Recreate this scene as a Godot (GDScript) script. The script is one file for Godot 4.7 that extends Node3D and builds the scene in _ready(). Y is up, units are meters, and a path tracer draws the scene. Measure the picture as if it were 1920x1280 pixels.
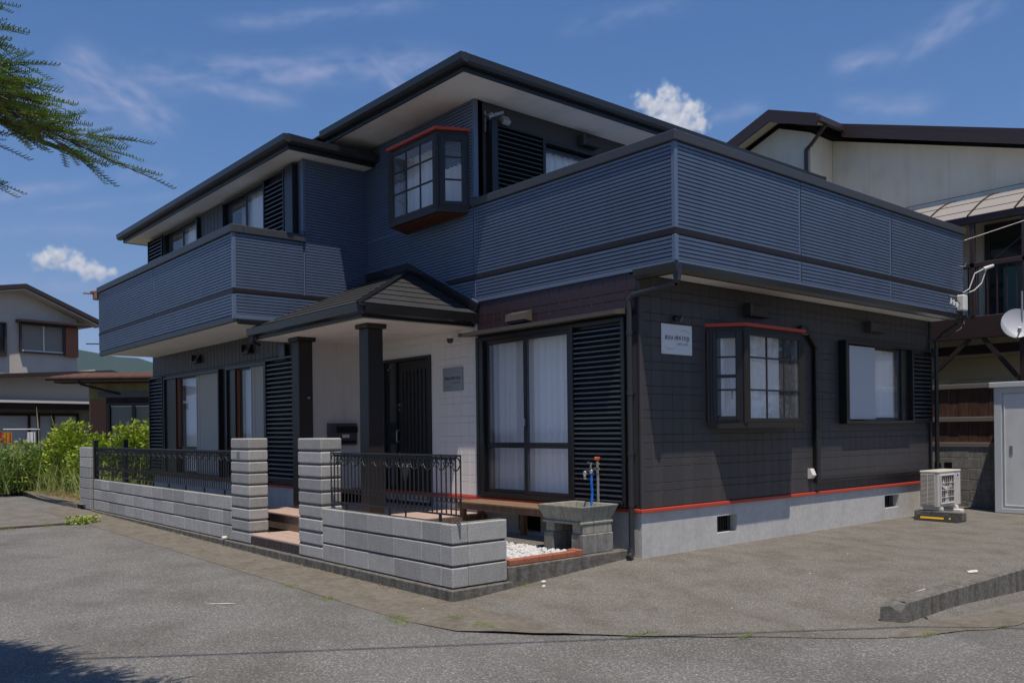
extends Node3D

# ---------------------------------------------------------------- mesh builder
class MB:
	var v := PackedVector3Array()
	var n := PackedVector3Array()
	var uvs := PackedVector2Array()
	var t := Transform3D.IDENTITY

	func vert(p: Vector3, nn: Vector3, uv := Vector2.ZERO) -> void:
		v.append(t * p)
		n.append((t.basis * nn).normalized())
		uvs.append(uv)

	func tri(a: Vector3, b: Vector3, c: Vector3) -> void:   # counter-clockwise seen from outside
		var m := (b - a).cross(c - a).normalized()
		vert(a, m)
		vert(c, m)
		vert(b, m)

	func tri_n(a: Vector3, b: Vector3, c: Vector3, na: Vector3, nb: Vector3, nc: Vector3) -> void:
		vert(a, na)
		vert(c, nc)
		vert(b, nb)

	func quad(a: Vector3, b: Vector3, c: Vector3, d: Vector3) -> void:
		tri(a, b, c)
		tri(a, c, d)

	func away(a: Vector3, b: Vector3, c: Vector3, d: Vector3, from: Vector3) -> void:
		if (b - a).cross(c - a).dot((a + c) * 0.5 - from) < 0.0:
			quad(a, d, c, b)
		else:
			quad(a, b, c, d)

	func tri_away(a: Vector3, b: Vector3, c: Vector3, from: Vector3) -> void:
		if (b - a).cross(c - a).dot((a + b + c) / 3.0 - from) < 0.0:
			tri(a, c, b)
		else:
			tri(a, b, c)

	func box(p: Vector3, q: Vector3, bev := 0.0) -> void:
		var lo := Vector3(minf(p.x, q.x), minf(p.y, q.y), minf(p.z, q.z))
		var hi := Vector3(maxf(p.x, q.x), maxf(p.y, q.y), maxf(p.z, q.z))
		var mid := (lo + hi) * 0.5
		var h := (hi - lo) * 0.5
		bev = minf(bev, minf(h.x, minf(h.y, h.z)) * 0.9)
		var axes := [Vector3.RIGHT, Vector3.UP, Vector3.BACK]
		for k in 3:
			var a: Vector3 = axes[k]
			var b: Vector3 = axes[(k + 1) % 3]
			var c: Vector3 = axes[(k + 2) % 3]
			var ha: float = h.dot(a)
			var hb: float = h.dot(b) - bev
			var hc: float = h.dot(c) - bev
			for s in [-1.0, 1.0]:
				var o: Vector3 = mid + a * ha * s
				away(o + b * hb + c * hc, o - b * hb + c * hc, o - b * hb - c * hc, o + b * hb - c * hc, mid)
			if bev > 0.0:
				for s1 in [-1.0, 1.0]:
					for s2 in [-1.0, 1.0]:
						var la: Vector3 = a * (ha - bev)
						var e1: Vector3 = mid + b * s1 * (hb + bev) + c * s2 * hc
						var e2: Vector3 = mid + b * s1 * hb + c * s2 * (hc + bev)
						away(e1 + la, e1 - la, e2 - la, e2 + la, mid)
		if bev > 0.0:
			for sx in [-1.0, 1.0]:
				for sy in [-1.0, 1.0]:
					for sz in [-1.0, 1.0]:
						var s := Vector3(sx, sy, sz)
						tri_away(mid + s * (h - Vector3(0, bev, bev)), mid + s * (h - Vector3(bev, 0, bev)), mid + s * (h - Vector3(bev, bev, 0)), mid)

	func cone(p0: Vector3, p1: Vector3, r0: float, r1: float, seg := 10, caps := true) -> void:
		var d := (p1 - p0).normalized()
		var a := d.cross(Vector3.UP if absf(d.y) < 0.9 else Vector3.RIGHT).normalized()
		var b := d.cross(a)
		for i in seg:
			var t0 := TAU * i / seg
			var t1 := TAU * (i + 1) / seg
			var u0 := a * cos(t0) + b * sin(t0)
			var u1 := a * cos(t1) + b * sin(t1)
			tri_n(p0 + u0 * r0, p0 + u1 * r0, p1 + u1 * r1, u0, u1, u1)
			tri_n(p0 + u0 * r0, p1 + u1 * r1, p1 + u0 * r1, u0, u1, u0)
			if caps:
				tri(p1, p1 + u0 * r1, p1 + u1 * r1)
				tri(p0, p0 + u1 * r0, p0 + u0 * r0)

	func tube(pts: Array, r: float, seg := 8, r_end := -1.0) -> void:
		for i in pts.size() - 1:
			var f0 := float(i) / (pts.size() - 1)
			var f1 := float(i + 1) / (pts.size() - 1)
			var ra := r if r_end < 0.0 else lerpf(r, r_end, f0)
			var rb := r if r_end < 0.0 else lerpf(r, r_end, f1)
			cone(pts[i], pts[i + 1], ra, rb, seg, i == 0 or i == pts.size() - 2)

	func ball(c: Vector3, r: Vector3, seg := 10, rings := 6) -> void:
		for j in rings:
			for i in seg:
				var p := []
				for k in [[i, j], [i + 1, j], [i + 1, j + 1], [i, j + 1]]:
					var th: float = TAU * k[0] / seg
					var ph: float = PI * k[1] / rings - PI / 2
					p.append(Vector3(cos(ph) * cos(th), sin(ph), -cos(ph) * sin(th)))
				tri_n(c + p[0] * r, c + p[1] * r, c + p[2] * r, p[0], p[1], p[2])
				tri_n(c + p[0] * r, c + p[2] * r, c + p[3] * r, p[0], p[2], p[3])

	# a bar of rectangular section between two points; up tells which way its height runs
	func bar(p0: Vector3, p1: Vector3, w: float, h: float, up := Vector3.UP, bev := 0.0) -> void:
		var keep := t
		var z := (p1 - p0).normalized()
		var x := up.cross(z).normalized()
		var y := z.cross(x)
		t = keep * Transform3D(Basis(x, y, z), (p0 + p1) * 0.5)
		var l := p0.distance_to(p1) * 0.5
		box(Vector3(-w / 2, -h / 2, -l), Vector3(w / 2, h / 2, l), bev)
		t = keep

	# polygon in a plane (points counter-clockwise seen from the side that depth goes away from), pushed along d
	func slab(poly: Array, d: Vector3) -> void:
		var mid := Vector3.ZERO
		for p in poly:
			mid += p
		mid = mid / poly.size() + d * 0.5
		for i in range(1, poly.size() - 1):
			tri_away(poly[0], poly[i], poly[i + 1], mid)
			tri_away(poly[0] + d, poly[i] + d, poly[i + 1] + d, mid)
		for i in poly.size():
			var a: Vector3 = poly[i]
			var b: Vector3 = poly[(i + 1) % poly.size()]
			away(a, b, b + d, a + d, mid)

	func mesh() -> ArrayMesh:
		var arr := []
		arr.resize(Mesh.ARRAY_MAX)
		arr[Mesh.ARRAY_VERTEX] = v
		arr[Mesh.ARRAY_NORMAL] = n
		arr[Mesh.ARRAY_TEX_UV] = uvs
		var m := ArrayMesh.new()
		m.add_surface_from_arrays(Mesh.PRIMITIVE_TRIANGLES, arr)
		return m


var M := {}
var TX := {}
var taken := {}
var rng := RandomNumberGenerator.new()


func numbered(called: String) -> String:
	taken[called] = taken.get(called, -1) + 1
	return called if taken[called] == 0 else "%s_%03d" % [called, taken[called]]


# one named mesh under a parent
func obj(called: String, mesh: Mesh, m: Material, parent: Node = self, label := "") -> MeshInstance3D:
	var o := MeshInstance3D.new()
	o.mesh = mesh
	o.material_override = null
	for i in mesh.get_surface_count():
		o.set_surface_override_material(i, m)
	if parent == self:
		o.name = numbered(called)
	else:
		var k := 0
		var nm := called
		while parent.has_node(NodePath(nm)):
			k += 1
			nm = "%s_%03d" % [called, k]
		o.name = nm
	if label:
		o.set_meta("label", label)
	parent.add_child(o, true)
	return o


# many like pieces under one parent: numbered without looking names up
func piece(called: String, k: int, mesh: Mesh, m: Material, parent: Node, at := Vector3.ZERO) -> MeshInstance3D:
	var o := MeshInstance3D.new()
	o.mesh = mesh
	for i in mesh.get_surface_count():
		o.set_surface_override_material(i, m)
	o.name = called if k == 0 else "%s_%03d" % [called, k]
	o.position = at
	parent.add_child(o, true)
	return o


func node(called: String, parent: Node = self, at := Vector3.ZERO) -> Node3D:
	var o := Node3D.new()
	if parent == self:
		o.name = numbered(called)
	else:
		var k := 0
		var nm := called
		while parent.has_node(NodePath(nm)):
			k += 1
			nm = "%s_%03d" % [called, k]
		o.name = nm
	o.position = at
	parent.add_child(o, true)
	return o


func tag(o: Node, label: String, category: String, group := "", kind := "") -> Node:
	if label:
		o.set_meta("label", label)
	if category:
		o.set_meta("category", category)
	if group:
		o.set_meta("group", group)
	if kind:
		o.set_meta("kind", kind)
	return o


func thing(called: String, label: String, category: String, at := Vector3.ZERO, group := "") -> Node3D:
	var o := node(called, self, at)
	tag(o, label, category, group)
	return o


func struct(called: String, mesh: Mesh, m: Material) -> MeshInstance3D:
	var o := obj(called, mesh, m)
	o.set_meta("kind", "structure")
	return o


# ---------------------------------------------------------------- materials
func lin(c: Color) -> Color:
	return c.linear_to_srgb()


func grey_bytes(size: int, freq: float, oct: int, sd: int, kind := FastNoiseLite.TYPE_SIMPLEX_SMOOTH, stretch := Vector2.ONE) -> PackedByteArray:
	var f := FastNoiseLite.new()
	f.seed = sd
	f.noise_type = kind
	f.frequency = freq
	f.fractal_octaves = oct
	f.fractal_type = FastNoiseLite.FRACTAL_FBM if oct > 1 else FastNoiseLite.FRACTAL_NONE
	var w := int(size * stretch.x)
	var h := int(size * stretch.y)
	var im := f.get_seamless_image(w, h, false, false, 0.12)
	im.convert(Image.FORMAT_L8)
	if w != size or h != size:
		im.resize(size, size, Image.INTERPOLATE_CUBIC)
	return im.get_data()


# two layers of noise, mixed, looked up in a list of colours (linear values), as a texture
func ramp_tex(a: PackedByteArray, b: PackedByteArray, share: float, size: int, stops: Array) -> ImageTexture:
	var lut := []
	for i in 256:
		var f := float(i) / 255.0
		var c: Color = stops[-1][1]
		for k in stops.size() - 1:
			if f <= stops[k + 1][0]:
				c = stops[k][1].lerp(stops[k + 1][1], clampf((f - stops[k][0]) / (stops[k + 1][0] - stops[k][0]), 0, 1))
				break
		c = lin(c)
		lut.append([int(c.r * 255), int(c.g * 255), int(c.b * 255)])
	var out := PackedByteArray()
	out.resize(size * size * 3)
	for i in size * size:
		var g := int(a[i] * (1.0 - share) + b[i] * share)
		var c = lut[g]
		out[i * 3] = c[0]
		out[i * 3 + 1] = c[1]
		out[i * 3 + 2] = c[2]
	return ImageTexture.create_from_image(Image.create_from_data(size, size, false, Image.FORMAT_RGB8, out))


func grey_tex(a: PackedByteArray, size: int) -> ImageTexture:
	return ImageTexture.create_from_image(Image.create_from_data(size, size, false, Image.FORMAT_L8, a))


# plain painted or coated surface
func paint(called: String, c: Color, rough: float, spec := 0.5, metal := 0.0) -> StandardMaterial3D:
	var m := StandardMaterial3D.new()
	m.resource_name = called
	m.albedo_color = lin(c)
	m.roughness = rough
	m.metallic = metal
	m.metallic_specular = spec
	M[called] = m
	return m


# textured surface, mapped on three planes in world metres
func tex(called: String, t: Texture2D, scale: Vector3, rough: float, detail: Texture2D = null, dscale := Vector3.ONE, bump: Texture2D = null, bump_cm := 0.0, spec := 0.5) -> StandardMaterial3D:
	var m := paint(called, Color.WHITE, rough, spec)
	m.albedo_texture = t
	m.uv1_triplanar = true
	m.uv1_world_triplanar = true
	m.uv1_scale = scale
	if detail:
		m.detail_enabled = true
		m.detail_albedo = detail
		m.detail_blend_mode = BaseMaterial3D.BLEND_MODE_MUL
		m.detail_uv_layer = BaseMaterial3D.DETAIL_UV_2
		m.uv2_triplanar = true
		m.uv2_world_triplanar = true
		m.uv2_scale = dscale
	if bump:
		m.heightmap_enabled = true
		m.heightmap_texture = bump
		m.heightmap_scale = bump_cm
	return m


func dirty(m: StandardMaterial3D, detail: Texture2D, dscale: Vector3) -> void:
	m.detail_enabled = true
	m.detail_albedo = detail
	m.detail_blend_mode = BaseMaterial3D.BLEND_MODE_MUL
	m.detail_uv_layer = BaseMaterial3D.DETAIL_UV_2
	m.uv2_triplanar = true
	m.uv2_world_triplanar = true
	m.uv2_scale = dscale


func g3(r: float, g := -1.0, b := -1.0) -> Color:
	return Color(r, r if g < 0 else g, r if b < 0 else b)


func make_materials() -> void:
	var n_fine := grey_bytes(512, 0.22, 2, 3)
	var n_fine2 := grey_bytes(512, 0.42, 1, 9, FastNoiseLite.TYPE_VALUE)
	var n_mid := grey_bytes(512, 0.035, 4, 21)
	var n_big := grey_bytes(512, 0.010, 5, 33)
	var n_big2 := grey_bytes(512, 0.018, 5, 47)
	var n_cell := grey_bytes(512, 0.11, 1, 5, FastNoiseLite.TYPE_CELLULAR)
	var n_streak := grey_bytes(512, 0.03, 3, 61, FastNoiseLite.TYPE_SIMPLEX_SMOOTH, Vector2(1.0, 0.125))
	var patches := ramp_tex(n_big, n_mid, 0.25, 512, [[0.0, g3(0.62, 0.60, 0.58)], [0.4, g3(0.86, 0.85, 0.84)], [0.6, g3(0.98)], [1.0, g3(1.0)]])
	var patches2 := ramp_tex(n_big2, n_mid, 0.3, 512, [[0.0, g3(0.66, 0.62, 0.57)], [0.38, g3(0.85, 0.83, 0.80)], [0.62, g3(0.97)], [1.0, g3(1.0)]])
	var streaks := ramp_tex(n_streak, n_big2, 0.35, 512, [[0.0, g3(0.50, 0.49, 0.46)], [0.36, g3(0.74, 0.735, 0.71)], [0.55, g3(0.94)], [1.0, g3(1.0)]])
	var faint := ramp_tex(n_big, n_streak, 0.4, 512, [[0.0, g3(0.80, 0.79, 0.77)], [0.45, g3(0.93)], [1.0, g3(1.0)]])
	TX.patches = patches
	TX.patches2 = patches2
	TX.streaks = streaks
	TX.faint = faint
	var h_fine := grey_tex(n_fine, 512)
	var h_cell := grey_tex(n_cell, 512)
	tex("asphalt", ramp_tex(n_fine, n_fine2, 0.5, 512, [[0.0, g3(0.07)], [0.35, g3(0.135, 0.132, 0.126)], [0.6, g3(0.19, 0.186, 0.177)], [0.75, g3(0.32, 0.313, 0.30)], [1.0, g3(0.48)]]), Vector3.ONE * 0.42, 0.9, patches, Vector3.ONE * 0.11, h_fine, 0.5, 0.4)
	tex("driveway", ramp_tex(n_fine, n_fine2, 0.45, 512, [[0.0, g3(0.085, 0.08, 0.07)], [0.4, g3(0.155, 0.147, 0.132)], [0.6, g3(0.205, 0.194, 0.176)], [0.78, g3(0.34, 0.325, 0.295)], [1.0, g3(0.5)]]), Vector3.ONE * 0.5, 0.92, patches2, Vector3(0.19, 0.19, 0.15), h_fine, 0.4, 0.3)
	tex("gutter_concrete", ramp_tex(n_fine, n_mid, 0.5, 512, [[0.0, g3(0.10, 0.09, 0.074)], [0.5, g3(0.185, 0.168, 0.142)], [1.0, g3(0.27, 0.25, 0.218)]]), Vector3.ONE * 0.5, 0.95, patches2, Vector3.ONE * 0.23, h_fine, 0.5, 0.3)
	tex("curb_concrete", ramp_tex(n_fine, n_mid, 0.55, 512, [[0.0, g3(0.07, 0.064, 0.055)], [0.5, g3(0.18, 0.17, 0.152)], [1.0, g3(0.33, 0.315, 0.29)]]), Vector3.ONE * 0.7, 0.95, streaks, Vector3(0.5, 0.3, 0.5), h_fine, 0.6, 0.3)
	for k in 3:
		var f: float = [1.0, 0.88, 1.1][k]
		tex("block%d" % k, ramp_tex(n_fine, n_cell, 0.5, 512, [[0.0, g3(0.16) * f], [0.4, g3(0.40, 0.395, 0.38) * f], [0.6, g3(0.56, 0.555, 0.54) * f], [1.0, g3(0.92, 0.92, 0.89) * f]]), Vector3.ONE * (1.5 + 0.13 * k), 0.95, faint, Vector3(0.9 + 0.1 * k, 0.7, 0.9), h_fine, 0.5, 0.3)
	tex("foundation", ramp_tex(n_mid, n_fine, 0.3, 512, [[0.0, g3(0.48, 0.475, 0.46)], [1.0, g3(0.64, 0.635, 0.62)]]), Vector3.ONE * 0.5, 0.85, faint, Vector3(0.35, 0.3, 0.35), null, 0.0, 0.4)
	tex("plain_block", ramp_tex(n_mid, n_fine, 0.5, 512, [[0.0, g3(0.17, 0.165, 0.155)], [1.0, g3(0.38, 0.37, 0.35)]]), Vector3.ONE * 0.8, 0.95, streaks, Vector3(0.4, 0.4, 0.4), h_fine, 0.4, 0.3)
	tex("sink_concrete", ramp_tex(n_mid, n_fine, 0.4, 512, [[0.0, g3(0.21, 0.205, 0.16)], [0.5, g3(0.36, 0.355, 0.30)], [1.0, g3(0.50, 0.5, 0.44)]]), Vector3.ONE * 1.3, 0.9, streaks, Vector3(1.2, 0.8, 1.2), h_fine, 0.3, 0.3)
	tex("soil", ramp_tex(n_fine, n_mid, 0.4, 512, [[0.0, g3(0.09, 0.075, 0.05)], [1.0, g3(0.32, 0.27, 0.19)]]), Vector3.ONE * 0.6, 0.98, patches2, Vector3.ONE * 0.2, h_fine, 1.0, 0.2)
	tex("field", ramp_tex(n_mid, n_fine, 0.4, 512, [[0.0, g3(0.05, 0.06, 0.02)], [1.0, g3(0.13, 0.15, 0.06)]]), Vector3.ONE * 0.1, 0.98, patches, Vector3.ONE * 0.02)
	# house paints
	paint("siding", g3(0.120, 0.166, 0.262), 0.36, 0.5)
	dirty(M.siding, faint, Vector3(0.3, 0.3, 0.3))
	paint("siding_trim", g3(0.120, 0.163, 0.252), 0.34, 0.5)
	paint("coping", g3(0.055, 0.058, 0.068), 0.45, 0.45)
	paint("band", g3(0.022, 0.018, 0.02), 0.45, 0.4)
	paint("tile_dark", g3(0.062, 0.058, 0.062), 0.42, 0.45)
	dirty(M.tile_dark, faint, Vector3(0.4, 0.4, 0.4))
	paint("tile_dark_warm", g3(0.067, 0.061, 0.063), 0.45, 0.45)
	paint("tile_maroon", g3(0.043, 0.024, 0.030), 0.38, 0.45)
	paint("plank_dark", g3(0.060, 0.061, 0.068), 0.45, 0.45)
	paint("tile_white", g3(0.76, 0.75, 0.73), 0.4, 0.45)
	paint("render_white", g3(0.74, 0.735, 0.72), 0.7, 0.3)
	dirty(M.render_white, faint, Vector3(0.5, 0.3, 0.5))
	paint("soffit", g3(0.90, 0.885, 0.865), 0.75, 0.3)
	dirty(M.soffit, faint, Vector3(0.3, 0.3, 0.3))
	paint("black_metal", g3(0.011, 0.011, 0.012), 0.30, 0.5)
	paint("black_gloss", g3(0.016, 0.016, 0.018), 0.22, 0.6)
	paint("slat_black", g3(0.12, 0.125, 0.14), 0.26, 0.6, 0.75)
	paint("brown_black", g3(0.024, 0.019, 0.017), 0.42, 0.45)
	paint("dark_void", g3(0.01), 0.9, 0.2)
	paint("fascia", g3(0.030, 0.032, 0.036), 0.35, 0.5)
	paint("red_trim", g3(0.52, 0.070, 0.045), 0.45, 0.4)
	paint("awning", g3(0.10, 0.088, 0.075), 0.5, 0.4)
	paint("wood_jamb", g3(0.13, 0.040, 0.012), 0.6, 0.3)
	paint("screen_beige", g3(0.40, 0.39, 0.36), 0.6, 0.3)
	paint("frosted", g3(0.50, 0.54, 0.62), 0.3, 0.5)
	tex("roofing", ramp_tex(n_fine, n_cell, 0.4, 512, [[0.0, g3(0.012)], [0.5, g3(0.042, 0.043, 0.046)], [1.0, g3(0.12, 0.12, 0.125)]]), Vector3.ONE * 0.9, 0.85, faint, Vector3.ONE * 0.3, h_fine, 0.4, 0.35)
	var pane := paint("pane", Color(0.9, 0.95, 1.0), 0.02, 0.75)
	pane.albedo_color.a = 0.08
	pane.transparency = BaseMaterial3D.TRANSPARENCY_ALPHA
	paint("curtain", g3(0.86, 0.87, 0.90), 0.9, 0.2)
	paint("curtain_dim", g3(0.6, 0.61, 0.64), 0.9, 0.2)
	# small things
	paint("sign_white", g3(0.72, 0.75, 0.80), 0.35, 0.5)
	paint("sign_silver", g3(0.30, 0.30, 0.31), 0.3, 0.5, 0.4)
	paint("paint_grey", g3(0.085, 0.088, 0.095), 0.4, 0.5, 0.2)
	paint("ink", g3(0.02), 0.5)
	paint("chrome", g3(0.75), 0.12, 0.5, 1.0)
	paint("steel", g3(0.42, 0.42, 0.43), 0.35, 0.5, 0.8)
	paint("galvanised", g3(0.38, 0.39, 0.40), 0.45, 0.5, 0.5)
	paint("hose_blue", g3(0.008, 0.16, 0.62), 0.35, 0.5)
	paint("tap_red", g3(0.55, 0.13, 0.06), 0.4)
	paint("ac_body", g3(0.62, 0.595, 0.56), 0.5, 0.4)
	dirty(M.ac_body, faint, Vector3(0.8, 0.6, 0.8))
	paint("ac_dark", g3(0.10, 0.095, 0.09), 0.7)
	paint("white_plastic", g3(0.74, 0.73, 0.69), 0.45)
	paint("rubber", g3(0.022), 0.7)
	paint("yellow", g3(0.62, 0.36, 0.02), 0.5)
	paint("label_blue", g3(0.03, 0.06, 0.30), 0.5)
	paint("iron", g3(0.016, 0.016, 0.017), 0.38, 0.5)
	paint("pebble", g3(0.62, 0.62, 0.61), 0.8, 0.3)
	tex("brick_red", ramp_tex(n_fine, n_mid, 0.5, 512, [[0.0, g3(0.25, 0.075, 0.04)], [1.0, g3(0.50, 0.19, 0.11)]]), Vector3.ONE * 1.5, 0.9, faint, Vector3.ONE, h_fine, 0.3)
	tex("bench_wood", ramp_tex(n_streak, n_fine, 0.3, 512, [[0.0, g3(0.15, 0.082, 0.045)], [1.0, g3(0.33, 0.20, 0.12)]]), Vector3(1.2, 1.2, 0.5), 0.75, faint, Vector3.ONE)
	tex("step_tile", ramp_tex(n_mid, n_fine, 0.4, 512, [[0.0, g3(0.40, 0.275, 0.23)], [1.0, g3(0.58, 0.44, 0.38)]]), Vector3.ONE * 1.2, 0.8, faint, Vector3.ONE)
	tex("step_riser", ramp_tex(n_mid, n_fine, 0.4, 512, [[0.0, g3(0.13, 0.088, 0.065)], [1.0, g3(0.26, 0.19, 0.145)]]), Vector3.ONE * 1.2, 0.8, streaks, Vector3.ONE)
	tex("fence_wood", ramp_tex(n_streak, n_fine, 0.3, 512, [[0.0, g3(0.06, 0.026, 0.016)], [1.0, g3(0.16, 0.075, 0.048)]]), Vector3(0.8, 0.8, 0.8), 0.8, streaks, Vector3(0.7, 0.4, 0.7))
	paint("rail_grey", g3(0.20, 0.18, 0.16), 0.6)
	paint("locker", g3(0.72, 0.74, 0.74), 0.45, 0.5)
	dirty(M.locker, faint, Vector3(0.4, 0.3, 0.4))
	paint("locker_trim", g3(0.55, 0.58, 0.60), 0.4, 0.5)
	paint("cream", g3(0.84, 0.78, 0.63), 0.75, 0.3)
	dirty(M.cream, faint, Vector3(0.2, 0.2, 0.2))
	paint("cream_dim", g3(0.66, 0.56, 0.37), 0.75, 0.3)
	paint("brown_metal", g3(0.050, 0.032, 0.030), 0.4, 0.5)
	var canopy := paint("canopy", g3(0.40, 0.37, 0.345), 0.3, 0.5)
	canopy.backlight_enabled = true
	canopy.backlight = Color(0.4, 0.35, 0.3)
	paint("glass_dark", g3(0.02, 0.03, 0.032), 0.06, 0.8)
	paint("stucco", g3(0.62, 0.57, 0.50), 0.9, 0.2)
	dirty(M.stucco, faint, Vector3(0.2, 0.2, 0.2))
	paint("stucco_grey", g3(0.34, 0.315, 0.29), 0.9, 0.2)
	paint("stucco_olive", g3(0.40, 0.35, 0.19), 0.9, 0.2)
	dirty(M.stucco_olive, streaks, Vector3(0.2, 0.2, 0.2))
	paint("panel_brick", g3(0.30, 0.135, 0.09), 0.8, 0.2)
	paint("panel_tan", g3(0.40, 0.29, 0.17), 0.8, 0.2)
	paint("brown_dark", g3(0.05, 0.03, 0.024), 0.7, 0.3)
	dirty(M.brown_dark, streaks, Vector3(0.5, 0.5, 0.5))
	paint("shutter_grey", g3(0.30, 0.285, 0.24), 0.6, 0.4)
	tex("roof_rust", ramp_tex(n_mid, n_fine, 0.4, 512, [[0.0, g3(0.19, 0.10, 0.08)], [1.0, g3(0.40, 0.24, 0.19)]]), Vector3.ONE * 0.5, 0.7, streaks, Vector3.ONE * 0.3)
	paint("cloth_red", g3(0.62, 0.05, 0.02), 0.8)
	paint("cloth_orange", g3(0.60, 0.20, 0.02), 0.8)
	paint("cloth_white", g3(0.75, 0.76, 0.80), 0.8)
	paint("hill_green", g3(0.030, 0.055, 0.030), 0.95, 0.1)
	tex("bark", ramp_tex(n_streak, n_fine, 0.4, 512, [[0.0, g3(0.03, 0.024, 0.018)], [1.0, g3(0.16, 0.125, 0.095)]]), Vector3.ONE, 0.95, null, Vector3.ONE, h_fine, 1.0)
	for e in [["needle", g3(0.11, 0.165, 0.024), 0.5], ["leaf_light", g3(0.30, 0.38, 0.05), 0.5], ["leaf_dark", g3(0.14, 0.22, 0.05), 0.5], ["grass_blade", g3(0.25, 0.31, 0.11), 0.6], ["dry_grass", g3(0.34, 0.27, 0.15), 0.8], ["plume", g3(0.55, 0.47, 0.36), 0.9], ["tree_leaf", g3(0.06, 0.095, 0.022), 0.5]]:
		var m := paint(e[0], e[1], e[2], 0.4)
		m.vertex_color_use_as_albedo = true
		m.backlight_enabled = true
		var b: Color = e[1]
		m.backlight = Color(0.55, 0.65, 0.3)


# ---------------------------------------------------------------- sky
var cirrus := FastNoiseLite.new()
var puff := FastNoiseLite.new()
const STREAKS := [[16.3, 21.0, 36.5, 23.5, 0.9, 0.50], [18.5, 21.3, 26.7, 20.4, 0.6, 0.40], [13.0, 21.3, 19.2, 18.5, 1.3, 0.60], [10.5, 18.3, 19.5, 19.6, 1.3, 0.38], [31.0, 23.4, 33.9, 21.3, 0.7, 0.42], [44.0, 25.0, 52.5, 25.9, 0.5, 0.24], [22.0, 24.4, 35.0, 26.5, 0.45, 0.34], [61.2, 21.4, 65.9, 21.6, 0.6, 0.40], [65.0, 21.4, 70.5, 23.6, 0.8, 0.48], [61.4, 19.1, 67.0, 18.6, 0.7, 0.34], [53.5, 19.3, 57.0, 19.8, 0.5, 0.30], [9.0, 13.4, 14.5, 14.9, 0.35, 0.34], [11.4, 13.0, 19.5, 14.6, 0.25, 0.24], [16.0, 15.3, 19.3, 15.9, 0.35, 0.34], [2.0, 11.4, 16.0, 12.2, 0.5, 0.22], [1.0, 8.4, 15.0, 8.9, 0.5, 0.25]]
const PUFFS := [[11.9, 10.2, 0.66], [12.7, 10.5, 0.74], [13.4, 10.1, 0.78], [14.2, 9.85, 0.75], [15.0, 9.75, 0.6], [15.5, 9.75, 0.42], [49.4, 20.6, 0.72], [50.2, 20.3, 1.0], [51.0, 20.9, 0.75], [51.3, 20.2, 1.25], [52.4, 19.8, 1.0], [51.6, 19.2, 1.4], [50.6, 19.2, 1.2], [53.0, 19.0, 0.7]]


func sky_colour(az: float, el: float) -> Color:
	var stops := [[0.0, Color8(158, 178, 206)], [5.0, Color8(140, 166, 203)], [10.0, Color8(117, 150, 197)], [16.0, Color8(98, 136, 190)], [24.0, Color8(82, 120, 176)], [45.0, Color8(70, 108, 168)], [90.0, Color8(58, 94, 156)]]
	var c: Color = stops[-1][1]
	for k in stops.size() - 1:
		if el <= stops[k + 1][0]:
			c = stops[k][1].lerp(stops[k + 1][1], clampf((el - stops[k][0]) / (stops[k + 1][0] - stops[k][0]), 0, 1))
			break
	var a := deg_to_rad(az)
	var e := deg_to_rad(el)
	var d := Vector3(sin(a) * cos(e), sin(e), -cos(a) * cos(e))
	var w := 0.0
	if el > 4.0 and (az < -4.0 or az > 78.0 or el > 29.0):      # wisps all round, as in view
		var q := cirrus.get_noise_3d(d.x * 90.0 / (d.y + 0.2), d.z * 22.0 / (d.y + 0.2), 7.0)
		w = clampf(q * 1.1 - 0.12, 0, 0.5) * clampf((el - 4.0) / 10.0, 0, 1)
	else:
		for s in STREAKS:
			var p := Vector2(az, el)
			var p0 := Vector2(s[0], s[1])
			var p1 := Vector2(s[2], s[3])
			var l := p1 - p0
			var f := clampf((p - p0).dot(l) / l.length_squared(), -0.15, 1.15)
			var off := p.distance_to(p0 + l * f)
			if off < s[4] * 3.0:
				var al := (p - p0).dot(l.normalized())
				var ac := (p - p0).cross(l.normalized())
				var q := cirrus.get_noise_2d(al * 9.0 + s[0] * 50.0, ac * 34.0 + s[1] * 30.0)
				q += 0.5 * cirrus.get_noise_2d(al * 30.0 - s[0] * 20.0, ac * 70.0)
				var ends := smoothstep(-0.15, 0.2, f) * smoothstep(1.15, 0.75, f)
				w = maxf(w, s[5] * exp(-pow(off / s[4], 2.0)) * clampf(0.62 + q * 0.95, 0.0, 1.3) * ends)
	c = c.lerp(Color8(176, 176, 208), clampf(w, 0, 0.85))
	if (az > 9 and az < 18 and el > 8 and el < 13) or (az > 46 and az < 56 and el > 16 and el < 23):
		var f := -9.0
		var up := 0.0
		for p in PUFFS:
			var o: Vector2 = Vector2((az - p[0]) * cos(e), (el - p[1]) * 1.1) / p[2]
			var g: float = 1.0 - o.length()
			if g > f:
				f = g
				up = o.y - o.x * 0.3
		f += puff.get_noise_2d(az * 90.0, el * 90.0) * 0.62 + puff.get_noise_2d(az * 300.0, el * 300.0) * 0.2
		var cover := smoothstep(-0.12, 0.62, f)
		var shade := clampf(0.62 + up * 0.30 + puff.get_noise_2d(az * 150.0 + 40.0, el * 150.0) * 0.45, 0, 1)
		c = c.lerp(Color8(150, 160, 186).lerp(Color8(222, 222, 228), shade), cover * 0.96)
	return c


func fill_sky(im: Image, x0: int, y0: int, x1: int, y1: int) -> void:
	var w := im.get_width()
	var h := im.get_height()
	for y in range(y0, y1):
		var el := 90.0 - (y + 0.5) / h * 180.0
		for x in range(x0, x1):
			var az := (x + 0.5) / w * 360.0
			if az > 180.0:
				az -= 360.0
			im.set_pixel(x, y, sky_colour(az, el))


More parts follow.
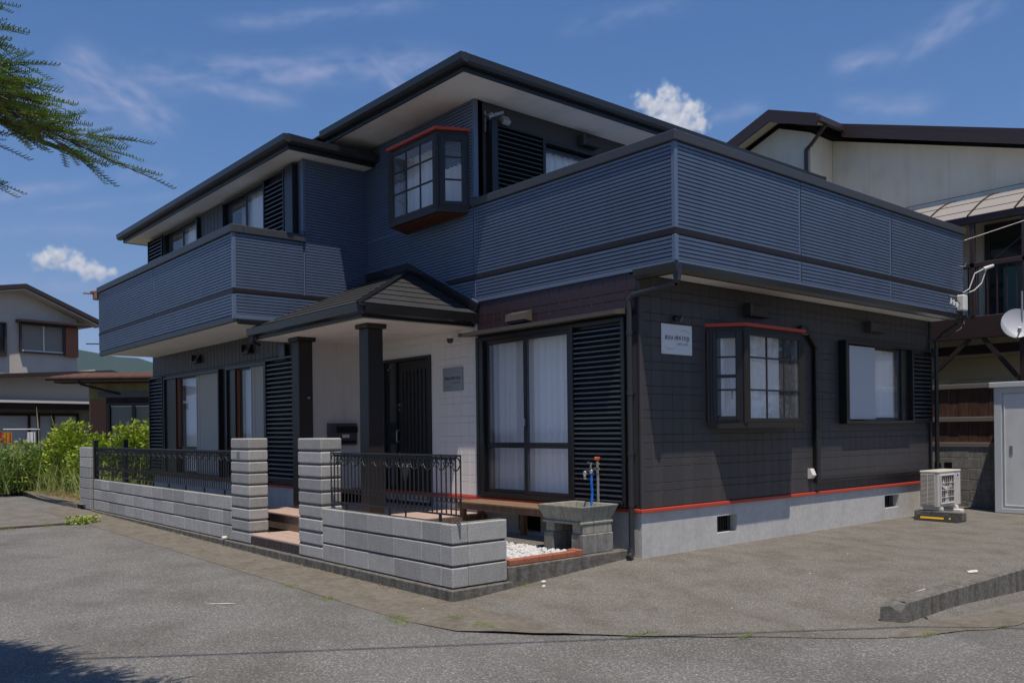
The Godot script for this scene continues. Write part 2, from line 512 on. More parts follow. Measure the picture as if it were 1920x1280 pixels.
func make_sky() -> Texture2D:
	cirrus.seed = 4
	cirrus.frequency = 0.02
	cirrus.fractal_octaves = 4
	puff.seed = 12
	puff.frequency = 0.012
	puff.fractal_octaves = 5
	var im := Image.create(512, 256, false, Image.FORMAT_RGB8)
	im.fill(Color8(128, 124, 118))
	fill_sky(im, 0, 0, 512, 128)
	im.resize(4096, 2048, Image.INTERPOLATE_CUBIC)
	# finer where the sky shows: 2 to 76 degrees round, 6 to 30 degrees up
	fill_sky(im, int(4096 * 2.0 / 360.0), int(2048 * 62.0 / 180.0), int(4096 * 76.0 / 360.0), int(2048 * 84.0 / 180.0))
	return ImageTexture.create_from_image(im)


# ---------------------------------------------------------------- walls that face the street (axis "x": outside is -x) or the drive (axis "z": outside is +z)
func P(ax: String, pos: float, u: float, y: float, o: float) -> Vector3:
	return Vector3(pos - o, y, u) if ax == "x" else Vector3(u, y, pos + o)


func wb(mb: MB, ax: String, pos: float, u0: float, u1: float, y0: float, y1: float, o0: float, o1: float, bev := 0.0) -> void:
	mb.box(P(ax, pos, u0, y0, o0), P(ax, pos, u1, y1, o1), bev)


func wbox(called: String, ax: String, pos: float, u0: float, u1: float, y0: float, y1: float, o0: float, o1: float, m: Material, parent: Node, bev := 0.0) -> MeshInstance3D:
	var mb := MB.new()
	wb(mb, ax, pos, u0, u1, y0, y1, o0, o1, bev)
	return obj(called, mb.mesh(), m, parent)


func wall_mesh(ax: String, pos: float, u0: float, u1: float, y0: float, y1: float, holes: Array, th := 0.14) -> ArrayMesh:
	var mb := MB.new()
	var us := [u0, u1]
	for h in holes:
		us.append(h[0])
		us.append(h[1])
	us.sort()
	for i in us.size() - 1:
		if us[i + 1] - us[i] < 0.001:
			continue
		var mid: float = (us[i] + us[i + 1]) / 2
		var y := y0
		var cuts := []
		for h in holes:
			if mid > h[0] and mid < h[1]:
				cuts.append([h[2], h[3]])
		cuts.sort()
		for c in cuts:
			if c[0] > y:
				wb(mb, ax, pos, us[i], us[i + 1], y, c[0], -th, 0.0)
			y = c[1]
		if y1 > y:
			wb(mb, ax, pos, us[i], us[i + 1], y, y1, -th, 0.0)
	return mb.mesh()


func in_holes(u0: float, u1: float, y0: float, y1: float, holes: Array) -> bool:
	for h in holes:
		if u1 > h[0] + 0.01 and u0 < h[1] - 0.01 and y1 > h[2] + 0.01 and y0 < h[3] - 0.01:
			return true
	return false


# horizontally ribbed cladding
func ribbed_mesh(ax: String, pos: float, u0: float, u1: float, y0: float, y1: float) -> ArrayMesh:
	var mb := MB.new()
	var rows := maxi(1, int(round((y1 - y0) / 0.0465)))
	var p := (y1 - y0) / rows
	var sgn := 1.0 if ax == "z" else -1.0
	for r in rows:
		var y := y0 + r * p
		var prof := [[y, 0.0], [y + p * 0.12, 0.019], [y + p * 0.76, 0.021], [y + p * 0.92, 0.0], [y + p, 0.0]]
		for k in 4:
			var a := P(ax, pos, u0, prof[k][0], prof[k][1])
			var b := P(ax, pos, u1, prof[k][0], prof[k][1])
			var c := P(ax, pos, u1, prof[k + 1][0], prof[k + 1][1])
			var d := P(ax, pos, u0, prof[k + 1][0], prof[k + 1][1])
			mb.away(a, b, c, d, P(ax, pos, (u0 + u1) / 2, (prof[k][0] + prof[k + 1][0]) / 2, -3.0))
	return mb.mesh()


# a frame of reference on a wall: x runs to the right seen from outside, y up, z out of the wall
func wnode(parent: Node, called: String, ax: String, pos: float, u: float, y: float) -> Node3D:
	var b := Basis(Vector3.BACK, Vector3.UP, Vector3.LEFT) if ax == "x" else Basis.IDENTITY
	return dnode(parent, called, P(ax, pos, u, y, 0.0), b)


func dnode(parent: Node, called: String, at: Vector3, b: Basis) -> Node3D:
	var o := node(called, parent, at)
	o.transform = Transform3D(b, at)
	return o


func lbox(called: String, p: Vector3, q: Vector3, m: Material, parent: Node, bev := 0.0) -> MeshInstance3D:
	var mb := MB.new()
	mb.box(p, q, bev)
	return obj(called, mb.mesh(), m, parent)


var slat_cache := {}


func shutter(parent: Node, ax: String, pos: float, u0: float, u1: float, y0: float, y1: float, depth := 0.11, pitch := 0.088, border := 0.035, m_slat: Material = null) -> Node3D:
	var n := wnode(parent, "shutter", ax, pos, u0, y0)
	var w := u1 - u0
	var h := y1 - y0
	var mb := MB.new()
	mb.box(Vector3(0, 0, 0.002), Vector3(border, h, depth), 0.006)
	mb.box(Vector3(w - border, 0, 0.002), Vector3(w, h, depth), 0.006)
	mb.box(Vector3(border, 0, 0.002), Vector3(w - border, border, depth - 0.003), 0.006)
	mb.box(Vector3(border, h - border, 0.002), Vector3(w - border, h, depth - 0.003), 0.006)
	mb.box(Vector3(border, border, 0.002), Vector3(w - border, h - border, 0.022))
	obj("frame", mb.mesh(), M.black_metal, n)
	var key := "%.3f %.3f %.3f" % [w - border * 2, pitch, depth]
	if not slat_cache.has(key):
		var s := MB.new()
		var l := w - border * 2 - 0.004
		var d := depth - 0.035
		var ph := pitch * 0.5
		var poly := [Vector3(0, ph * 0.95, 0.0), Vector3(0, ph * 0.95 - 0.014, 0.0), Vector3(0, -ph * 0.80, d), Vector3(0, -ph * 0.80 + 0.014, d), Vector3(0, -ph * 0.5 + 0.014, d - 0.008)]
		s.slab(poly, Vector3(l, 0, 0))
		slat_cache[key] = s.mesh()
	var k := 0
	var y := border + pitch * 0.5
	while y < h - border - pitch * 0.3:
		piece("slat", k, slat_cache[key], m_slat if m_slat else M.slat_black, n, Vector3(border + 0.002, y, 0.022))
		y += pitch
		k += 1
	return n


# a ring of four bars
func ring(mb: MB, x0: float, x1: float, y0: float, y1: float, w: float, z0: float, z1: float, bev := 0.004) -> void:
	mb.box(Vector3(x0, y0, z0), Vector3(x0 + w, y1, z1), bev)
	mb.box(Vector3(x1 - w, y0, z0), Vector3(x1, y1, z1), bev)
	mb.box(Vector3(x0 + w, y0, z0), Vector3(x1 - w, y0 + w, z1), bev)
	mb.box(Vector3(x0 + w, y1 - w, z0), Vector3(x1 - w, y1, z1), bev)


func pleats(x0: float, x1: float, y0: float, y1: float, z: float, amp := 0.022, waves := 9.0, flare := 0.0) -> ArrayMesh:
	var mb := MB.new()
	var n := int(waves * 8)
	var pts := []
	var nrm := []
	for i in n + 1:
		var f := float(i) / n
		var ph := f * waves * TAU + sin(f * 17.0) * 0.9
		pts.append(Vector2(lerpf(x0, x1, f), z + amp * sin(ph) + amp * 0.4 * sin(ph * 0.37)))
	for i in n + 1:
		var a: Vector2 = pts[maxi(i - 1, 0)]
		var b: Vector2 = pts[mini(i + 1, n)]
		var d := b - a
		nrm.append(Vector3(-d.y, 0, d.x).normalized())
	for i in n:
		var a := Vector3(pts[i].x, y0, pts[i].y)
		var b := Vector3(pts[i + 1].x, y0, pts[i + 1].y)
		var c := Vector3(pts[i + 1].x, y1, pts[i + 1].y)
		var d := Vector3(pts[i].x, y1, pts[i].y)
		mb.tri_n(a, b, c, nrm[i], nrm[i + 1], nrm[i + 1])
		mb.tri_n(a, c, d, nrm[i], nrm[i + 1], nrm[i])
	return mb.mesh()


# a sash in local axes with glazing bars: cols and rows are the places of the bars
func sash(n: Node3D, x0: float, x1: float, y0: float, y1: float, z: float, w: float, cols := [], rows := [], m_fr: Material = null, m_pane: Material = null, bar := 0.016) -> void:
	var fr: Material = m_fr if m_fr else M.black_metal
	var mb := MB.new()
	ring(mb, x0, x1, y0, y1, w, z - 0.016, z + 0.016)
	for r in rows:
		var rw: float = r[1] if r is Array else bar
		var ry: float = r[0] if r is Array else r
		mb.box(Vector3(x0 + w, ry - rw / 2, z - 0.013), Vector3(x1 - w, ry + rw / 2, z + 0.013), 0.003)
	for c in cols:
		mb.box(Vector3(c - bar / 2, y0 + w, z - 0.011), Vector3(c + bar / 2, y1 - w, z + 0.011), 0.003)
	obj("sash", mb.mesh(), fr, n)
	var xs := [x0 + w] + cols + [x1 - w]
	var ys := [y0 + w]
	for r in rows:
		ys.append(r[0] if r is Array else r)
	ys.append(y1 - w)
	for i in xs.size() - 1:
		for j in ys.size() - 1:
			var g := MB.new()
			g.quad(Vector3(xs[i], ys[j], z), Vector3(xs[i + 1], ys[j], z), Vector3(xs[i + 1], ys[j + 1], z), Vector3(xs[i], ys[j + 1], z))
			obj("pane", g.mesh(), m_pane if m_pane else M.pane, n)


func vent_hood(parent: Node, ax: String, pos: float, u: float, y: float, m: Material, w := 0.42) -> void:
	var n := wnode(parent, "vent_hood", ax, pos, u, y)
	var mb := MB.new()
	mb.box(Vector3(0, 0, 0.002), Vector3(0.05, 0.17, 0.13), 0.006)
	mb.slab([Vector3(0.05, 0.16, 0.002), Vector3(0.05, 0.16, 0.06), Vector3(0.05, 0.03, 0.12), Vector3(0.05, 0.03, 0.002)], Vector3(w - 0.05, 0, 0))
	obj("hood", mb.mesh(), m, n)
	lbox("lip", Vector3(0.052, 0.0, 0.002), Vector3(w + 0.02, 0.027, 0.135), M.black_metal, n, 0.004)


var tiles_made := 0


# courses of moulded tiles: a square course, then a half course, joints recessed
func tile_courses(parent: Node3D, ax: String, pos: float, u0: float, u1: float, y0: float, y1: float, holes: Array, mats: Array, singles: int) -> void:
	var pitch_u := 0.19
	var meshes := {}
	for h in [0.19, 0.0955]:
		var mb := MB.new()
		mb.box(Vector3(0.0015, 0.0015, -0.004), Vector3(pitch_u - 0.0015, h - 0.0015, 0.009), 0.004)
		meshes[h] = mb.mesh()
	var b := Basis(Vector3.BACK, Vector3.UP, Vector3.LEFT) if ax == "x" else Basis.IDENTITY
	var rest := MB.new()
	var rest_m: Material = mats[0]
	var y := y0
	var row := 0
	var k := 0
	while y < y1 - 0.03:
		var h: float = 0.19 if row % 2 == 0 else 0.0955
		var hh := minf(h, y1 - y)
		var cols := int(ceil((u1 - u0) / pitch_u))
		for c in cols:
			# from the near corner outwards, so that the nearest are the single ones
			var ua := u0 + c * pitch_u if ax == "z" else u1 - (c + 1) * pitch_u
			var ub := minf(ua + pitch_u, u1)
			ua = maxf(ua, u0)
			if ub - ua < 0.03 or in_holes(ua, ub, y, y + hh, holes):
				continue
			if hh == h and ub - ua > pitch_u - 0.001 and k < singles and c < 22:
				var o := piece("tile", k, meshes[h], mats[(c * 7 + row * 3) % mats.size()], parent)
				o.transform = parent.transform.affine_inverse() * Transform3D(b, P(ax, pos, ua, y, 0.0))
				k += 1
			else:
				rest.t = Transform3D(b, P(ax, pos, ua, y, 0.0))
				rest.box(Vector3(0.0015, 0.0015, -0.004), Vector3(ub - ua - 0.0015, hh - 0.0015, 0.009), 0.004)
		y += h
		row += 1
	if rest.v.size():
		rest.t = Transform3D.IDENTITY
		var o := obj("small_tiles", rest.mesh(), rest_m, parent)
		o.set_meta("kind", "stuff")


func planks(parent: Node3D, ax: String, pos: float, u0: float, u1: float, y0: float, y1: float, holes: Array, m: Material) -> void:
	var w := 0.172
	var mb := MB.new()
	mb.box(Vector3(0.006, 0, -0.004), Vector3(w - 0.006, y1 - y0, 0.014), 0.006)
	var mesh := mb.mesh()
	var b := Basis(Vector3.BACK, Vector3.UP, Vector3.LEFT) if ax == "x" else Basis.IDENTITY
	var k := 0
	var u := u0
	while u + w <= u1 + 0.001:
		if not in_holes(u, u + w, y0, y1, holes):
			var o := piece("plank", k, mesh, m, parent)
			o.transform = Transform3D(b, P(ax, pos, u, y0, 0.0))
			k += 1
		u += w


func build_house() -> void:
	var H := thing("house", "two storey house in dark navy ribbed cladding with white soffits and a tiled porch", "house")
	var W := 7.5
	# --- closed core behind the rooms, so that no light crosses the house
	var core := MB.new()
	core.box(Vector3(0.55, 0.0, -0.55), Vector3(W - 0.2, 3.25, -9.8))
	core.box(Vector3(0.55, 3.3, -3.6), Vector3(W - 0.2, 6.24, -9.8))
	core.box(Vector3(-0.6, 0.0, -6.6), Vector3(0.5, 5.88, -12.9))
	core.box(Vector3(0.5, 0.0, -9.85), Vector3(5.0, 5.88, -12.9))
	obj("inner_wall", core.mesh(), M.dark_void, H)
	var back := MB.new()
	back.box(Vector3(W - 0.14, -0.3, -0.15), Vector3(W - 0.002, 3.3, -9.99))
	back.box(Vector3(W - 0.14, 3.3, -3.19), Vector3(W - 0.002, 6.25, -9.99))
	back.box(Vector3(4.0, -0.3, -10.0), Vector3(W - 0.15, 6.2, -9.86))
	back.box(Vector3(-1.05, -0.3, -13.4), Vector3(5.2, 5.9, -13.26))
	back.box(Vector3(5.06, -0.3, -13.25), Vector3(5.2, 5.9, -10.02))
	obj("back_wall", back.mesh(), M.plank_dark, H)

	# --- foundation with vents
	var vents := [[1.44, 1.86, 0.17, 0.385], [5.87, 6.36, 0.185, 0.39]]
	obj("foundation", wall_mesh("z", -0.004, 0.0, W, -0.35, 0.525, vents, 0.16), M.foundation, H)
	for v in vents:
		var n := wnode(H, "foundation_vent", "z", -0.004, v[0], v[2])
		var mb := MB.new()
		for i in 9:
			var x: float = (v[1] - v[0]) * (i + 0.5) / 9.0
			mb.box(Vector3(x - 0.006, 0, -0.105), Vector3(x + 0.006, v[3] - v[2], -0.095))
		obj("grille", mb.mesh(), M.black_metal, n)
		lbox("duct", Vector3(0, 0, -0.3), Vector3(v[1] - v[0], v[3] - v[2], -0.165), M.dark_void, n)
	obj("foundation", wall_mesh("x", 0.004, -3.03, -0.165, -0.35, 0.525, [[-2.2, -1.75, 0.16, 0.42]], 0.16), M.foundation, H)
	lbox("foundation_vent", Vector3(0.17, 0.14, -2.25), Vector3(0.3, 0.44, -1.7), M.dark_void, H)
	obj("foundation", wall_mesh("x", 0.004, -6.05, -3.034, -0.35, 0.525, [], 0.16), M.foundation, H)
	obj("foundation", wall_mesh("x", -1.176, -13.4, -6.06, -0.35, 0.60, [], 0.16), M.foundation, H)

	# --- red flashing above the foundation
	var red := MB.new()
	wb(red, "z", 0.0, -0.035, W, 0.53, 0.572, -0.01, 0.036, 0.006)
	wb(red, "x", 0.0, -6.0, -0.012, 0.53, 0.572, -0.01, 0.034, 0.006)
	wb(red, "z", -6.06, -1.17, -0.04, 0.53, 0.572, -0.01, 0.03, 0.006)
	wb(red, "x", -1.18, -13.4, -6.05, 0.60, 0.64, -0.01, 0.03, 0.006)
	obj("red_flashing", red.mesh(), M.red_trim, H)

	# --- ground floor, wall to the drive
	var holes_r := [[1.33, 3.10, 1.575, 2.72], [4.62, 6.56, 1.60, 2.74]]
	var wr := obj("wall_to_drive", wall_mesh("z", 0.0, 0.0, W, 0.575, 3.3, holes_r), M.tile_dark, H)
	tile_courses(wr, "z", 0.0, 0.0, W, 0.58, 3.29, [[1.26, 3.17, 1.48, 2.84], [4.46, 7.46, 1.5, 2.82]], [M.tile_dark, M.tile_dark_warm, M.tile_dark], 250)

	# --- ground floor, wall beside the porch with the sliding window
	var wf := obj("wall_to_street", wall_mesh("x", 0.0, -3.03, -0.145, 0.575, 3.33, [[-2.9, -1.1, 0.62, 2.74]]), M.tile_maroon, H)
	tile_courses(wf, "x", 0.0, -3.03, 0.0, 2.84, 3.33, [], [M.tile_maroon], 50)
	lbox("corner_post", Vector3(-0.014, 0.575, -0.02), Vector3(0.05, 3.28, 0.014), M.tile_dark, H, 0.004)

	# --- sliding window
	var sw := wnode(H, "sliding_window", "x", 0.0, -3.02, 0.585)
	var mb := MB.new()
	ring(mb, 0.0, 1.95, 0.0, 2.24, 0.06, -0.08, 0.06)
	mb.box(Vector3(0.0, 0.0, -0.09), Vector3(0.145, 2.24, 0.05), 0.006)
	obj("frame", mb.mesh(), M.black_metal, sw)
	sash(sw, 0.145, 1.045, 0.06, 2.18, -0.02, 0.055, [], [[0.72, 0.075]])
	sash(sw, 1.0, 1.89, 0.06, 2.18, 0.02, 0.055, [], [[0.72, 0.075]])
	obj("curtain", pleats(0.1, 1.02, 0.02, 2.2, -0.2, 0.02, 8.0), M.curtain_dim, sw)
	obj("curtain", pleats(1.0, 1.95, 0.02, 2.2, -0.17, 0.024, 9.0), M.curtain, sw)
	var lk := MB.new()
	lk.box(Vector3(1.012, 0.98, 0.037), Vector3(1.035, 1.08, 0.052), 0.004)
	obj("latch", lk.mesh(), M.steel, sw)
	shutter(H, "x", 0.0, -1.065, -0.17, 0.585, 2.82, 0.10, 0.062, 0.05)
	# awning over it
	var aw := MB.new()
	aw.slab([Vector3(-0.004, 2.93, -3.14), Vector3(-0.27, 2.885, -3.14), Vector3(-0.27, 2.835, -3.14), Vector3(-0.004, 2.855, -3.14)], Vector3(0, 0, 3.0))
	obj("awning", aw.mesh(), M.awning, H)
	# vent over the awning
	var av := wnode(H, "vent_cap", "x", 0.0, -2.26, 2.95)
	var avm := MB.new()
	avm.slab([Vector3(0, 0.0, 0.004), Vector3(0, 0.02, 0.14), Vector3(0, 0.11, 0.13), Vector3(0, 0.15, 0.004)], Vector3(0.4, 0, 0))
	obj("hood", avm.mesh(), M.awning, av)
	lbox("mouth", Vector3(0.02, -0.012, 0.02), Vector3(0.38, 0.012, 0.12), M.tile_maroon, av)

	# --- porch walls
	var wd := obj("porch_wall", wall_mesh("x", 0.0, -6.06, -3.034, 0.575, 3.3, [[-5.56, -4.19, 0.30, 2.68]]), M.tile_white, H)
	tile_courses(wd, "x", 0.0, -6.05, -3.05, 0.58, 3.0, [[-5.6, -4.17, 0.3, 2.7]], [M.tile_white], 0)
	obj("porch_wall", wall_mesh("z", -6.06, -1.18, -0.002, 0.575, 3.3, []), M.render_white, H)
	lbox("corner_trim", Vector3(-0.016, 0.575, -3.05), Vector3(0.0, 2.83, -3.02), M.tile_white, H)

	# --- front door
	var dr := wnode(H, "front_door", "x", 0.0, -5.56, 0.36)
	mb = MB.new()
	ring(mb, 0.0, 1.37, 0.0, 2.32, 0.05, -0.1, 0.03)
	mb.box(Vector3(0.36, 0.05, -0.1), Vector3(0.41, 2.27, 0.022), 0.004)
	obj("frame", mb.mesh(), M.black_metal, dr)
	lbox("leaf", Vector3(0.41, 0.05, -0.06), Vector3(1.32, 2.27, -0.02), M.brown_black, dr, 0.005)
	for i in 7:
		lbox("slat", Vector3(0.50 + i * 0.105, 0.14, -0.018), Vector3(0.555 + i * 0.105, 2.12, -0.003), M.black_metal, dr, 0.005)
	lbox("side_panel", Vector3(0.05, 0.05, -0.06), Vector3(0.36, 2.27, -0.03), M.glass_dark, dr)
	var hd := MB.new()
	hd.tube([Vector3(0.455, 0.98, 0.0), Vector3(0.455, 1.0, 0.05), Vector3(0.455, 1.16, 0.05), Vector3(0.455, 1.18, 0.0)], 0.011, 8)
	obj("handle", hd.mesh(), M.steel, dr)
	hd = MB.new()
	hd.cone(Vector3(0.455, 1.58, -0.02), Vector3(0.455, 1.58, 0.006), 0.024, 0.02, 12)
	hd.cone(Vector3(0.455, 1.50, -0.02), Vector3(0.455, 1.50, 0.004), 0.015, 0.015, 10)
	hd.cone(Vector3(0.455, 0.80, -0.02), Vector3(0.455, 0.80, 0.006), 0.02, 0.018, 12)
	obj("lock", hd.mesh(), M.steel, dr)
	hd = MB.new()
	for p in [[0.14, 2.16], [0.20, 2.2]]:
		hd.ball(Vector3(p[0], p[1], 0.0), Vector3(0.016, 0.016, 0.012), 8, 6)
	obj("door_stud", hd.mesh(), M.steel, dr)

	# --- porch: soffit, fascia, roof, pillars, floor
	lbox("porch_soffit", Vector3(-1.80, 2.985, -6.40), Vector3(-0.018, 3.02, -3.14), M.soffit, H)
	mb = MB.new()
	mb.box(Vector3(-1.86, 2.995, -6.42), Vector3(-1.80, 3.15, -3.08), 0.006)
	mb.box(Vector3(-1.80, 2.995, -3.14), Vector3(-0.017, 3.15, -3.08), 0.006)
	obj("porch_fascia", mb.mesh(), M.black_metal, H)
	var gut := MB.new()
	gut.slab([Vector3(-1.862, 3.16, -6.44), Vector3(-1.98, 3.16, -6.44), Vector3(-1.965, 3.05, -6.44), Vector3(-1.90, 3.03, -6.44), Vector3(-1.862, 3.03, -6.44)], Vector3(0, 0, 3.42))
	gut.slab([Vector3(-1.862, 3.03, -3.078), Vector3(-1.862, 3.03, -3.03), Vector3(-1.862, 3.05, -2.99), Vector3(-1.862, 3.155, -2.975), Vector3(-1.862, 3.155, -3.078)], Vector3(1.845, 0, 0))
	gut.tube([Vector3(-1.90, 3.06, -6.35), Vector3(-1.90, 2.96, -6.38), Vector3(-1.75, 2.93, -6.45)], 0.03, 8)
	obj("porch_gutter", gut.mesh(), M.black_gloss, H)
	var pr := node("porch_roof", H)
	var e0 := Vector3(-1.95, 3.165, -6.06)
	var e1 := Vector3(-1.95, 3.165, -3.0)
	var hip := Vector3(-0.002, 4.03, -4.78)
	var top := Vector3(-0.002, 4.03, -6.06)
	var e2 := Vector3(-0.002, 3.165, -3.0)
	mb = MB.new()
	mb.slab([e0, e1, hip, top], Vector3(0, -0.03, 0))
	mb.slab([e1, e2, hip], Vector3(0, -0.03, 0))
	mb.slab([Vector3(-1.95, 3.165, -6.44), Vector3(-1.95, 3.165, -6.06), Vector3(-1.18, 3.5, -6.06), Vector3(-1.18, 3.24, -6.44)], Vector3(0, -0.03, 0))
	obj("deck", mb.mesh(), M.roofing, pr)
	# shingles on both slopes, laid in courses
	var k := 0
	for pl in [[e0, (e1 - e0).normalized(), (top - e0), 0], [e1, (e2 - e1).normalized(), Vector3(-1.95, 0, 0), 1]]:
		var o: Vector3 = pl[0]
		var du: Vector3 = pl[1]
		var up: Vector3
		if pl[3] == 0:
			up = (top - e0)
		else:
			up = Vector3(0, 4.03 - 3.165, -4.78 + 3.0)
		var slope := up.length()
		up = up.normalized()
		var nn := du.cross(up).normalized()
		if nn.y < 0:
			nn = -nn
		var wide := 3.06 if pl[3] == 0 else 1.948
		var rows := 8
		var dr_ := slope / rows
		for r in rows:
			var f0 := float(r) / rows
			var f1 := float(r + 1) / rows
			# limits of the course along the eave
			var lo_a := 0.0
			var hi_a := wide
			var lo_b := 0.0
			var hi_b := wide
			if pl[3] == 0:
				hi_a = wide - 1.78 * f0
				hi_b = wide - 1.78 * f1
			else:
				lo_a = 1.948 * f0
				lo_b = 1.948 * f1
			var cut := [lo_a]
			var q := lo_a + 0.2 + fmod(r * 0.19, 0.38)
			while q < hi_a - 0.08:
				if q > lo_a + 0.06:
					cut.append(q)
				q += 0.40
			cut.append(hi_a)
			for i in cut.size() - 1:
				var a0: float = cut[i] + 0.002
				var a1: float = cut[i + 1] - 0.002
				var b0 := clampf(a0, lo_b, hi_b)
				var b1 := clampf(a1, lo_b, hi_b)
				if a1 - a0 < 0.03:
					continue
				var lift := nn * 0.014
				var base := nn * 0.003
				var s := MB.new()
				var p0 := o + du * a0 + up * dr_ * r
				var p1 := o + du * a1 + up * dr_ * r
				var p2 := o + du * b1 + up * (dr_ * (r + 1) - 0.001)
				var p3 := o + du * b0 + up * (dr_ * (r + 1) - 0.001)
				var mid := (p0 + p1 + p2 + p3) / 4 - nn * 0.1
				s.away(p0 + lift, p1 + lift, p2 + base, p3 + base, mid)
				s.away(p0 - nn * 0.004, p1 - nn * 0.004, p1 + lift, p0 + lift, (p2 + p3) / 2)
				s.away(p0 - nn * 0.004, p0 + lift, p3 + base, p3 - nn * 0.004, (p1 + p2) / 2)
				s.away(p1 - nn * 0.004, p1 + lift, p2 + base, p2 - nn * 0.004, (p0 + p3) / 2)
				piece("shingle", k, s.mesh(), M.roofing, pr)
				k += 1
	# flashings where the porch roof meets the walls
	mb = MB.new()
	var fl := [[Vector3(-1.93, 3.23, -6.035), Vector3(-0.02, 4.10, -6.035)], [Vector3(-0.03, 4.10, -6.04), Vector3(-0.03, 4.10, -4.74)], [Vector3(-0.03, 4.10, -4.75), Vector3(-0.03, 3.25, -2.98)]]
	for f in fl:
		mb.bar(f[0], f[1], 0.06, 0.13, Vector3.UP, 0.006)
	obj("flashing", mb.mesh(), M.black_gloss, pr)
	mb = MB.new()
	for f in fl:
		mb.bar(f[0] + Vector3(0.012, 0.075, -0.012), f[1] + Vector3(0.012, 0.075, -0.012), 0.034, 0.028, Vector3.UP, 0.004)
	obj("flashing_edge", mb.mesh(), M.siding_trim, pr)
	mb = MB.new()
	mb.bar(e1 + Vector3(0.02, 0.018, -0.02), hip + Vector3(-0.04, 0.012, 0.04), 0.10, 0.02, Vector3.UP, 0.004)
	obj("hip_cap", mb.mesh(), M.black_gloss, pr)
	for p in [[-3.75, 0.0], [-5.80, 0.0]]:
		var pn := node("porch_pillar", H, Vector3(-1.52, 0.3, p[0]))
		lbox("shaft", Vector3(0, 0, 0), Vector3(0.235, 2.62, 0.245), M.brown_black, pn, 0.008)
		lbox("capital", Vector3(-0.04, 2.62, -0.04), Vector3(0.275, 2.683, 0.285), M.brown_black, pn, 0.008)
	var pd := MB.new()
	pd.ball(Vector3(-1.36, 2.05, -5.545), Vector3(0.03, 0.018, 0.02), 8, 6)
	obj("pillar_stud", pd.mesh(), M.steel, H)

	# --- ground floor of the left part
	var holes_l := [[-12.43, -9.36, 0.66, 2.74], [-9.02, -7.34, 0.66, 2.74]]
	var wl := obj("left_wall", wall_mesh("x", -1.18, -13.4, -6.06, 0.642, 3.3, holes_l), M.plank_dark, H)
	planks(wl, "x", -1.18, -13.37, -6.1, 2.80, 3.29, [], M.plank_dark)
	shutter(H, "x", -1.18, -13.36, -12.47, 0.70, 2.77, 0.11, 0.076, 0.03)
	shutter(H, "x", -1.18, -7.31, -6.12, 0.70, 2.77, 0.11, 0.076, 0.04)
	for wdw in [[-12.44, -9.36, 0.66, 0.86, 1.78], [-9.03, -7.33, 0.36, 0.50, 1.0]]:
		var n := wnode(H, "street_window", "x", -1.18, wdw[0], 0.67)
		var w: float = wdw[1] - wdw[0]
		mb = MB.new()
		ring(mb, 0.0, w, 0.0, 2.07, 0.05, -0.12, 0.10)
		obj("frame", mb.mesh(), M.black_metal, n)
		lbox("blind_panel", Vector3(0.05, 0.05, -0.03), Vector3(wdw[2], 2.02, 0.06), M.black_metal, n, 0.006)
		lbox("jamb", Vector3(wdw[2], 0.56, -0.05), Vector3(wdw[3], 2.02, 0.03), M.wood_jamb, n, 0.006)
		var sx: float = wdw[4]
		sash(n, wdw[3], sx, 0.05, 2.02, 0.0, 0.03, [], [[0.56, 0.06]])
		lbox("shade", Vector3(wdw[3] + 0.02, 0.08, -0.09), Vector3(sx, 2.0, -0.075), M.frosted, n)
		lbox("insect_screen", Vector3(sx, 0.05, 0.01), Vector3(w - 0.05, 2.02, 0.03), M.screen_beige, n, 0.004)
		lbox("screen_rail", Vector3(sx, 0.05, 0.03), Vector3(sx + 0.03, 2.02, 0.042), M.steel, n, 0.004)
		lbox("screen_rail", Vector3(sx + 0.16, 0.05, 0.03), Vector3(sx + 0.175, 2.02, 0.036), M.screen_beige, n, 0.002)
	vent_hood(H, "x", -1.18, -10.70, 2.93, M.black_metal, 0.30)
	vent_hood(H, "x", -1.18, -8.25, 2.93, M.black_metal, 0.30)
	lbox("junction_box", Vector3(-1.28, 2.72, -6.75), Vector3(-1.182, 2.98, -6.55), M.black_metal, H, 0.01)

	# --- ribbed upper wall and balcony parapets
	var sp := node("cladding", H)
	var bands := [[3.38, 3.665], [3.735, 4.70]]
	# (axis, plane, from, to) of every panel of the two bands
	var runs := [["x", 0.0, -6.04, -3.06], ["x", 0.0, -3.06, 0.535], ["z", 0.535, 0.0, 2.53], ["z", 0.535, 2.53, 5.02], ["z", 0.535, 5.02, 7.59], ["x", -2.345, -9.63, -6.02], ["x", -2.345, -13.17, -9.63]]
	for r in runs:
		for b in bands:
			var low: float = b[0]
			var high: float = b[1]
			if r[0] == "x" and r[1] < -1.0:
				low -= 0.07
				high -= 0.15 if high > 4 else 0.02
				if low > 3.5:
					low += 0.05
			obj("siding_panel", ribbed_mesh(r[0], r[1], r[2] + 0.022, r[3] - 0.022, low, high), M.siding, sp)
	obj("siding_panel", ribbed_mesh("x", 0.0, -6.04, -3.082, 4.75, 6.25), M.siding, sp)
	obj("siding_panel", ribbed_mesh("z", -6.02, -2.323, -1.2, 3.31, 3.645), M.siding, sp)
	obj("siding_panel", ribbed_mesh("z", -6.02, -2.323, -1.2, 3.715, 4.55), M.siding, sp)
	obj("siding_panel", ribbed_mesh("z", -6.02, -1.2, -0.02, 3.31, 3.645), M.siding, sp)
	obj("siding_panel", ribbed_mesh("z", -6.02, -1.16, -0.02, 3.715, 5.9), M.siding, sp)
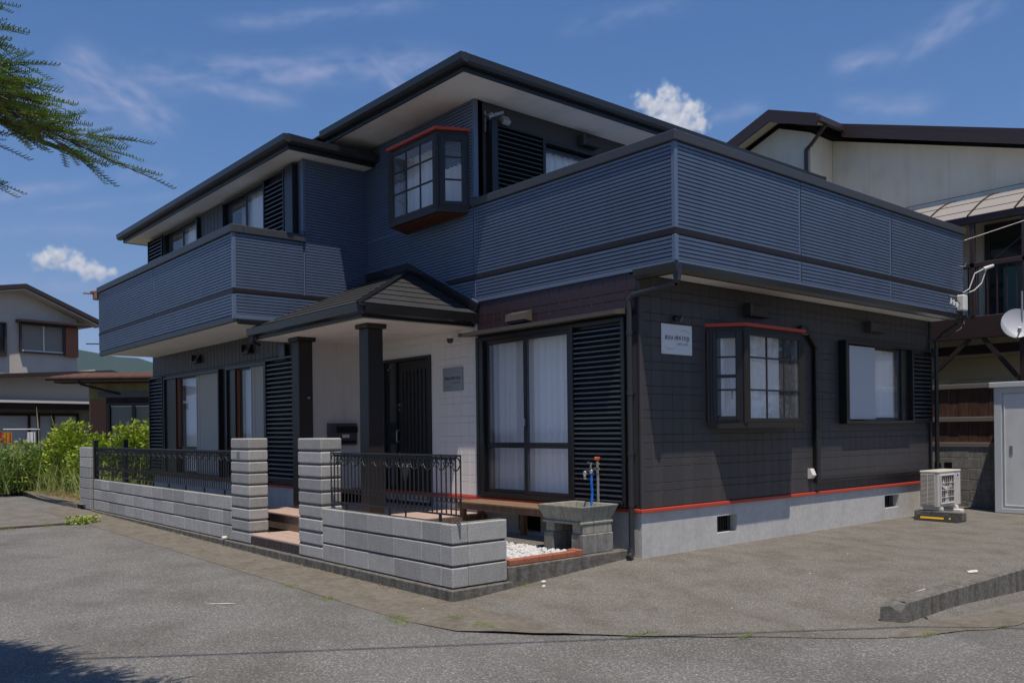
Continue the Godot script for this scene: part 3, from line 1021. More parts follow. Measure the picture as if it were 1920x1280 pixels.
	# backing walls behind the panels
	for w_ in [[Vector3(0.0, 3.34, 0.53), Vector3(0.12, 4.70, -3.03)], [Vector3(0.12, 3.34, 0.534), Vector3(7.585, 4.70, 0.415)], [Vector3(7.465, 3.34, 0.415), Vector3(7.585, 4.70, -3.03)], [Vector3(-2.344, 3.24, -6.03), Vector3(-2.23, 4.56, -13.17)], [Vector3(-2.23, 3.24, -6.14), Vector3(-1.19, 4.56, -6.022)], [Vector3(-2.23, 3.24, -13.17), Vector3(-1.19, 4.56, -13.05)], [Vector3(-1.18, 3.302, -6.16), Vector3(0.0, 5.9, -6.022)]]:
		lbox("parapet_core", w_[0], w_[1], M.siding_trim, H)
	obj("upper_wall", wall_mesh("x", 0.002, -6.04, -3.045, 3.335, 6.25, [[-4.78, -3.22, 4.72, 5.80]]), M.siding_trim, H)
	# dark band and joints
	mb = MB.new()
	wb(mb, "x", 0.0, -6.03, 0.55, 3.667, 3.733, -0.01, 0.022, 0.008)
	wb(mb, "z", 0.535, 0.0, 7.61, 3.667, 3.733, -0.01, 0.022, 0.008)
	wb(mb, "x", -2.345, -13.19, -6.0, 3.627, 3.713, -0.01, 0.022, 0.008)
	wb(mb, "z", -6.02, -2.345, -0.03, 3.647, 3.713, -0.01, 0.022, 0.008)
	obj("dark_band", mb.mesh(), M.band, H)
	mb = MB.new()
	for r in runs:
		var bot := 3.32 if r[1] < -1.0 else 3.38
		wb(mb, r[0], r[1], r[2] - 0.012, r[2] + 0.012, bot, 3.664, 0.0, 0.018, 0.003)
		wb(mb, r[0], r[1], r[2] - 0.012, r[2] + 0.012, 3.737, 4.69 if r[1] > -1.0 else 4.54, 0.0, 0.018, 0.003)
	mb.box(Vector3(-0.022, 3.37, 0.50), Vector3(0.035, 3.664, 0.557), 0.006)
	mb.box(Vector3(-0.022, 3.736, 0.50), Vector3(0.035, 4.70, 0.557), 0.006)
	mb.box(Vector3(-2.367, 3.25, -6.05), Vector3(-2.31, 3.624, -5.998), 0.006)
	mb.box(Vector3(-2.367, 3.716, -6.05), Vector3(-2.31, 4.56, -5.998), 0.006)
	mb.box(Vector3(-1.20, 4.74, -6.05), Vector3(-1.15, 5.9, -6.0), 0.006)
	mb.box(Vector3(-0.02, 4.84, -3.085), Vector3(0.05, 6.25, -3.03), 0.006)
	wb(mb, "x", 0.0, -6.03, 0.54, 3.335, 3.38, 0.0, 0.022, 0.006)
	wb(mb, "z", 0.535, 0.02, 7.6, 3.335, 3.38, 0.0, 0.022, 0.006)
	wb(mb, "z", -6.02, -2.32, -0.03, 3.25, 3.31, 0.0, 0.022, 0.006)
	obj("panel_trim", mb.mesh(), M.siding_trim, H)
	# copings
	mb = MB.new()
	mb.box(Vector3(-0.05, 4.70, 0.585), Vector3(0.16, 4.815, -3.09), 0.008)
	mb.box(Vector3(0.162, 4.70, 0.585), Vector3(7.64, 4.813, 0.38), 0.008)
	mb.box(Vector3(7.43, 4.70, 0.378), Vector3(7.64, 4.812, -3.03), 0.008)
	mb.box(Vector3(-2.395, 4.56, -5.975), Vector3(-2.19, 4.68, -13.22), 0.008)
	mb.box(Vector3(-2.188, 4.56, -5.975), Vector3(-1.16, 4.678, -6.17), 0.008)
	mb.box(Vector3(-2.188, 4.56, -13.03), Vector3(-1.19, 4.678, -13.22), 0.008)
	obj("coping", mb.mesh(), M.coping, H)
	mb = MB.new()
	mb.bar(Vector3(-2.46, 4.60, -13.40), Vector3(-2.10, 4.66, -13.40), 0.16, 0.05, Vector3.UP, 0.008)
	mb.bar(Vector3(-2.62, 4.56, -13.36), Vector3(-2.2, 4.57, -13.36), 0.03, 0.03)
	mb.box(Vector3(-2.42, 4.44, -13.42), Vector3(-2.28, 4.57, -13.24), 0.01)
	obj("balcony_drip_edge", mb.mesh(), M.roof_rust, H)
	# undersides
	lbox("balcony_soffit", Vector3(0.002, 3.30, 0.53), Vector3(7.58, 3.333, 0.012), M.soffit, H)
	lbox("balcony_soffit", Vector3(-2.30, 3.235, -13.15), Vector3(-1.182, 3.30, -6.03), M.soffit, H)
	lbox("balcony_edge", Vector3(-2.36, 3.205, -13.19), Vector3(-2.302, 3.305, -6.0), M.fascia, H, 0.008)
	lbox("balcony_edge", Vector3(-2.30, 3.175, -6.028), Vector3(-1.9, 3.245, -5.97), M.black_metal, H, 0.008)
	lbox("balcony_floor", Vector3(0.125, 3.336, 0.41), Vector3(7.46, 3.40, -3.03), M.siding_trim, H)
	lbox("balcony_floor", Vector3(-2.228, 3.302, -13.04), Vector3(-1.19, 3.36, -6.15), M.siding_trim, H)
	# gutter below the right balcony, with its downpipe
	gut = MB.new()
	gut.slab([Vector3(0, 3.335, 0.535), Vector3(0, 3.335, 0.625), Vector3(0, 3.26, 0.615), Vector3(0, 3.225, 0.58), Vector3(0, 3.225, 0.535)], Vector3(7.55, 0, 0))
	gut.slab([Vector3(-0.002, 3.335, 0.0), Vector3(-0.115, 3.335, 0.0), Vector3(-0.105, 3.26, 0.0), Vector3(-0.07, 3.225, 0.0), Vector3(-0.002, 3.225, 0.0)], Vector3(0, 0, 0.625))
	obj("balcony_gutter", gut.mesh(), M.black_gloss, H)
	var dp := MB.new()
	dp.cone(Vector3(-0.03, 3.24, 0.58), Vector3(-0.03, 3.14, 0.58), 0.055, 0.035, 12)
	dp.tube([Vector3(-0.03, 3.16, 0.58), Vector3(-0.03, 3.12, 0.56), Vector3(-0.07, 3.05, -0.04), Vector3(-0.08, 3.0, -0.09), Vector3(-0.08, 0.10, -0.09)], 0.034, 12)
	for y in [2.6, 1.9, 1.2, 0.6]:
		dp.cone(Vector3(-0.08, y, -0.09), Vector3(-0.08, y + 0.05, -0.09), 0.04, 0.04, 12)
		dp.box(Vector3(-0.08, y + 0.015, -0.10), Vector3(0.0, y + 0.035, -0.08))
	dp.tube([Vector3(-0.08, 0.12, -0.09), Vector3(-0.10, 0.05, -0.08), Vector3(-0.17, 0.02, -0.06)], 0.038, 12)
	obj("downpipe", dp.mesh(), M.fascia, H)
	# pipes on the wall to the drive
	dp = MB.new()
	dp.box(Vector3(3.70, 0.70, 0.012), Vector3(3.80, 2.66, 0.085), 0.012)
	dp.bar(Vector3(3.48, 2.88, 0.05), Vector3(3.76, 2.63, 0.05), 0.08, 0.09, Vector3.BACK, 0.012)
	dp.box(Vector3(3.32, 2.80, 0.01), Vector3(3.50, 2.93, 0.10), 0.02)
	dp.box(Vector3(3.80, 0.70, 0.012), Vector3(7.1, 0.745, 0.06), 0.01)
	obj("pipe_cover", dp.mesh(), M.black_metal, H)
	dp = MB.new()
	dp.tube([Vector3(7.60, 3.22, 0.45), Vector3(7.57, 3.1, 0.25), Vector3(7.56, 2.95, 0.10), Vector3(7.56, 0.05, 0.10)], 0.036, 10)
	dp.tube([Vector3(7.44, 3.28, 0.05), Vector3(7.44, 0.6, 0.05)], 0.022, 8)
	obj("downpipe", dp.mesh(), M.black_metal, H)
	vent_hood(H, "z", 0.0, 2.04, 2.96, M.tile_dark)
	vent_hood(H, "z", 0.0, 5.24, 2.96, M.tile_dark)
	# covered socket
	var so := wnode(H, "outdoor_socket", "z", 0.0, 3.56, 0.77)
	mb = MB.new()
	mb.slab([Vector3(0, 0, 0.012), Vector3(0, 0.0, 0.05), Vector3(0, 0.05, 0.09), Vector3(0, 0.14, 0.05), Vector3(0, 0.14, 0.012)], Vector3(0.10, 0, 0))
	obj("cover", mb.mesh(), M.white_plastic, so)

	build_bay(H, Transform3D(Basis.IDENTITY, Vector3(1.27, 1.50, 0.0)), 1.90, 0.30, 0.35, 1.30, [0.43, 0.86], true, M.tile_dark)
	build_bay(H, Transform3D(Basis(Vector3.BACK, Vector3.UP, Vector3.LEFT), Vector3(0.0, 4.64, -4.84)), 1.66, 0.22, 0.42, 1.20, [0.46, 0.83], false, M.siding_trim)

	# --- window to the drive with its shutter box
	var dw := wnode(H, "drive_window", "z", 0.0, 4.47, 1.545)
	mb = MB.new()
	ring(mb, 0.0, 2.20, 0.0, 1.25, 0.05, 0.0, 0.13, 0.006)
	mb.box(Vector3(0.05, 0.05, 0.0), Vector3(0.12, 1.20, 0.115), 0.006)
	mb.box(Vector3(1.90, 0.05, 0.0), Vector3(2.15, 1.20, 0.06), 0.006)
	obj("frame", mb.mesh(), M.black_metal, dw)
	sash(dw, 0.12, 1.0, 0.06, 1.19, 0.045, 0.03, [], [], M.black_metal)
	lbox("insect_screen", Vector3(0.14, 0.07, 0.07), Vector3(0.97, 1.18, 0.078), M.frosted, dw)
	sash(dw, 0.97, 1.90, 0.06, 1.19, 0.02, 0.035)
	obj("curtain", pleats(0.9, 1.95, 0.05, 1.2, -0.07, 0.018, 8.0), M.curtain, dw)
	shutter(H, "z", 0.0, 6.68, 7.42, 1.56, 2.78, 0.10, 0.07, 0.03)

	# --- upper room above the right balcony
	obj("upper_wall", wall_mesh("z", -3.045, 0.02, W, 3.41, 6.25, [[1.28, 2.44, 3.6, 5.9]]), M.plank_dark, H)
	lbox("shutter_case", Vector3(0.20, 3.45, -3.04), Vector3(0.31, 5.97, -2.90), M.black_metal, H, 0.006)
	shutter(H, "z", -3.045, 0.31, 1.26, 3.5, 5.95, 0.11, 0.07, 0.035, M.black_gloss)
	var uw := wnode(H, "upper_window", "z", -3.045, 1.27, 3.5)
	mb = MB.new()
	ring(mb, 0.0, 1.2, 0.0, 2.43, 0.05, -0.1, 0.07)
	obj("frame", mb.mesh(), M.black_metal, uw)
	sash(uw, 0.05, 1.15, 0.05, 2.33, 0.0, 0.045)
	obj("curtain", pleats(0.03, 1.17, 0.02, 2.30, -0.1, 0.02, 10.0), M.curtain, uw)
	vent_hood(H, "z", -3.045, 2.08, 6.0, M.plank_dark, 0.34)

	# --- upper floor of the left part
	var holes_u := [[-12.33, -10.47, 3.5, 5.78], [-9.12, -7.33, 3.5, 5.78]]
	var lu := obj("upper_wall", wall_mesh("x", -1.18, -13.4, -6.165, 3.37, 5.88, holes_u), M.plank_dark, H)
	planks(lu, "x", -1.18, -10.36, -9.17, 3.4, 5.87, [], M.plank_dark)
	shutter(H, "x", -1.18, -13.33, -12.40, 3.5, 5.83, 0.11, 0.076, 0.03)
	shutter(H, "x", -1.18, -7.28, -6.50, 3.5, 5.83, 0.11, 0.076, 0.035)
	lbox("shutter_case", Vector3(-1.28, 3.42, -6.48), Vector3(-1.182, 5.86, -6.20), M.black_metal, H, 0.006)
	for wdw in [[-12.38, 1.97], [-9.16, 1.86]]:
		var n := wnode(H, "balcony_window", "x", -1.18, wdw[0], 3.5)
		var w: float = wdw[1]
		mb = MB.new()
		ring(mb, 0.0, w, 0.0, 2.33, 0.05, -0.1, 0.08)
		obj("frame", mb.mesh(), M.black_metal, n)
		sash(n, 0.08, w * 0.55, 0.05, 2.28, -0.02, 0.05)
		sash(n, w * 0.53, w - 0.05, 0.05, 2.28, 0.02, 0.05)
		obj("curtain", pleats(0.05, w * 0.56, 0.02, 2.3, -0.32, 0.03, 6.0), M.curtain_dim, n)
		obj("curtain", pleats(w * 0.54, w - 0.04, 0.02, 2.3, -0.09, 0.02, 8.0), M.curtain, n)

	# --- roofs
	build_roof(H, "main_roof", Vector3(-0.72, 6.25, -10.7), Vector3(8.2, 6.25, -2.36), 0.40, -6.10)
	build_roof(H, "left_roof", Vector3(-1.60, 5.90, -14.05), Vector3(4.6, 5.90, -5.68), 0.36, -99.0, -0.02)
	# light over the balcony corner, on a bracket
	var fl_ := node("balcony_lamp", H, Vector3(0.14, 6.0, -3.03))
	mb = MB.new()
	mb.bar(Vector3(0, -0.02, 0.14), Vector3(0.26, 0.10, 0.14), 0.03, 0.04)
	mb.bar(Vector3(0.02, -0.20, 0.02), Vector3(0.02, 0.10, 0.02), 0.025, 0.025, Vector3.BACK)
	mb.bar(Vector3(0.02, 0.02, 0.0), Vector3(0.02, 0.02, 0.18), 0.025, 0.025)
	mb.bar(Vector3(0.11, -0.16, 0.02), Vector3(0.11, 0.08, 0.02), 0.02, 0.02, Vector3.BACK)
	mb.ball(Vector3(0.12, 0.04, 0.15), Vector3(0.03, 0.03, 0.03), 8, 6)
	obj("bracket", mb.mesh(), M.steel, fl_)
	mb = MB.new()
	mb.t = Transform3D(Basis(Vector3(1, 0, 0), -0.6), Vector3(0.32, 0.0, 0.12))
	mb.box(Vector3(-0.07, -0.06, -0.04), Vector3(0.07, 0.06, 0.04), 0.012)
	obj("lamp_head", mb.mesh(), M.galvanised, fl_)


# a bay window in local axes: w wide on the wall, sides splayed by s, out by d, h high
func build_bay(H: Node3D, at: Transform3D, w: float, s: float, d: float, h: float, rows: Array, latch: bool, m: Material) -> void:
	var n := dnode(H, "bay_window", at.origin, at.basis)
	var fl := [Vector3(0, 0, 0.002), Vector3(s, 0, d), Vector3(w - s, 0, d), Vector3(w, 0, 0.002)]
	var plan := func(e: float) -> Array:
		return [Vector3(-e, 0, 0.004), Vector3(s - e * 0.7, 0, d + e), Vector3(w - s + e * 0.7, 0, d + e), Vector3(w + e, 0, 0.004)]
	var mb := MB.new()
	var low: Array = plan.call(0.02)
	mb.slab(low, Vector3(0, 0.07, 0))
	obj("sill", mb.mesh(), M.brown_black, n)
	if not latch:
		mb = MB.new()
		mb.slab((plan.call(-0.03) as Array).map(func(p): return p + Vector3(0, -0.016, 0)), Vector3(0, 0.014, 0))
		obj("underside", mb.mesh(), M.wood_jamb, n)
	mb = MB.new()
	mb.slab((plan.call(0.0) as Array).map(func(p): return p + Vector3(0, h - 0.085, 0)), Vector3(0, 0.055, 0))
	obj("head", mb.mesh(), M.brown_black, n)
	mb = MB.new()
	mb.slab((plan.call(0.05) as Array).map(func(p): return p + Vector3(0, h - 0.03, 0)), Vector3(0, 0.038, 0))
	obj("red_cap", mb.mesh(), M.red_trim, n)
	# posts at the corners
	mb = MB.new()
	for p in fl:
		mb.cone(p + Vector3(0, 0.07, 0), p + Vector3(0, h - 0.086, 0), 0.04, 0.04, 8)
	obj("post", mb.mesh(), M.brown_black, n)
	for k in 3:
		var a: Vector3 = fl[k]
		var b: Vector3 = fl[k + 1]
		var x := (b - a).normalized()
		var f := Transform3D(Basis(x, Vector3.UP, x.cross(Vector3.UP)), a)
		var l := a.distance_to(b)
		var side := k != 1
		var fw := 0.075 if side else 0.055
		var cols := []
		if not side:
			cols = [l * 0.36, l * 0.66]
		var bars := MB.new()
		bars.t = f
		var y0 := 0.07
		var y1 := h - 0.086
		var e := 0.03
		ring(bars, e, l - e, y0, y1, fw, -0.02, 0.02)
		if side:
			ring(bars, e + 0.03, l - e - 0.03, y0 + 0.03, y1 - 0.03, fw * 0.75, -0.03, 0.034)
		var ys := [y0 + fw]
		for r in rows:
			var ry: float = y0 + r * (y1 - y0) / 1.20
			ys.append(ry)
			bars.box(Vector3(e + fw, ry - 0.011, -0.012), Vector3(l - e - fw, ry + 0.011, 0.014), 0.003)
		if side and latch:
			bars.box(Vector3(e + fw, y0 + 0.56, -0.012), Vector3(l - e - fw, y0 + 0.60, 0.018), 0.003)
		for c in cols:
			bars.box(Vector3(c - 0.010, y0 + fw, -0.011), Vector3(c + 0.010, y1 - fw, 0.012), 0.003)
		obj("sash", bars.mesh(), M.black_metal if side else M.brown_black, n)
		ys.append(y1 - fw)
		var xs := [e + fw] + cols + [l - e - fw]
		for i in xs.size() - 1:
			for j in ys.size() - 1:
				var g := MB.new()
				g.t = f
				g.quad(Vector3(xs[i], ys[j], 0), Vector3(xs[i + 1], ys[j], 0), Vector3(xs[i + 1], ys[j + 1], 0), Vector3(xs[i], ys[j + 1], 0))
				obj("pane", g.mesh(), M.pane, n)
	# curtains hang along the front, drawn aside at the right
	obj("curtain", pleats(0.17, w * (0.80 if latch else 0.66), 0.075, h - 0.09, 0.08, 0.025, 10.0), M.curtain, n)
	if not latch:
		obj("curtain", pleats(w * 0.68, w - 0.03, 0.02, h * 0.62, 0.04, 0.02, 5.0), M.curtain, n)
	else:
		var lt := MB.new()
		lt.t = Transform3D(Basis(Vector3(fl[1] - fl[0]).normalized(), Vector3.UP, Vector3(fl[1] - fl[0]).normalized().cross(Vector3.UP)), fl[0])
		lt.tube([Vector3(0.30, 0.36, -0.03), Vector3(0.30, 0.48, -0.03), Vector3(0.34, 0.50, -0.03)], 0.008, 6)
		obj("latch", lt.mesh(), M.black_metal, n)


# hipped roof over an eave rectangle (lo, hi at soffit height); the eave facing +z ends at stop_z where a lower part takes over
func build_roof(H: Node3D, called: String, lo: Vector3, hi: Vector3, slope: float, left_stop: float, stop_x := 99.0) -> void:
	var n := node(called, H)
	var mb := MB.new()
	var hx := minf(hi.x, stop_x)
	var zs := hi.z - 0.41
	mb.box(Vector3(lo.x + 0.03, lo.y, lo.z + 0.03), Vector3(hi.x - 0.03, lo.y + 0.03, zs))
	mb.box(Vector3(lo.x + 0.03, lo.y, zs), Vector3(hx - 0.03, lo.y + 0.03, hi.z - 0.03))
	obj("soffit", mb.mesh(), M.soffit, n)
	mb = MB.new()
	var f0 := lo.y - 0.012
	var f1 := lo.y + 0.15
	mb.box(Vector3(lo.x, f0, maxf(lo.z, left_stop)), Vector3(lo.x + 0.03, f1, hi.z), 0.004)
	if stop_x > 50.0:
		mb.box(Vector3(hi.x - 0.03, f0, lo.z), Vector3(hi.x, f1, hi.z), 0.004)
	mb.box(Vector3(lo.x + 0.03, f0, hi.z - 0.03), Vector3(hx - 0.03, f1, hi.z), 0.004)
	mb.box(Vector3(lo.x + 0.03, f0, lo.z), Vector3(hi.x - 0.03, f1, lo.z + 0.03), 0.004)
	obj("fascia", mb.mesh(), M.black_metal, n)
	# gutters: on the long street side and on the side to the drive
	mb = MB.new()
	var gx := [Vector3(lo.x - 0.002, f1 + 0.03, 0), Vector3(lo.x - 0.12, f1 + 0.03, 0), Vector3(lo.x - 0.11, f1 - 0.06, 0), Vector3(lo.x - 0.07, f1 - 0.09, 0), Vector3(lo.x - 0.002, f1 - 0.09, 0)]
	var z0 := maxf(lo.z - 0.1, left_stop)
	mb.slab(gx.map(func(p): return p + Vector3(0, 0, z0)), Vector3(0, 0, hi.z + 0.11 - z0))
	var gz := [Vector3(0, f1 + 0.028, hi.z + 0.002), Vector3(0, f1 + 0.028, hi.z + 0.115), Vector3(0, f1 - 0.06, hi.z + 0.105), Vector3(0, f1 - 0.09, hi.z + 0.07), Vector3(0, f1 - 0.09, hi.z + 0.002)]
	mb.slab(gz.map(func(p): return p + Vector3(lo.x - 0.001, 0, 0)), Vector3(hx - lo.x, 0, 0))
	obj("gutter", mb.mesh(), M.fascia, n)
	# roof planes
	var e := 0.06
	var y := f1 + 0.012
	var a := Vector3(lo.x - e, y, hi.z + e)
	var b := Vector3(hi.x + e, y, hi.z + e)
	var c := Vector3(hi.x + e, y, lo.z - e)
	var d := Vector3(lo.x - e, y, lo.z - e)
	var wx := (hi.x - lo.x) / 2 + e
	var wz := (hi.z - lo.z) / 2 + e
	var half := minf(wx, wz)
	var r0 := Vector3((lo.x + hi.x) / 2, y + half * slope, (lo.z + hi.z) / 2)
	var r1 := r0
	if wx > wz:
		r0.x -= wx - wz
		r1.x += wx - wz
	else:
		r0.z += wz - wx
		r1.z -= wz - wx
	mb = MB.new()
	var dn := Vector3(0, -0.03, 0)
	if wx > wz:
		mb.slab([a, b, r1, r0], dn)
		mb.slab([d, a, r0], dn)
		mb.slab([c, d, r0, r1], dn)
		mb.slab([b, c, r1], dn)
	else:
		mb.slab([a, b, r0], dn)
		mb.slab([d, a, r0, r1], dn)
		mb.slab([c, d, r1], dn)
		mb.slab([b, c, r1, r0], dn)
	obj("slope", mb.mesh(), M.roofing, n)
	mb = MB.new()
	for p in [[a, r0], [d, r1 if wx <= wz else r0], [r0, r1], [b, r0 if wx <= wz else r1]]:
		if p[0].distance_to(p[1]) > 0.1:
			mb.bar(p[0] + Vector3(0, 0.02, 0), p[1] + Vector3(0, 0.02, 0), 0.12, 0.03, Vector3.UP, 0.006)
	obj("ridge_cap", mb.mesh(), M.black_gloss, n)
	# snow guards along the eave to the drive
	var k := 0
	var g := MB.new()
	g.box(Vector3(-0.05, 0, -0.02), Vector3(0.05, 0.055, 0.02), 0.006)
	var gm := g.mesh()
	var x := lo.x + 0.9
	while x < lo.x + 4.2:
		piece("snow_guard", k, gm, M.black_metal, n, Vector3(x, y + 0.02, hi.z - 0.02))
		k += 1
		x += 0.62


# ---------------------------------------------------------------- ground
func street_y(x: float, z: float) -> float:
	var y := -0.185
	y += 0.10 * clampf(-z / 13.0, 0.0, 1.0)
	y -= 0.06 * clampf(x + 0.4, 0.0, 8.0) * smoothstep(1.5, 3.3, z)
	y += 0.02 * clampf(-(x + 5.0) / 4.0, 0, 1)
	return y


func drive_y(x: float, z: float) -> float:
	if x < -2.6:
		return lerpf(street_y(x, z) + 0.004, street_y(x, z) + 0.022, clampf((x + 3.37) / 0.3, 0, 1))
	var f := clampf(-x / 2.4, 0.0, 1.4) + clampf(z, 0.0, 5.0) / 3.2 * smoothstep(0.9, -0.45, x)
	var y := -0.162 * clampf(f, 0.0, 1.0) - 0.006 * clampf(z, 0, 3)
	if z > 3.1:
		var g := smoothstep(3.1, 3.6, z) if x < -0.35 else smoothstep(3.14, 3.2, z)
		y = lerpf(y, street_y(x, z) + 0.006, g)
	return y


func grid_mesh(x0: float, x1: float, z0: float, z1: float, step: float, h: Callable, keep: Callable) -> ArrayMesh:
	var mb := MB.new()
	var nx := int(ceil((x1 - x0) / step))
	var nz := int(ceil((z1 - z0) / step))
	var dx := (x1 - x0) / nx
	var dz := (z1 - z0) / nz
	var pos := func(i: int, j: int) -> Vector3:
		var x := x0 + i * dx
		var z := z0 + j * dz
		return Vector3(x, h.call(x, z), z)
	var nor := func(p: Vector3) -> Vector3:
		var e := 0.05
		return Vector3(h.call(p.x - e, p.z) - h.call(p.x + e, p.z), 2 * e, h.call(p.x, p.z - e) - h.call(p.x, p.z + e)).normalized()
	for i in nx:
		for j in nz:
			if not keep.call(x0 + (i + 0.5) * dx, z0 + (j + 0.5) * dz):
				continue
			var a: Vector3 = pos.call(i, j)
			var b: Vector3 = pos.call(i, j + 1)
			var c: Vector3 = pos.call(i + 1, j + 1)
			var d: Vector3 = pos.call(i + 1, j)
			var na: Vector3 = nor.call(a)
			var nc: Vector3 = nor.call(c)
			mb.tri_n(a, b, c, na, nor.call(b), nc)
			mb.tri_n(a, c, d, na, nc, nor.call(d))
	return mb.mesh()


# a sheet on the concrete's height, made of columns across x
func column_mesh(x0: float, x1: float, za: Callable, zb: Callable) -> ArrayMesh:
	var mb := MB.new()
	var nx := int(ceil((x1 - x0) / 0.1))
	var nor := func(p: Vector3) -> Vector3:
		var e := 0.05
		return Vector3(drive_y(p.x - e, p.z) - drive_y(p.x + e, p.z), 2 * e, drive_y(p.x, p.z - e) - drive_y(p.x, p.z + e)).normalized()
	for i in nx:
		var xa := lerpf(x0, x1, float(i) / nx)
		var xb := lerpf(x0, x1, float(i + 1) / nx)
		var nz := maxi(4, int((zb.call(xa) - za.call(xa)) / 0.12))
		for j in nz:
			var q := []
			for c in [[xa, j], [xa, j + 1], [xb, j + 1], [xb, j]]:
				var z: float = lerpf(za.call(c[0]), zb.call(c[0]), float(c[1]) / nz)
				q.append(Vector3(c[0], drive_y(c[0], z), z))
			var n := []
			for p in q:
				n.append(nor.call(p))
			mb.tri_n(q[0], q[1], q[2], n[0], n[1], n[2])
			mb.tri_n(q[0], q[2], q[3], n[0], n[2], n[3])
	return mb.mesh()


# where the concrete ends and the asphalt begins, across the mouth of the drive
func mouth_edge(x: float) -> float:
	var pts := [[-3.38, 0.05], [-3.28, 0.75], [-2.89, 1.33], [-2.29, 1.95], [-1.69, 2.56], [-1.12, 3.16], [-0.62, 3.52], [0.11, 3.70], [1.0, 3.80], [12.0, 3.95]]
	var z: float = pts[-1][1]
	for k in pts.size() - 1:
		if x <= pts[k + 1][0]:
			z = lerpf(pts[k][1], pts[k + 1][1], clampf((x - pts[k][0]) / (pts[k + 1][0] - pts[k][0]), 0, 1))
			break
	return z + 0.02 * sin(x * 5.3) + 0.012 * sin(x * 13.0)


func build_ground() -> void:
	var far := MB.new()
	far.quad(Vector3(-900, -0.62, 900), Vector3(900, -0.62, 900), Vector3(900, -0.62, -2600), Vector3(-900, -0.62, -2600))
	struct("ground", far.mesh(), M.field)
	struct("street", grid_mesh(-16, 14, -40, 22, 0.5, street_y, func(x, z): return not (x > -1.0 and z < -0.5)), M.asphalt)
	# concrete drive, and the strip along the wall and the mouth of the drive, a little above the asphalt
	struct("driveway", column_mesh(-2.6, 9.2, func(x): return -0.17 if x < 0.0 else -0.9, func(x): return minf(3.34, mouth_edge(x))), M.driveway)
	var strip := column_mesh(-3.37, -2.6, func(x): return -14.6 + 0.1 * sin(x * 9.0), mouth_edge)
	struct("gutter_strip", strip, M.gutter_concrete)
	struct("gutter_strip", column_mesh(-0.85, 12.0, func(_x): return 3.34, mouth_edge), M.gutter_concrete)
	# neighbour's concrete apron up the street and the slot drain across it
	struct("side_path", grid_mesh(-9.0, -3.42, -24.0, -10.75, 0.5, func(x, z): return street_y(x, z) + 0.010, func(_x, _z): return true), M.driveway)
	var dr := thing("slot_drain", "rusty slot drain across the street end, level with the asphalt", "drain", Vector3(-4.9, street_y(-4.9, -10.6), -10.6))
	var d := MB.new()
	d.box(Vector3(-3.6, -0.05, -0.11), Vector3(1.75, 0.012, -0.07), 0.003)
	d.box(Vector3(-3.6, -0.05, 0.07), Vector3(1.75, 0.012, 0.11), 0.003)
	obj("channel", d.mesh(), M.brown_dark, dr)
	var gm := MB.new()
	gm.box(Vector3(-0.012, 0, -0.07), Vector3(0.012, 0.012, 0.07))
	var g := gm.mesh()
	for i in 60:
		piece("bar", i, g, M.brown_black, dr, Vector3(-3.5 + i * 0.088, -0.006, 0))
	# planting ground inside the walls
	var soil := MB.new()
	soil.box(Vector3(-2.44, -0.4, -0.30), Vector3(0.0, 0.055, -3.0))
	soil.box(Vector3(-2.44, -0.4, -5.9), Vector3(-1.19, 0.02, -13.0))
	struct("garden_ground", soil.mesh(), M.curb_concrete)
	struct("vacant_ground", grid_mesh(-2.7, 9.0, -34.0, -13.5, 0.7, func(x, z): return street_y(x, z) + 0.10 + 0.04 * sin(x * 1.7) * cos(z * 1.3), func(_x, _z): return true), M.soil)
	var lip := MB.new()
	lip.bar(Vector3(-2.66, street_y(-2.7, -14) + 0.05, -13.75), Vector3(-2.5, street_y(-2.7, -22) + 0.05, -22.0), 0.12, 0.14, Vector3.UP, 0.015)
	tag(obj("edge_kerb", lip.mesh(), M.curb_concrete), "low weathered concrete edging in front of the overgrown plot", "kerb")
	# kerb between drive and street
	var kb := thing("street_kerb", "long grey concrete kerb with a chipped blunt end beside the drive", "kerb", Vector3(-0.34, 0, 3.06))
	d = MB.new()
	var nseg := 24
	for i in nseg:
		var a := 0.10 + i * 0.5
		var b := a + 0.5
		var ya := street_y(a - 0.42, 3.2) - 0.12
		var yb := street_y(b - 0.42, 3.2) - 0.12
		var ta := -0.012 - 0.004 * a
		var tb := -0.012 - 0.004 * b
		var pa := [Vector3(a, ya, 0.13), Vector3(a, ta - 0.012, 0.12), Vector3(a, ta, 0.105), Vector3(a, ta, -0.05), Vector3(a, ya, -0.05)]
		var pb := [Vector3(b, yb, 0.13), Vector3(b, tb - 0.012, 0.12), Vector3(b, tb, 0.105), Vector3(b, tb, -0.05), Vector3(b, yb, -0.05)]
		for k in 4:
			d.away(pa[k], pb[k], pb[k + 1], pa[k + 1], Vector3(a, (ya + ta) / 2, 0.03))
	obj("body", d.mesh(), M.curb_concrete, kb)
	d = MB.new()
	rng.seed = 5
	# broken end: an uneven fan of facets
	var rim := [Vector3(0.10, -0.28, 0.13), Vector3(0.10, -0.025, 0.12), Vector3(0.10, -0.012, 0.03), Vector3(0.10, -0.012, -0.05), Vector3(0.10, -0.28, -0.05)]
	var tip := [Vector3(0.04, -0.28, 0.12), Vector3(0.035, -0.10, 0.10), Vector3(0.0, -0.045, 0.02), Vector3(-0.03, -0.06, -0.05), Vector3(-0.04, -0.28, -0.05)]
	for k in 4:
		d.away(rim[k], rim[k + 1], tip[k + 1], tip[k], Vector3(0.05, -0.15, 0.03))
	d.slab([tip[0], tip[1], tip[2], tip[3], tip[4]], Vector3(0.02, 0, 0))
	obj("broken_end", d.mesh(), M.curb_concrete, kb)
	# paint scraps on the ground
	rng.seed = 77
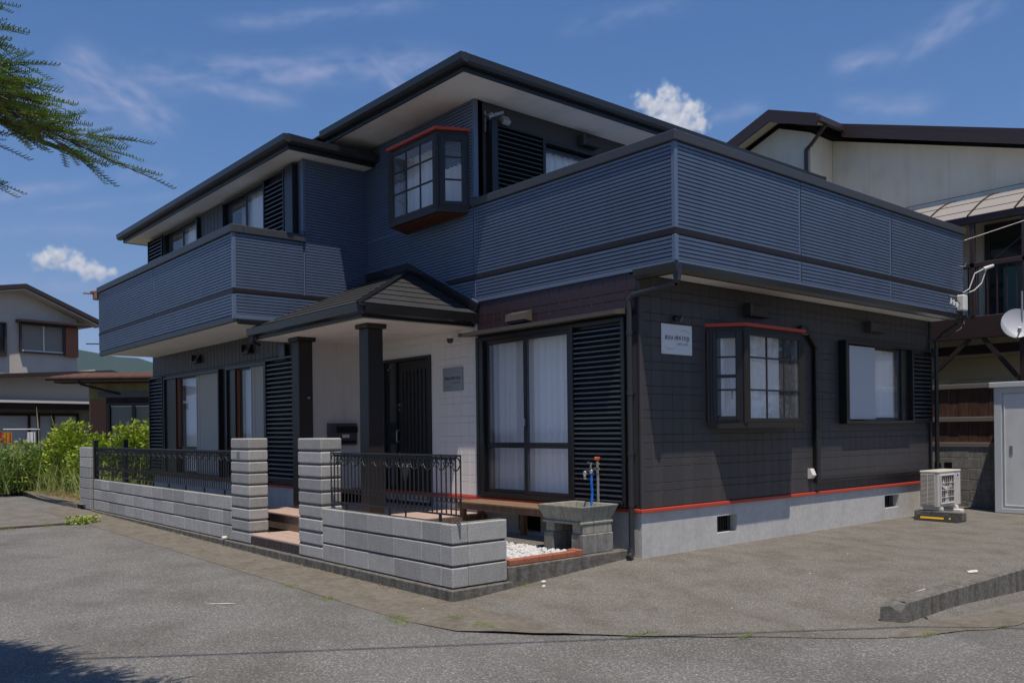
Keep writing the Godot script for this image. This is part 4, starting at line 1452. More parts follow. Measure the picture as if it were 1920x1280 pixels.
	var scraps := [[-4.31, -1.70, 0.30, 0.020, -0.69, "short worn white paint stroke on the asphalt"], [1.80, 2.92, 0.24, 0.05, 0.1, "pale cement splash on the drive near the kerb"], [0.55, 2.96, 0.7, 0.008, 0.05, "thin white scrape on top of the drive edge by the kerb"]]
	for s in scraps:
		var m := MB.new()
		var y: float = (drive_y(s[0], s[1]) if s[0] > -1 else street_y(s[0], s[1])) + 0.008
		var prev := []
		for k in 9:
			var f := k / 8.0 - 0.5
			var w: float = s[3] * (1.0 - pow(absf(f) * 2.0, 2.0)) * rng.randf_range(0.4, 1.0) + 0.003
			var c := Vector3(s[0] + f * s[2] * cos(s[4]), y, s[1] - f * s[2] * sin(s[4]))
			var cur := [c + Vector3(sin(s[4]), 0, cos(s[4])) * w, c - Vector3(sin(s[4]), 0, cos(s[4])) * w]
			if prev:
				m.away(prev[0], cur[0], cur[1], prev[1], c - Vector3(0, 9, 0))
			prev = cur
		tag(obj("paint_mark", m.mesh(), M.white_plastic), s[5], "mark")


# ---------------------------------------------------------------- walls, piers, railings
# a block with eased edges; its face towards the street is at x = 0 of the node
func block_row(n: Node3D, k0: int, u0: float, u1: float, y0: float, h: float, lens: Array, ax: String, pos: float, th: float) -> int:
	var u := u0
	var k := k0
	var i := 0
	while u < u1 - 0.01:
		var l: float = minf(lens[i % lens.size()], u1 - u)
		var mb := MB.new()
		wb(mb, ax, pos, u + 0.0015, u + l - 0.0015, y0 + 0.009, y0 + h - 0.010, -th, rng.randf_range(-0.003, 0.003), 0.009)
		piece("block", k, mb.mesh(), M["block%d" % (rng.randi() % 3)], n)
		u += l
		k += 1
		i += 1
	return k


func build_walls() -> void:
	rng.seed = 11
	var X := -2.588
	# front wall round the garden corner
	var w := thing("block_wall", "low three course wall of split grey concrete blocks at the garden corner", "wall")
	var k := 0
	for c in 3:
		k = block_row(w, k, -2.846, -0.38, -0.05 + c * 0.2165, 0.2165, [0.532], "x", X, 0.12)
		var mb := MB.new()
		mb.box(Vector3(X + rng.randf_range(-0.002, 0.002), -0.041 + c * 0.2165, -0.378), Vector3(X + 0.20, -0.05 + c * 0.2165 + 0.2065, -0.189), 0.012)
		piece("block", k, mb.mesh(), M.block0, w)
		k += 1
		k = block_row(w, k, X + 0.203, -1.885, -0.05 + c * 0.2165, 0.2165, [0.5], "z", -0.189, 0.12)
	var core := MB.new()
	core.box(Vector3(X + 0.03, -0.05, -2.845), Vector3(X + 0.11, 0.592, -0.30))
	core.box(Vector3(X + 0.03, -0.05, -0.305), Vector3(-1.893, 0.592, -0.219))
	obj("mortar", core.mesh(), M.curb_concrete, w)
	# long wall on the other side of the steps
	var w2 := thing("block_wall", "long low three course wall of grey blocks left of the entrance steps", "wall")
	k = 0
	for c in 3:
		k = block_row(w2, k, -12.86, -5.615, -0.05 + c * 0.2165, 0.2165, [0.532], "x", X, 0.12)
	core = MB.new()
	core.box(Vector3(X + 0.03, -0.05, -12.86), Vector3(X + 0.11, 0.592, -5.615))
	obj("mortar", core.mesh(), M.curb_concrete, w2)
	# gate piers, nine courses each
	for p in [[-5.612, -4.97, "left entrance pier of nine grey block courses, with a small square plate"], [-3.475, -2.85, "right entrance pier of nine grey block courses, beside the iron railing"]]:
		var n := thing("gate_pier", p[2], "pier", Vector3(X, 0, p[0]), "entrance piers")
		var hgt := 1.5 / 9.0
		var wide: float = p[1] - p[0]
		for c in 9:
			var mb := MB.new()
			mb.box(Vector3(-0.002 + rng.randf_range(-0.002, 0.002), -0.05 + c * hgt + 0.010, 0), Vector3(0.285, -0.05 + (c + 1) * hgt - 0.010, wide), 0.016)
			piece("block", c, mb.mesh(), M["block%d" % (rng.randi() % 3)], n)
		var cm := MB.new()
		cm.box(Vector3(0.016, -0.05, 0.016), Vector3(0.27, 1.42, wide - 0.016))
		obj("mortar", cm.mesh(), M.curb_concrete, n)
		if p[0] < -5:
			var bell := MB.new()
			ring(bell, 0.21, 0.33, 1.19, 1.29, 0.014, 0.002, 0.012)
			var o := lbox("name_plate", Vector3(-0.006, 1.165, 0.22), Vector3(0.0, 1.255, 0.33), M.plain_block, n, 0.002)
			o.set_meta("label", "small square grey plate")
	# end pier of the long wall and the two black gate posts behind it
	var ep := thing("end_pier", "narrow grey block pier at the far end of the long wall", "pier", Vector3(X, 0, -13.95))
	for c in 6:
		var mb := MB.new()
		mb.box(Vector3(0, -0.07 + c * 0.222 + 0.005, 0), Vector3(0.13, -0.07 + (c + 1) * 0.222 - 0.006, 0.82), 0.008)
		piece("block", c, mb.mesh(), M["block%d" % (rng.randi() % 3)], ep)
	obj("mortar", (func(): var m := MB.new(); m.box(Vector3(0.01, -0.07, 0.01), Vector3(0.12, 1.25, 0.81)); return m.mesh()).call(), M.curb_concrete, ep)
	var gp := [[X + 0.02, -12.98, 1.42, "black square gate post standing against the narrow end pier"], [X + 0.55, -12.75, 1.42, "black square gate post just inside the fence by the end pier"]]
	for p in gp:
		var mb := MB.new()
		mb.box(Vector3(0, 0, 0), Vector3(0.09, 1.47, 0.10), 0.006)
		var o := obj("gate_post", mb.mesh(), M.black_metal)
		o.position = Vector3(p[0], -0.06, p[1])
		tag(o, p[3], "post", "black gate posts")
	# weathered footing below walls and steps
	var ft := MB.new()
	ft.box(Vector3(X - 0.035, -0.45, -13.0), Vector3(X + 0.14, -0.052, -0.155), 0.012)
	ft.box(Vector3(X + 0.14, -0.45, -0.30), Vector3(-1.83, -0.053, -0.158), 0.012)
	tag(obj("wall_footing", ft.mesh(), M.curb_concrete), "cracked dark concrete footing under the street walls and the steps", "footing")
	var rc := MB.new()
	rc.box(Vector3(-1.88, -0.45, -0.31), Vector3(-0.06, 0.098, -0.165), 0.012)
	tag(obj("garden_edge", rc.mesh(), M.curb_concrete), "stained concrete edge of the garden between block wall and house corner", "kerb")

	build_railing("garden_railing", "short black wrought iron railing with scrolls on the garden corner wall", X + 0.06, -2.72, -0.12, 0.665, 1.272, 32)
	build_railing("street_railing", "long black wrought iron railing on the wall left of the steps", X + 0.06, -12.84, -5.66, 0.665, 1.262, 78)


func build_railing(called: String, label: String, x: float, z0: float, z1: float, y0: float, y1: float, bars: int) -> void:
	var n := thing(called, label, "railing", Vector3(x, y0, z0))
	var l := z1 - z0
	var h := y1 - y0
	lbox("top_rail", Vector3(-0.014, h - 0.02, 0), Vector3(0.014, h, l), M.iron, n, 0.004)
	lbox("bottom_rail", Vector3(-0.012, 0, 0), Vector3(0.012, 0.018, l), M.iron, n, 0.004)
	var b := MB.new()
	b.cone(Vector3(0, 0.016, 0), Vector3(0, h - 0.018, 0), 0.008, 0.008, 6)
	var bm := b.mesh()
	# little ring low on each bar
	var r := MB.new()
	var ps := []
	for i in 9:
		ps.append(Vector3(0, 0.155 + 0.026 * sin(TAU * i / 8.0), 0.026 * cos(TAU * i / 8.0)))
	r.tube(ps, 0.0055, 5)
	var rm := r.mesh()
	# a scroll below the top rail: two curls and a drop
	var s := MB.new()
	var p := l / bars
	for sd in [-1.0, 1.0]:
		var q := []
		for i in 13:
			var a := i / 12.0 * TAU * 0.82
			var rr := 0.036 - 0.020 * i / 12.0
			q.append(Vector3(0, h - 0.052 - rr * cos(a) * 0.95 + 0.0, sd * (p * 0.62 - rr * sin(a) - 0.012)))
		s.tube(q, 0.0072, 5)
		s.tube([Vector3(0, h - 0.088, sd * p * 0.60), Vector3(0, h - 0.12, sd * p * 0.30), Vector3(0, h - 0.135, 0)], 0.0055, 5)
	var sm := s.mesh()
	var d := MB.new()
	for sd in [-1.0, 1.0]:
		d.tube([Vector3(0, h - 0.02, sd * 0.004), Vector3(0, h - 0.055, sd * p * 0.8), Vector3(0, h - 0.10, sd * p * 0.95), Vector3(0, h - 0.145, sd * p * 0.5), Vector3(0, h - 0.165, 0)], 0.0075, 5)
	var dm := d.mesh()
	var ks := 0
	for i in bars + 1:
		var z := p * i
		piece("bar", i, bm, M.iron, n, Vector3(0, 0, z))
		if i < bars:
			piece("ring", i, rm, M.iron, n, Vector3(0, 0, z + p * 0.5))
		if i > 0 and i < bars:
			piece("scroll", ks, dm if i % 3 == 1 else sm, M.iron, n, Vector3(0, 0, z))
			ks += 1
	var feet := int(maxf(2, l / 0.75))
	for i in feet:
		lbox("foot", Vector3(-0.012, -0.085, 0.35 + i * (l - 0.7) / (feet - 1) - 0.015), Vector3(0.012, 0.002, 0.35 + i * (l - 0.7) / (feet - 1) + 0.015), M.iron, n, 0.003)


func tiles_on(n: Node3D, k: int, lo: Vector3, du: Vector3, dv: Vector3, cu: int, cv: int, m: Material, called := "tile") -> int:
	var nn := du.cross(dv).normalized()
	for i in cu:
		for j in cv:
			var mb := MB.new()
			var a := lo + du * (float(i) / cu) + dv * (float(j) / cv)
			var eu := du.normalized() * 0.003
			var ev := dv.normalized() * 0.003
			var p := [a + eu + ev, a + du / cu - eu + ev, a + du / cu + dv / cv - eu - ev, a + dv / cv + eu - ev]
			mb.slab(p, nn * 0.010)
			piece(called, k, mb.mesh(), m, n)
			k += 1
	return k


func build_entrance() -> void:
	# two tiled steps and the porch floor
	var n := thing("entrance_steps", "two pink tiled entrance steps between the block piers, up to the porch", "steps")
	var b := MB.new()
	b.box(Vector3(-2.56, -0.06, -4.96), Vector3(-2.0, 0.088, -3.48))
	b.box(Vector3(-2.0, -0.06, -5.9), Vector3(-1.65, 0.328, -2.2))
	b.box(Vector3(-1.65, -0.06, -6.05), Vector3(-0.02, 0.330, -2.85))
	obj("base", b.mesh(), M.step_riser, n)
	var k := tiles_on(n, 0, Vector3(-2.575, 0.088, -3.48), Vector3(0.58, 0, 0), Vector3(0, 0, -1.48), 3, 5, M.step_tile)
	k = tiles_on(n, k, Vector3(-2.015, 0.328, -2.86), Vector3(0.37, 0, 0), Vector3(0, 0, -3.03), 2, 12, M.step_tile)
	k = tiles_on(n, k, Vector3(-1.645, 0.330, -2.86), Vector3(1.62, 0, 0), Vector3(0, 0, -3.17), 6, 10, M.step_tile)
	k = tiles_on(n, 0, Vector3(-2.56, -0.05, -4.96), Vector3(0, 0, 1.48), Vector3(0, 0.132, 0), 14, 1, M.step_riser, "riser_tile")
	k = tiles_on(n, k, Vector3(-2.0, 0.10, -5.9), Vector3(0, 0, 3.7), Vector3(0, 0.21, 0), 34, 1, M.step_riser, "riser_tile")
	lbox("nosing", Vector3(-2.59, 0.07, -4.96), Vector3(-2.562, 0.098, -3.48), M.step_tile, n, 0.006)
	lbox("nosing", Vector3(-2.03, 0.310, -5.9), Vector3(-2.002, 0.338, -2.86), M.step_tile, n, 0.006)
	# letter box on the white porch wall
	var mbx := thing("letter_box", "dark grey wall letter box with a small white card, on the white porch wall", "letter box", Vector3(-0.79, 1.30, -6.05))
	lbox("body", Vector3(0, 0, 0), Vector3(0.50, 0.36, 0.13), M.paint_grey, mbx, 0.012)
	lbox("flap", Vector3(0.10, 0.20, 0.13), Vector3(0.50, 0.31, 0.142), M.black_metal, mbx, 0.006)
	lbox("card", Vector3(0.21, 0.12, 0.131), Vector3(0.34, 0.175, 0.135), M.white_plastic, mbx)
	lbox("name_strip", Vector3(0.10, 0.03, 0.13), Vector3(0.46, 0.075, 0.138), M.black_metal, mbx, 0.004)
	var lk := MB.new()
	lk.cone(Vector3(0.27, 0.325, 0.13), Vector3(0.27, 0.325, 0.15), 0.012, 0.012, 10)
	obj("latch", lk.mesh(), M.chrome, mbx)
	# camera under the porch soffit
	var cam := thing("security_camera", "white and black dome security camera on the white tiled wall under the porch", "camera", Vector3(0, 2.86, -3.47))
	var m := MB.new()
	m.box(Vector3(-0.03, -0.03, -0.045), Vector3(-0.012, 0.06, 0.045), 0.004)
	m.bar(Vector3(-0.03, 0.02, 0.0), Vector3(-0.15, 0.015, 0.0), 0.03, 0.03, Vector3.UP, 0.005)
	m.cone(Vector3(-0.17, -0.01, 0), Vector3(-0.17, 0.03, 0), 0.058, 0.05, 14)
	m.tube([Vector3(-0.05, 0.03, 0.02), Vector3(-0.06, 0.14, -0.06)], 0.007, 6)
	obj("bracket", m.mesh(), M.white_plastic, cam)
	m = MB.new()
	m.ball(Vector3(-0.17, -0.025, 0), Vector3(0.05, 0.055, 0.05), 14, 10)
	obj("dome", m.mesh(), M.black_gloss, cam)
	sign_board("house_sign", "white sign board with dark serif lettering on the dark tiled wall facing the drive", "z", 0.0, 0.36, 2.395, 0.575, 0.36, M.sign_white)
	sign_board("house_sign", "grey mirrored sign plate with dark serif lettering on the white porch wall", "x", 0.0, -3.86, 2.10, 0.49, 0.345, M.sign_silver)
	var sl := thing("sign_lamp", "small dark round lamp fixed above the white sign board", "lamp", Vector3(0.62, 2.80, 0.0))
	m = MB.new()
	m.cone(Vector3(0, 0.03, 0.012), Vector3(0, 0.03, 0.05), 0.035, 0.035, 12)
	m.cone(Vector3(-0.03, 0.03, 0.05), Vector3(0.01, 0.01, 0.11), 0.03, 0.045, 12)
	obj("shell", m.mesh(), M.black_metal, sl)
	m = MB.new()
	m.cone(Vector3(0.008, 0.012, 0.108), Vector3(0.013, 0.009, 0.116), 0.038, 0.036, 12)
	obj("lens", m.mesh(), M.steel, sl)


func flat_arc(c: Vector2, rx: float, ry: float, a0: float, a1: float, w: float, z: float) -> ArrayMesh:
	var mb := MB.new()
	var n := 14
	for i in n:
		var q := []
		for t in [float(i) / n, float(i + 1) / n]:
			var a: float = lerpf(a0, a1, t)
			var ww: float = w * sin(PI * clampf(t, 0.03, 0.97))
			var d := Vector2(cos(a) * rx, sin(a) * ry)
			q.append(Vector3(c.x + d.x * (1 + ww), c.y + d.y * (1 + ww), z))
			q.append(Vector3(c.x + d.x * (1 - ww), c.y + d.y * (1 - ww), z))
		mb.away(q[0], q[1], q[3], q[2], Vector3(c.x, c.y, z - 5))
	return mb.mesh()


func sign_board(called: String, label: String, ax: String, pos: float, u: float, y: float, w: float, h: float, m: Material) -> void:
	var n := wnode(self, called, ax, pos, u, y)
	n.name = numbered(called)
	tag(n, label, "sign")
	lbox("board", Vector3(0, 0, 0.013), Vector3(w, h, 0.026), m, n, 0.002)
	var ft := SystemFont.new()
	ft.font_names = PackedStringArray(["Droid Serif"])
	ft.font_weight = 700
	var fv := FontVariation.new()
	fv.base_font = ft
	fv.variation_transform = Transform2D(Vector2(0.92, 0), Vector2(0.26, 1), Vector2.ZERO)
	var tm := TextMesh.new()
	tm.text = "RISA INN FUJI"
	tm.font = fv
	tm.font_size = 64
	tm.pixel_size = 0.0011 * w / 0.575
	tm.depth = 0.002
	var o := obj("lettering", tm, M.ink, n)
	var bb := tm.get_aabb()
	var k := w * 0.80 / bb.size.x
	o.scale = Vector3(k, k, 1)
	o.position = Vector3(w * 0.5 - (bb.position.x + bb.size.x / 2) * k, h * 0.53 - (bb.position.y + bb.size.y / 2) * k, 0.0275)
	# the small second line: strokes of the katakana ri sa i n fu ji
	var s := MB.new()
	var glyphs := [[[0.1, 0.9, 0.1, 0.45], [0.8, 0.95, 0.8, 0.5], [0.8, 0.5, 0.5, 0.0]], [[0.0, 0.65, 1.0, 0.65], [0.28, 0.95, 0.28, 0.35], [0.72, 0.95, 0.72, 0.4], [0.72, 0.4, 0.45, 0.0]], [[0.8, 0.95, 0.05, 0.45], [0.5, 0.7, 0.5, 0.0]], [[0.05, 0.85, 0.35, 0.65], [0.05, 0.05, 0.5, 0.2], [0.5, 0.2, 0.95, 0.75]], [[0.05, 0.85, 0.9, 0.85], [0.9, 0.85, 0.7, 0.3], [0.7, 0.3, 0.3, 0.0]], [[0.1, 0.9, 0.35, 0.75], [0.0, 0.6, 0.25, 0.45], [0.1, 0.05, 0.9, 0.65], [0.7, 1.0, 0.8, 0.85], [0.88, 1.05, 0.98, 0.9]]]
	var gw := w * 0.052
	for g in glyphs.size():
		for st in glyphs[g]:
			var a := Vector3(w * 0.49 + g * gw * 1.22 + st[0] * gw, h * 0.31 + st[1] * gw * 0.95, 0.0275)
			var b := Vector3(w * 0.49 + g * gw * 1.22 + st[2] * gw, h * 0.31 + st[3] * gw * 0.95, 0.0275)
			s.bar(a, b, gw * 0.12, 0.002, Vector3.BACK)
	obj("small_lettering", s.mesh(), M.ink, n)
	obj("flourish", flat_arc(Vector2(w * 0.72, h * 0.66), w * 0.2, h * 0.16, 0.25, 2.3, 0.035, 0.0272), M.ink, n)
	obj("flourish", flat_arc(Vector2(w * 0.28, h * 0.34), w * 0.22, h * 0.17, 3.5, 5.6, 0.035, 0.0272), M.ink, n)
	var sc := MB.new()
	for p in [[0.02, 0.03], [w - 0.02, 0.03], [0.02, h - 0.03], [w - 0.02, h - 0.03]]:
		sc.cone(Vector3(p[0], p[1], 0.0255), Vector3(p[0], p[1], 0.028), 0.006, 0.006, 8)
	obj("screws", sc.mesh(), M.steel, n)


# ---------------------------------------------------------------- garden corner
func build_garden() -> void:
	# white pebbles
	rng.seed = 31
	var mm := MultiMesh.new()
	mm.transform_format = MultiMesh.TRANSFORM_3D
	var st := MB.new()
	var pts := []
	for i in 7:
		for j in 4:
			var th := TAU * i / 7.0 + j * 0.4
			var ph := -PI / 2 + PI * (j + 0.5) / 4.0
			pts.append(Vector3(cos(ph) * cos(th), sin(ph) * 0.7, cos(ph) * sin(th)) * rng.randf_range(0.8, 1.1))
	for j in 3:
		for i in 7:
			st.away(pts[i * 4 + j], pts[((i + 1) % 7) * 4 + j], pts[((i + 1) % 7) * 4 + j + 1], pts[i * 4 + j + 1], Vector3.ZERO)
	for i in 7:
		st.tri_away(pts[i * 4 + 3], pts[((i + 1) % 7) * 4 + 3], Vector3(0, 0.75, 0), Vector3.ZERO)
		st.tri_away(pts[i * 4], pts[((i + 1) % 7) * 4], Vector3(0, -0.75, 0), Vector3.ZERO)
	mm.mesh = st.mesh()
	mm.instance_count = 2600
	for i in 2600:
		var s := rng.randf_range(0.015, 0.030)
		var lay := 0.0 if i < 1500 else 0.022
		var p := Vector3(rng.randf_range(-2.40, -0.86), 0.062 + s * 0.4 + lay + 0.045, rng.randf_range(-1.45, -0.30))
		mm.set_instance_transform(i, Transform3D(Basis.from_euler(Vector3(rng.randf() * 6, rng.randf() * 6, rng.randf() * 6)).scaled(Vector3(s, s * 0.85, s * 1.15)), p))
	var pb := MultiMeshInstance3D.new()
	pb.multimesh = mm
	pb.material_override = M.pebble
	pb.name = numbered("white_pebbles")
	add_child(pb, true)
	tag(pb, "bed of white pebbles behind the block wall corner", "pebbles", "", "stuff")
	var bed := MB.new()
	bed.box(Vector3(-2.42, 0.05, -1.47), Vector3(-0.84, 0.10, -0.29))
	struct("pebble_bed", bed.mesh(), M.render_white)
	# red brick edging
	var be := thing("brick_edging", "single row of red bricks along the pebble bed on the concrete edge", "edging", Vector3(-1.86, 0.10, -0.28))
	var x := 0.0
	for i in 5:
		var l := [0.205, 0.21, 0.2, 0.21, 0.14][i] as float
		var mb := MB.new()
		mb.box(Vector3(x + 0.003, 0, 0.0), Vector3(x + l - 0.003, 0.062, 0.10), 0.007)
		piece("brick", i, mb.mesh(), M.brick_red, be)
		x += l
	var mb2 := MB.new()
	mb2.box(Vector3(x + 0.003, 0, -0.06), Vector3(x + 0.105, 0.07, 0.10), 0.007)
	piece("brick", 5, mb2.mesh(), M.brick_red, be)
	# slab in front of the window, with the drain grating along the house
	var sl := MB.new()
	sl.box(Vector3(-0.72, 0.0, -3.0), Vector3(-0.34, 0.125, -1.0), 0.01)
	tag(obj("garden_slab", sl.mesh(), M.curb_concrete), "plain concrete strip beside the white pebbles, below the bench", "slab")
	var gr := thing("drain_grating", "galvanised slatted grating lying on the ground below the bench", "grating", Vector3(-0.33, 0.10, -2.95))
	var gb := MB.new()
	gb.box(Vector3(-0.006, 0, 0), Vector3(0.006, 0.02, 1.95), 0.002)
	var gmesh := gb.mesh()
	for i in 8:
		piece("bar", i, gmesh, M.galvanised, gr, Vector3(i * 0.042, 0, 0))
	gb = MB.new()
	for i in 5:
		gb.box(Vector3(0, -0.012, i * 0.48), Vector3(0.30, -0.001, i * 0.48 + 0.02))
	obj("cross_bar", gb.mesh(), M.galvanised, gr)
	# bench
	var bn := thing("garden_bench", "long low brown wooden bench under the sliding window", "bench", Vector3(-0.50, 0.10, -2.95))
	for i in 4:
		lbox("seat_board", Vector3(0.008 + i * 0.118, 0.415, 0), Vector3(0.120 + i * 0.118, 0.445, 1.98), M.bench_wood, bn, 0.005)
	lbox("rail", Vector3(0.02, 0.34, 0.02), Vector3(0.05, 0.414, 1.96), M.bench_wood, bn, 0.004)
	lbox("rail", Vector3(0.43, 0.34, 0.02), Vector3(0.46, 0.414, 1.96), M.bench_wood, bn, 0.004)
	for p in [[0.052, 0.03], [0.052, 1.87], [0.36, 0.03], [0.36, 1.87], [0.36, 0.95]]:
		lbox("leg", Vector3(p[0], 0.0, p[1]), Vector3(p[0] + 0.07, 0.414, p[1] + 0.08), M.bench_wood, bn, 0.004)
	# sink on two stacks of blocks
	var sk := thing("garden_sink", "mossy concrete garden sink with a flat rim, standing on grey blocks", "sink", Vector3(-0.80, 0.10, -0.92))
	var tp := [Vector3(0, 0.525, 0.72), Vector3(0.62, 0.525, 0.72), Vector3(0.62, 0.525, 0), Vector3(0, 0.525, 0)]
	var bt := [Vector3(0.06, 0.36, 0.665), Vector3(0.54, 0.36, 0.665), Vector3(0.54, 0.36, 0.06), Vector3(0.06, 0.36, 0.06)]
	var m := MB.new()
	var mid := Vector3(0.3, 0.44, 0.36)
	for i in 4:
		var j := (i + 1) % 4
		m.away(tp[i], tp[j], bt[j], bt[i], mid)
		var ti: Vector3 = tp[i].lerp(Vector3(0.31, 0.525, 0.36), 0.16)
		var tj: Vector3 = tp[j].lerp(Vector3(0.31, 0.525, 0.36), 0.16)
		m.away(tp[i] + Vector3(0, 0.012, 0), tp[j] + Vector3(0, 0.012, 0), tj + Vector3(0, 0.008, 0), ti + Vector3(0, 0.008, 0), mid)
		m.away(tp[i], tp[j], tp[j] + Vector3(0, 0.012, 0), tp[i] + Vector3(0, 0.012, 0), mid)
		m.away(ti + Vector3(0, 0.008, 0), tj + Vector3(0, 0.008, 0), tj.lerp(Vector3(0.31, 0, 0.36), 0.1) * Vector3(1, 0, 1) + Vector3(0, 0.42, 0), ti.lerp(Vector3(0.31, 0, 0.36), 0.1) * Vector3(1, 0, 1) + Vector3(0, 0.42, 0), ti + (ti - mid) * 3.0 * Vector3(1, 0, 1))
	m.away(bt[0], bt[1], bt[2], bt[3], mid)
	m.box(Vector3(0.1, 0.40, 0.1), Vector3(0.52, 0.42, 0.62))
	obj("basin", m.mesh(), M.sink_concrete, sk)
	lbox("base_slab", Vector3(0.04, 0.33, 0.04), Vector3(0.56, 0.359, 0.69), M.sink_concrete, sk, 0.006)
	lbox("block", Vector3(0.08, 0.22, 0.50), Vector3(0.55, 0.329, 0.68), M.sink_concrete, sk, 0.006)
	lbox("block", Vector3(0.06, 0.0, 0.50), Vector3(0.55, 0.219, 0.70), M.plain_block, sk, 0.008)
	lbox("block", Vector3(0.08, 0.22, 0.06), Vector3(0.55, 0.329, 0.20), M.sink_concrete, sk, 0.006)
	lbox("block", Vector3(0.06, 0.0, 0.04), Vector3(0.55, 0.219, 0.20), M.plain_block, sk, 0.008)
	lbox("drain_pipe", Vector3(0.26, 0.0, 0.32), Vector3(0.34, 0.33, 0.40), M.galvanised, sk, 0.02)
	# tap on its standpipe
	var tpn := thing("water_tap", "grey standpipe with a chrome double tap and a red handle beside the sink", "tap", Vector3(-0.10, 0.05, -0.60))
	m = MB.new()
	m.cone(Vector3(0, 0, 0), Vector3(0, 1.02, 0), 0.017, 0.017, 12)
	obj("standpipe", m.mesh(), M.galvanised, tpn)
	m = MB.new()
	m.cone(Vector3(0, 0.93, 0), Vector3(0, 1.07, 0), 0.026, 0.022, 12)
	m.tube([Vector3(0, 0.98, 0), Vector3(-0.07, 0.99, 0.01), Vector3(-0.13, 0.98, 0.02), Vector3(-0.13, 0.93, 0.02)], 0.018, 10)
	m.tube([Vector3(-0.13, 0.98, 0.02), Vector3(-0.20, 0.98, 0.03), Vector3(-0.25, 0.96, 0.035), Vector3(-0.26, 0.90, 0.035), Vector3(-0.26, 0.87, 0.035)], 0.016, 10)
	m.ball(Vector3(-0.13, 0.96, 0.02), Vector3(0.032, 0.034, 0.032), 10, 8)
	m.ball(Vector3(-0.255, 0.94, 0.035), Vector3(0.03, 0.036, 0.03), 10, 8)
	m.cone(Vector3(-0.14, 0.99, 0.02), Vector3(-0.14, 1.06, 0.02), 0.014, 0.012, 10)
	m.bar(Vector3(-0.19, 1.065, 0.02), Vector3(-0.09, 1.065, 0.02), 0.016, 0.016, Vector3.UP, 0.004)
	obj("valve", m.mesh(), M.chrome, tpn)
	m = MB.new()
	m.cone(Vector3(0, 1.07, 0), Vector3(0, 1.085, 0), 0.012, 0.012, 8)
	m.box(Vector3(-0.05, 1.085, -0.018), Vector3(0.05, 1.125, 0.018), 0.008)
	obj("handle", m.mesh(), M.tap_red, tpn)
	m = MB.new()
	m.tube([Vector3(-0.23, 0.985, -0.58), Vector3(-0.235, 0.86, -0.578), Vector3(-0.22, 0.74, -0.58), Vector3(-0.235, 0.58, -0.585)], 0.016, 10)
	tag(obj("garden_hose", m.mesh(), M.hose_blue), "short blue hose hanging from the chrome tap into the sink", "hose")
	# small solar lamp on the white wall corner by the railing end
	var ls := thing("garden_lamp", "slim garden light with a small crystal head behind the iron railing", "lamp", Vector3(-1.95, 0.33, -1.98))
	m = MB.new()
	m.cone(Vector3(0, 0, 0), Vector3(0, 0.60, 0), 0.010, 0.012, 8)
	obj("stem", m.mesh(), M.black_metal, ls)
	m = MB.new()
	m.cone(Vector3(0, 0.60, 0), Vector3(0, 0.76, 0), 0.014, 0.055, 8)
	obj("shade", m.mesh(), M.glass_dark, ls)
	m = MB.new()
	m.cone(Vector3(0, 0.76, 0), Vector3(0, 0.80, 0), 0.056, 0.052, 8)
	m.box(Vector3(0.05, 0.76, -0.01), Vector3(0.075, 0.78, 0.01), 0.003)
	obj("cap", m.mesh(), M.chrome, ls)
	# white drain spout low in the long wall
	m = MB.new()
	m.cone(Vector3(0.02, 0, 0), Vector3(-0.05, -0.006, 0), 0.026, 0.028, 12, true)
	var o := obj("drain_spout", m.mesh(), M.white_plastic)
	o.position = Vector3(-2.60, -0.025, -5.82)
	tag(o, "short white drain pipe sticking out low in the long block wall", "pipe")


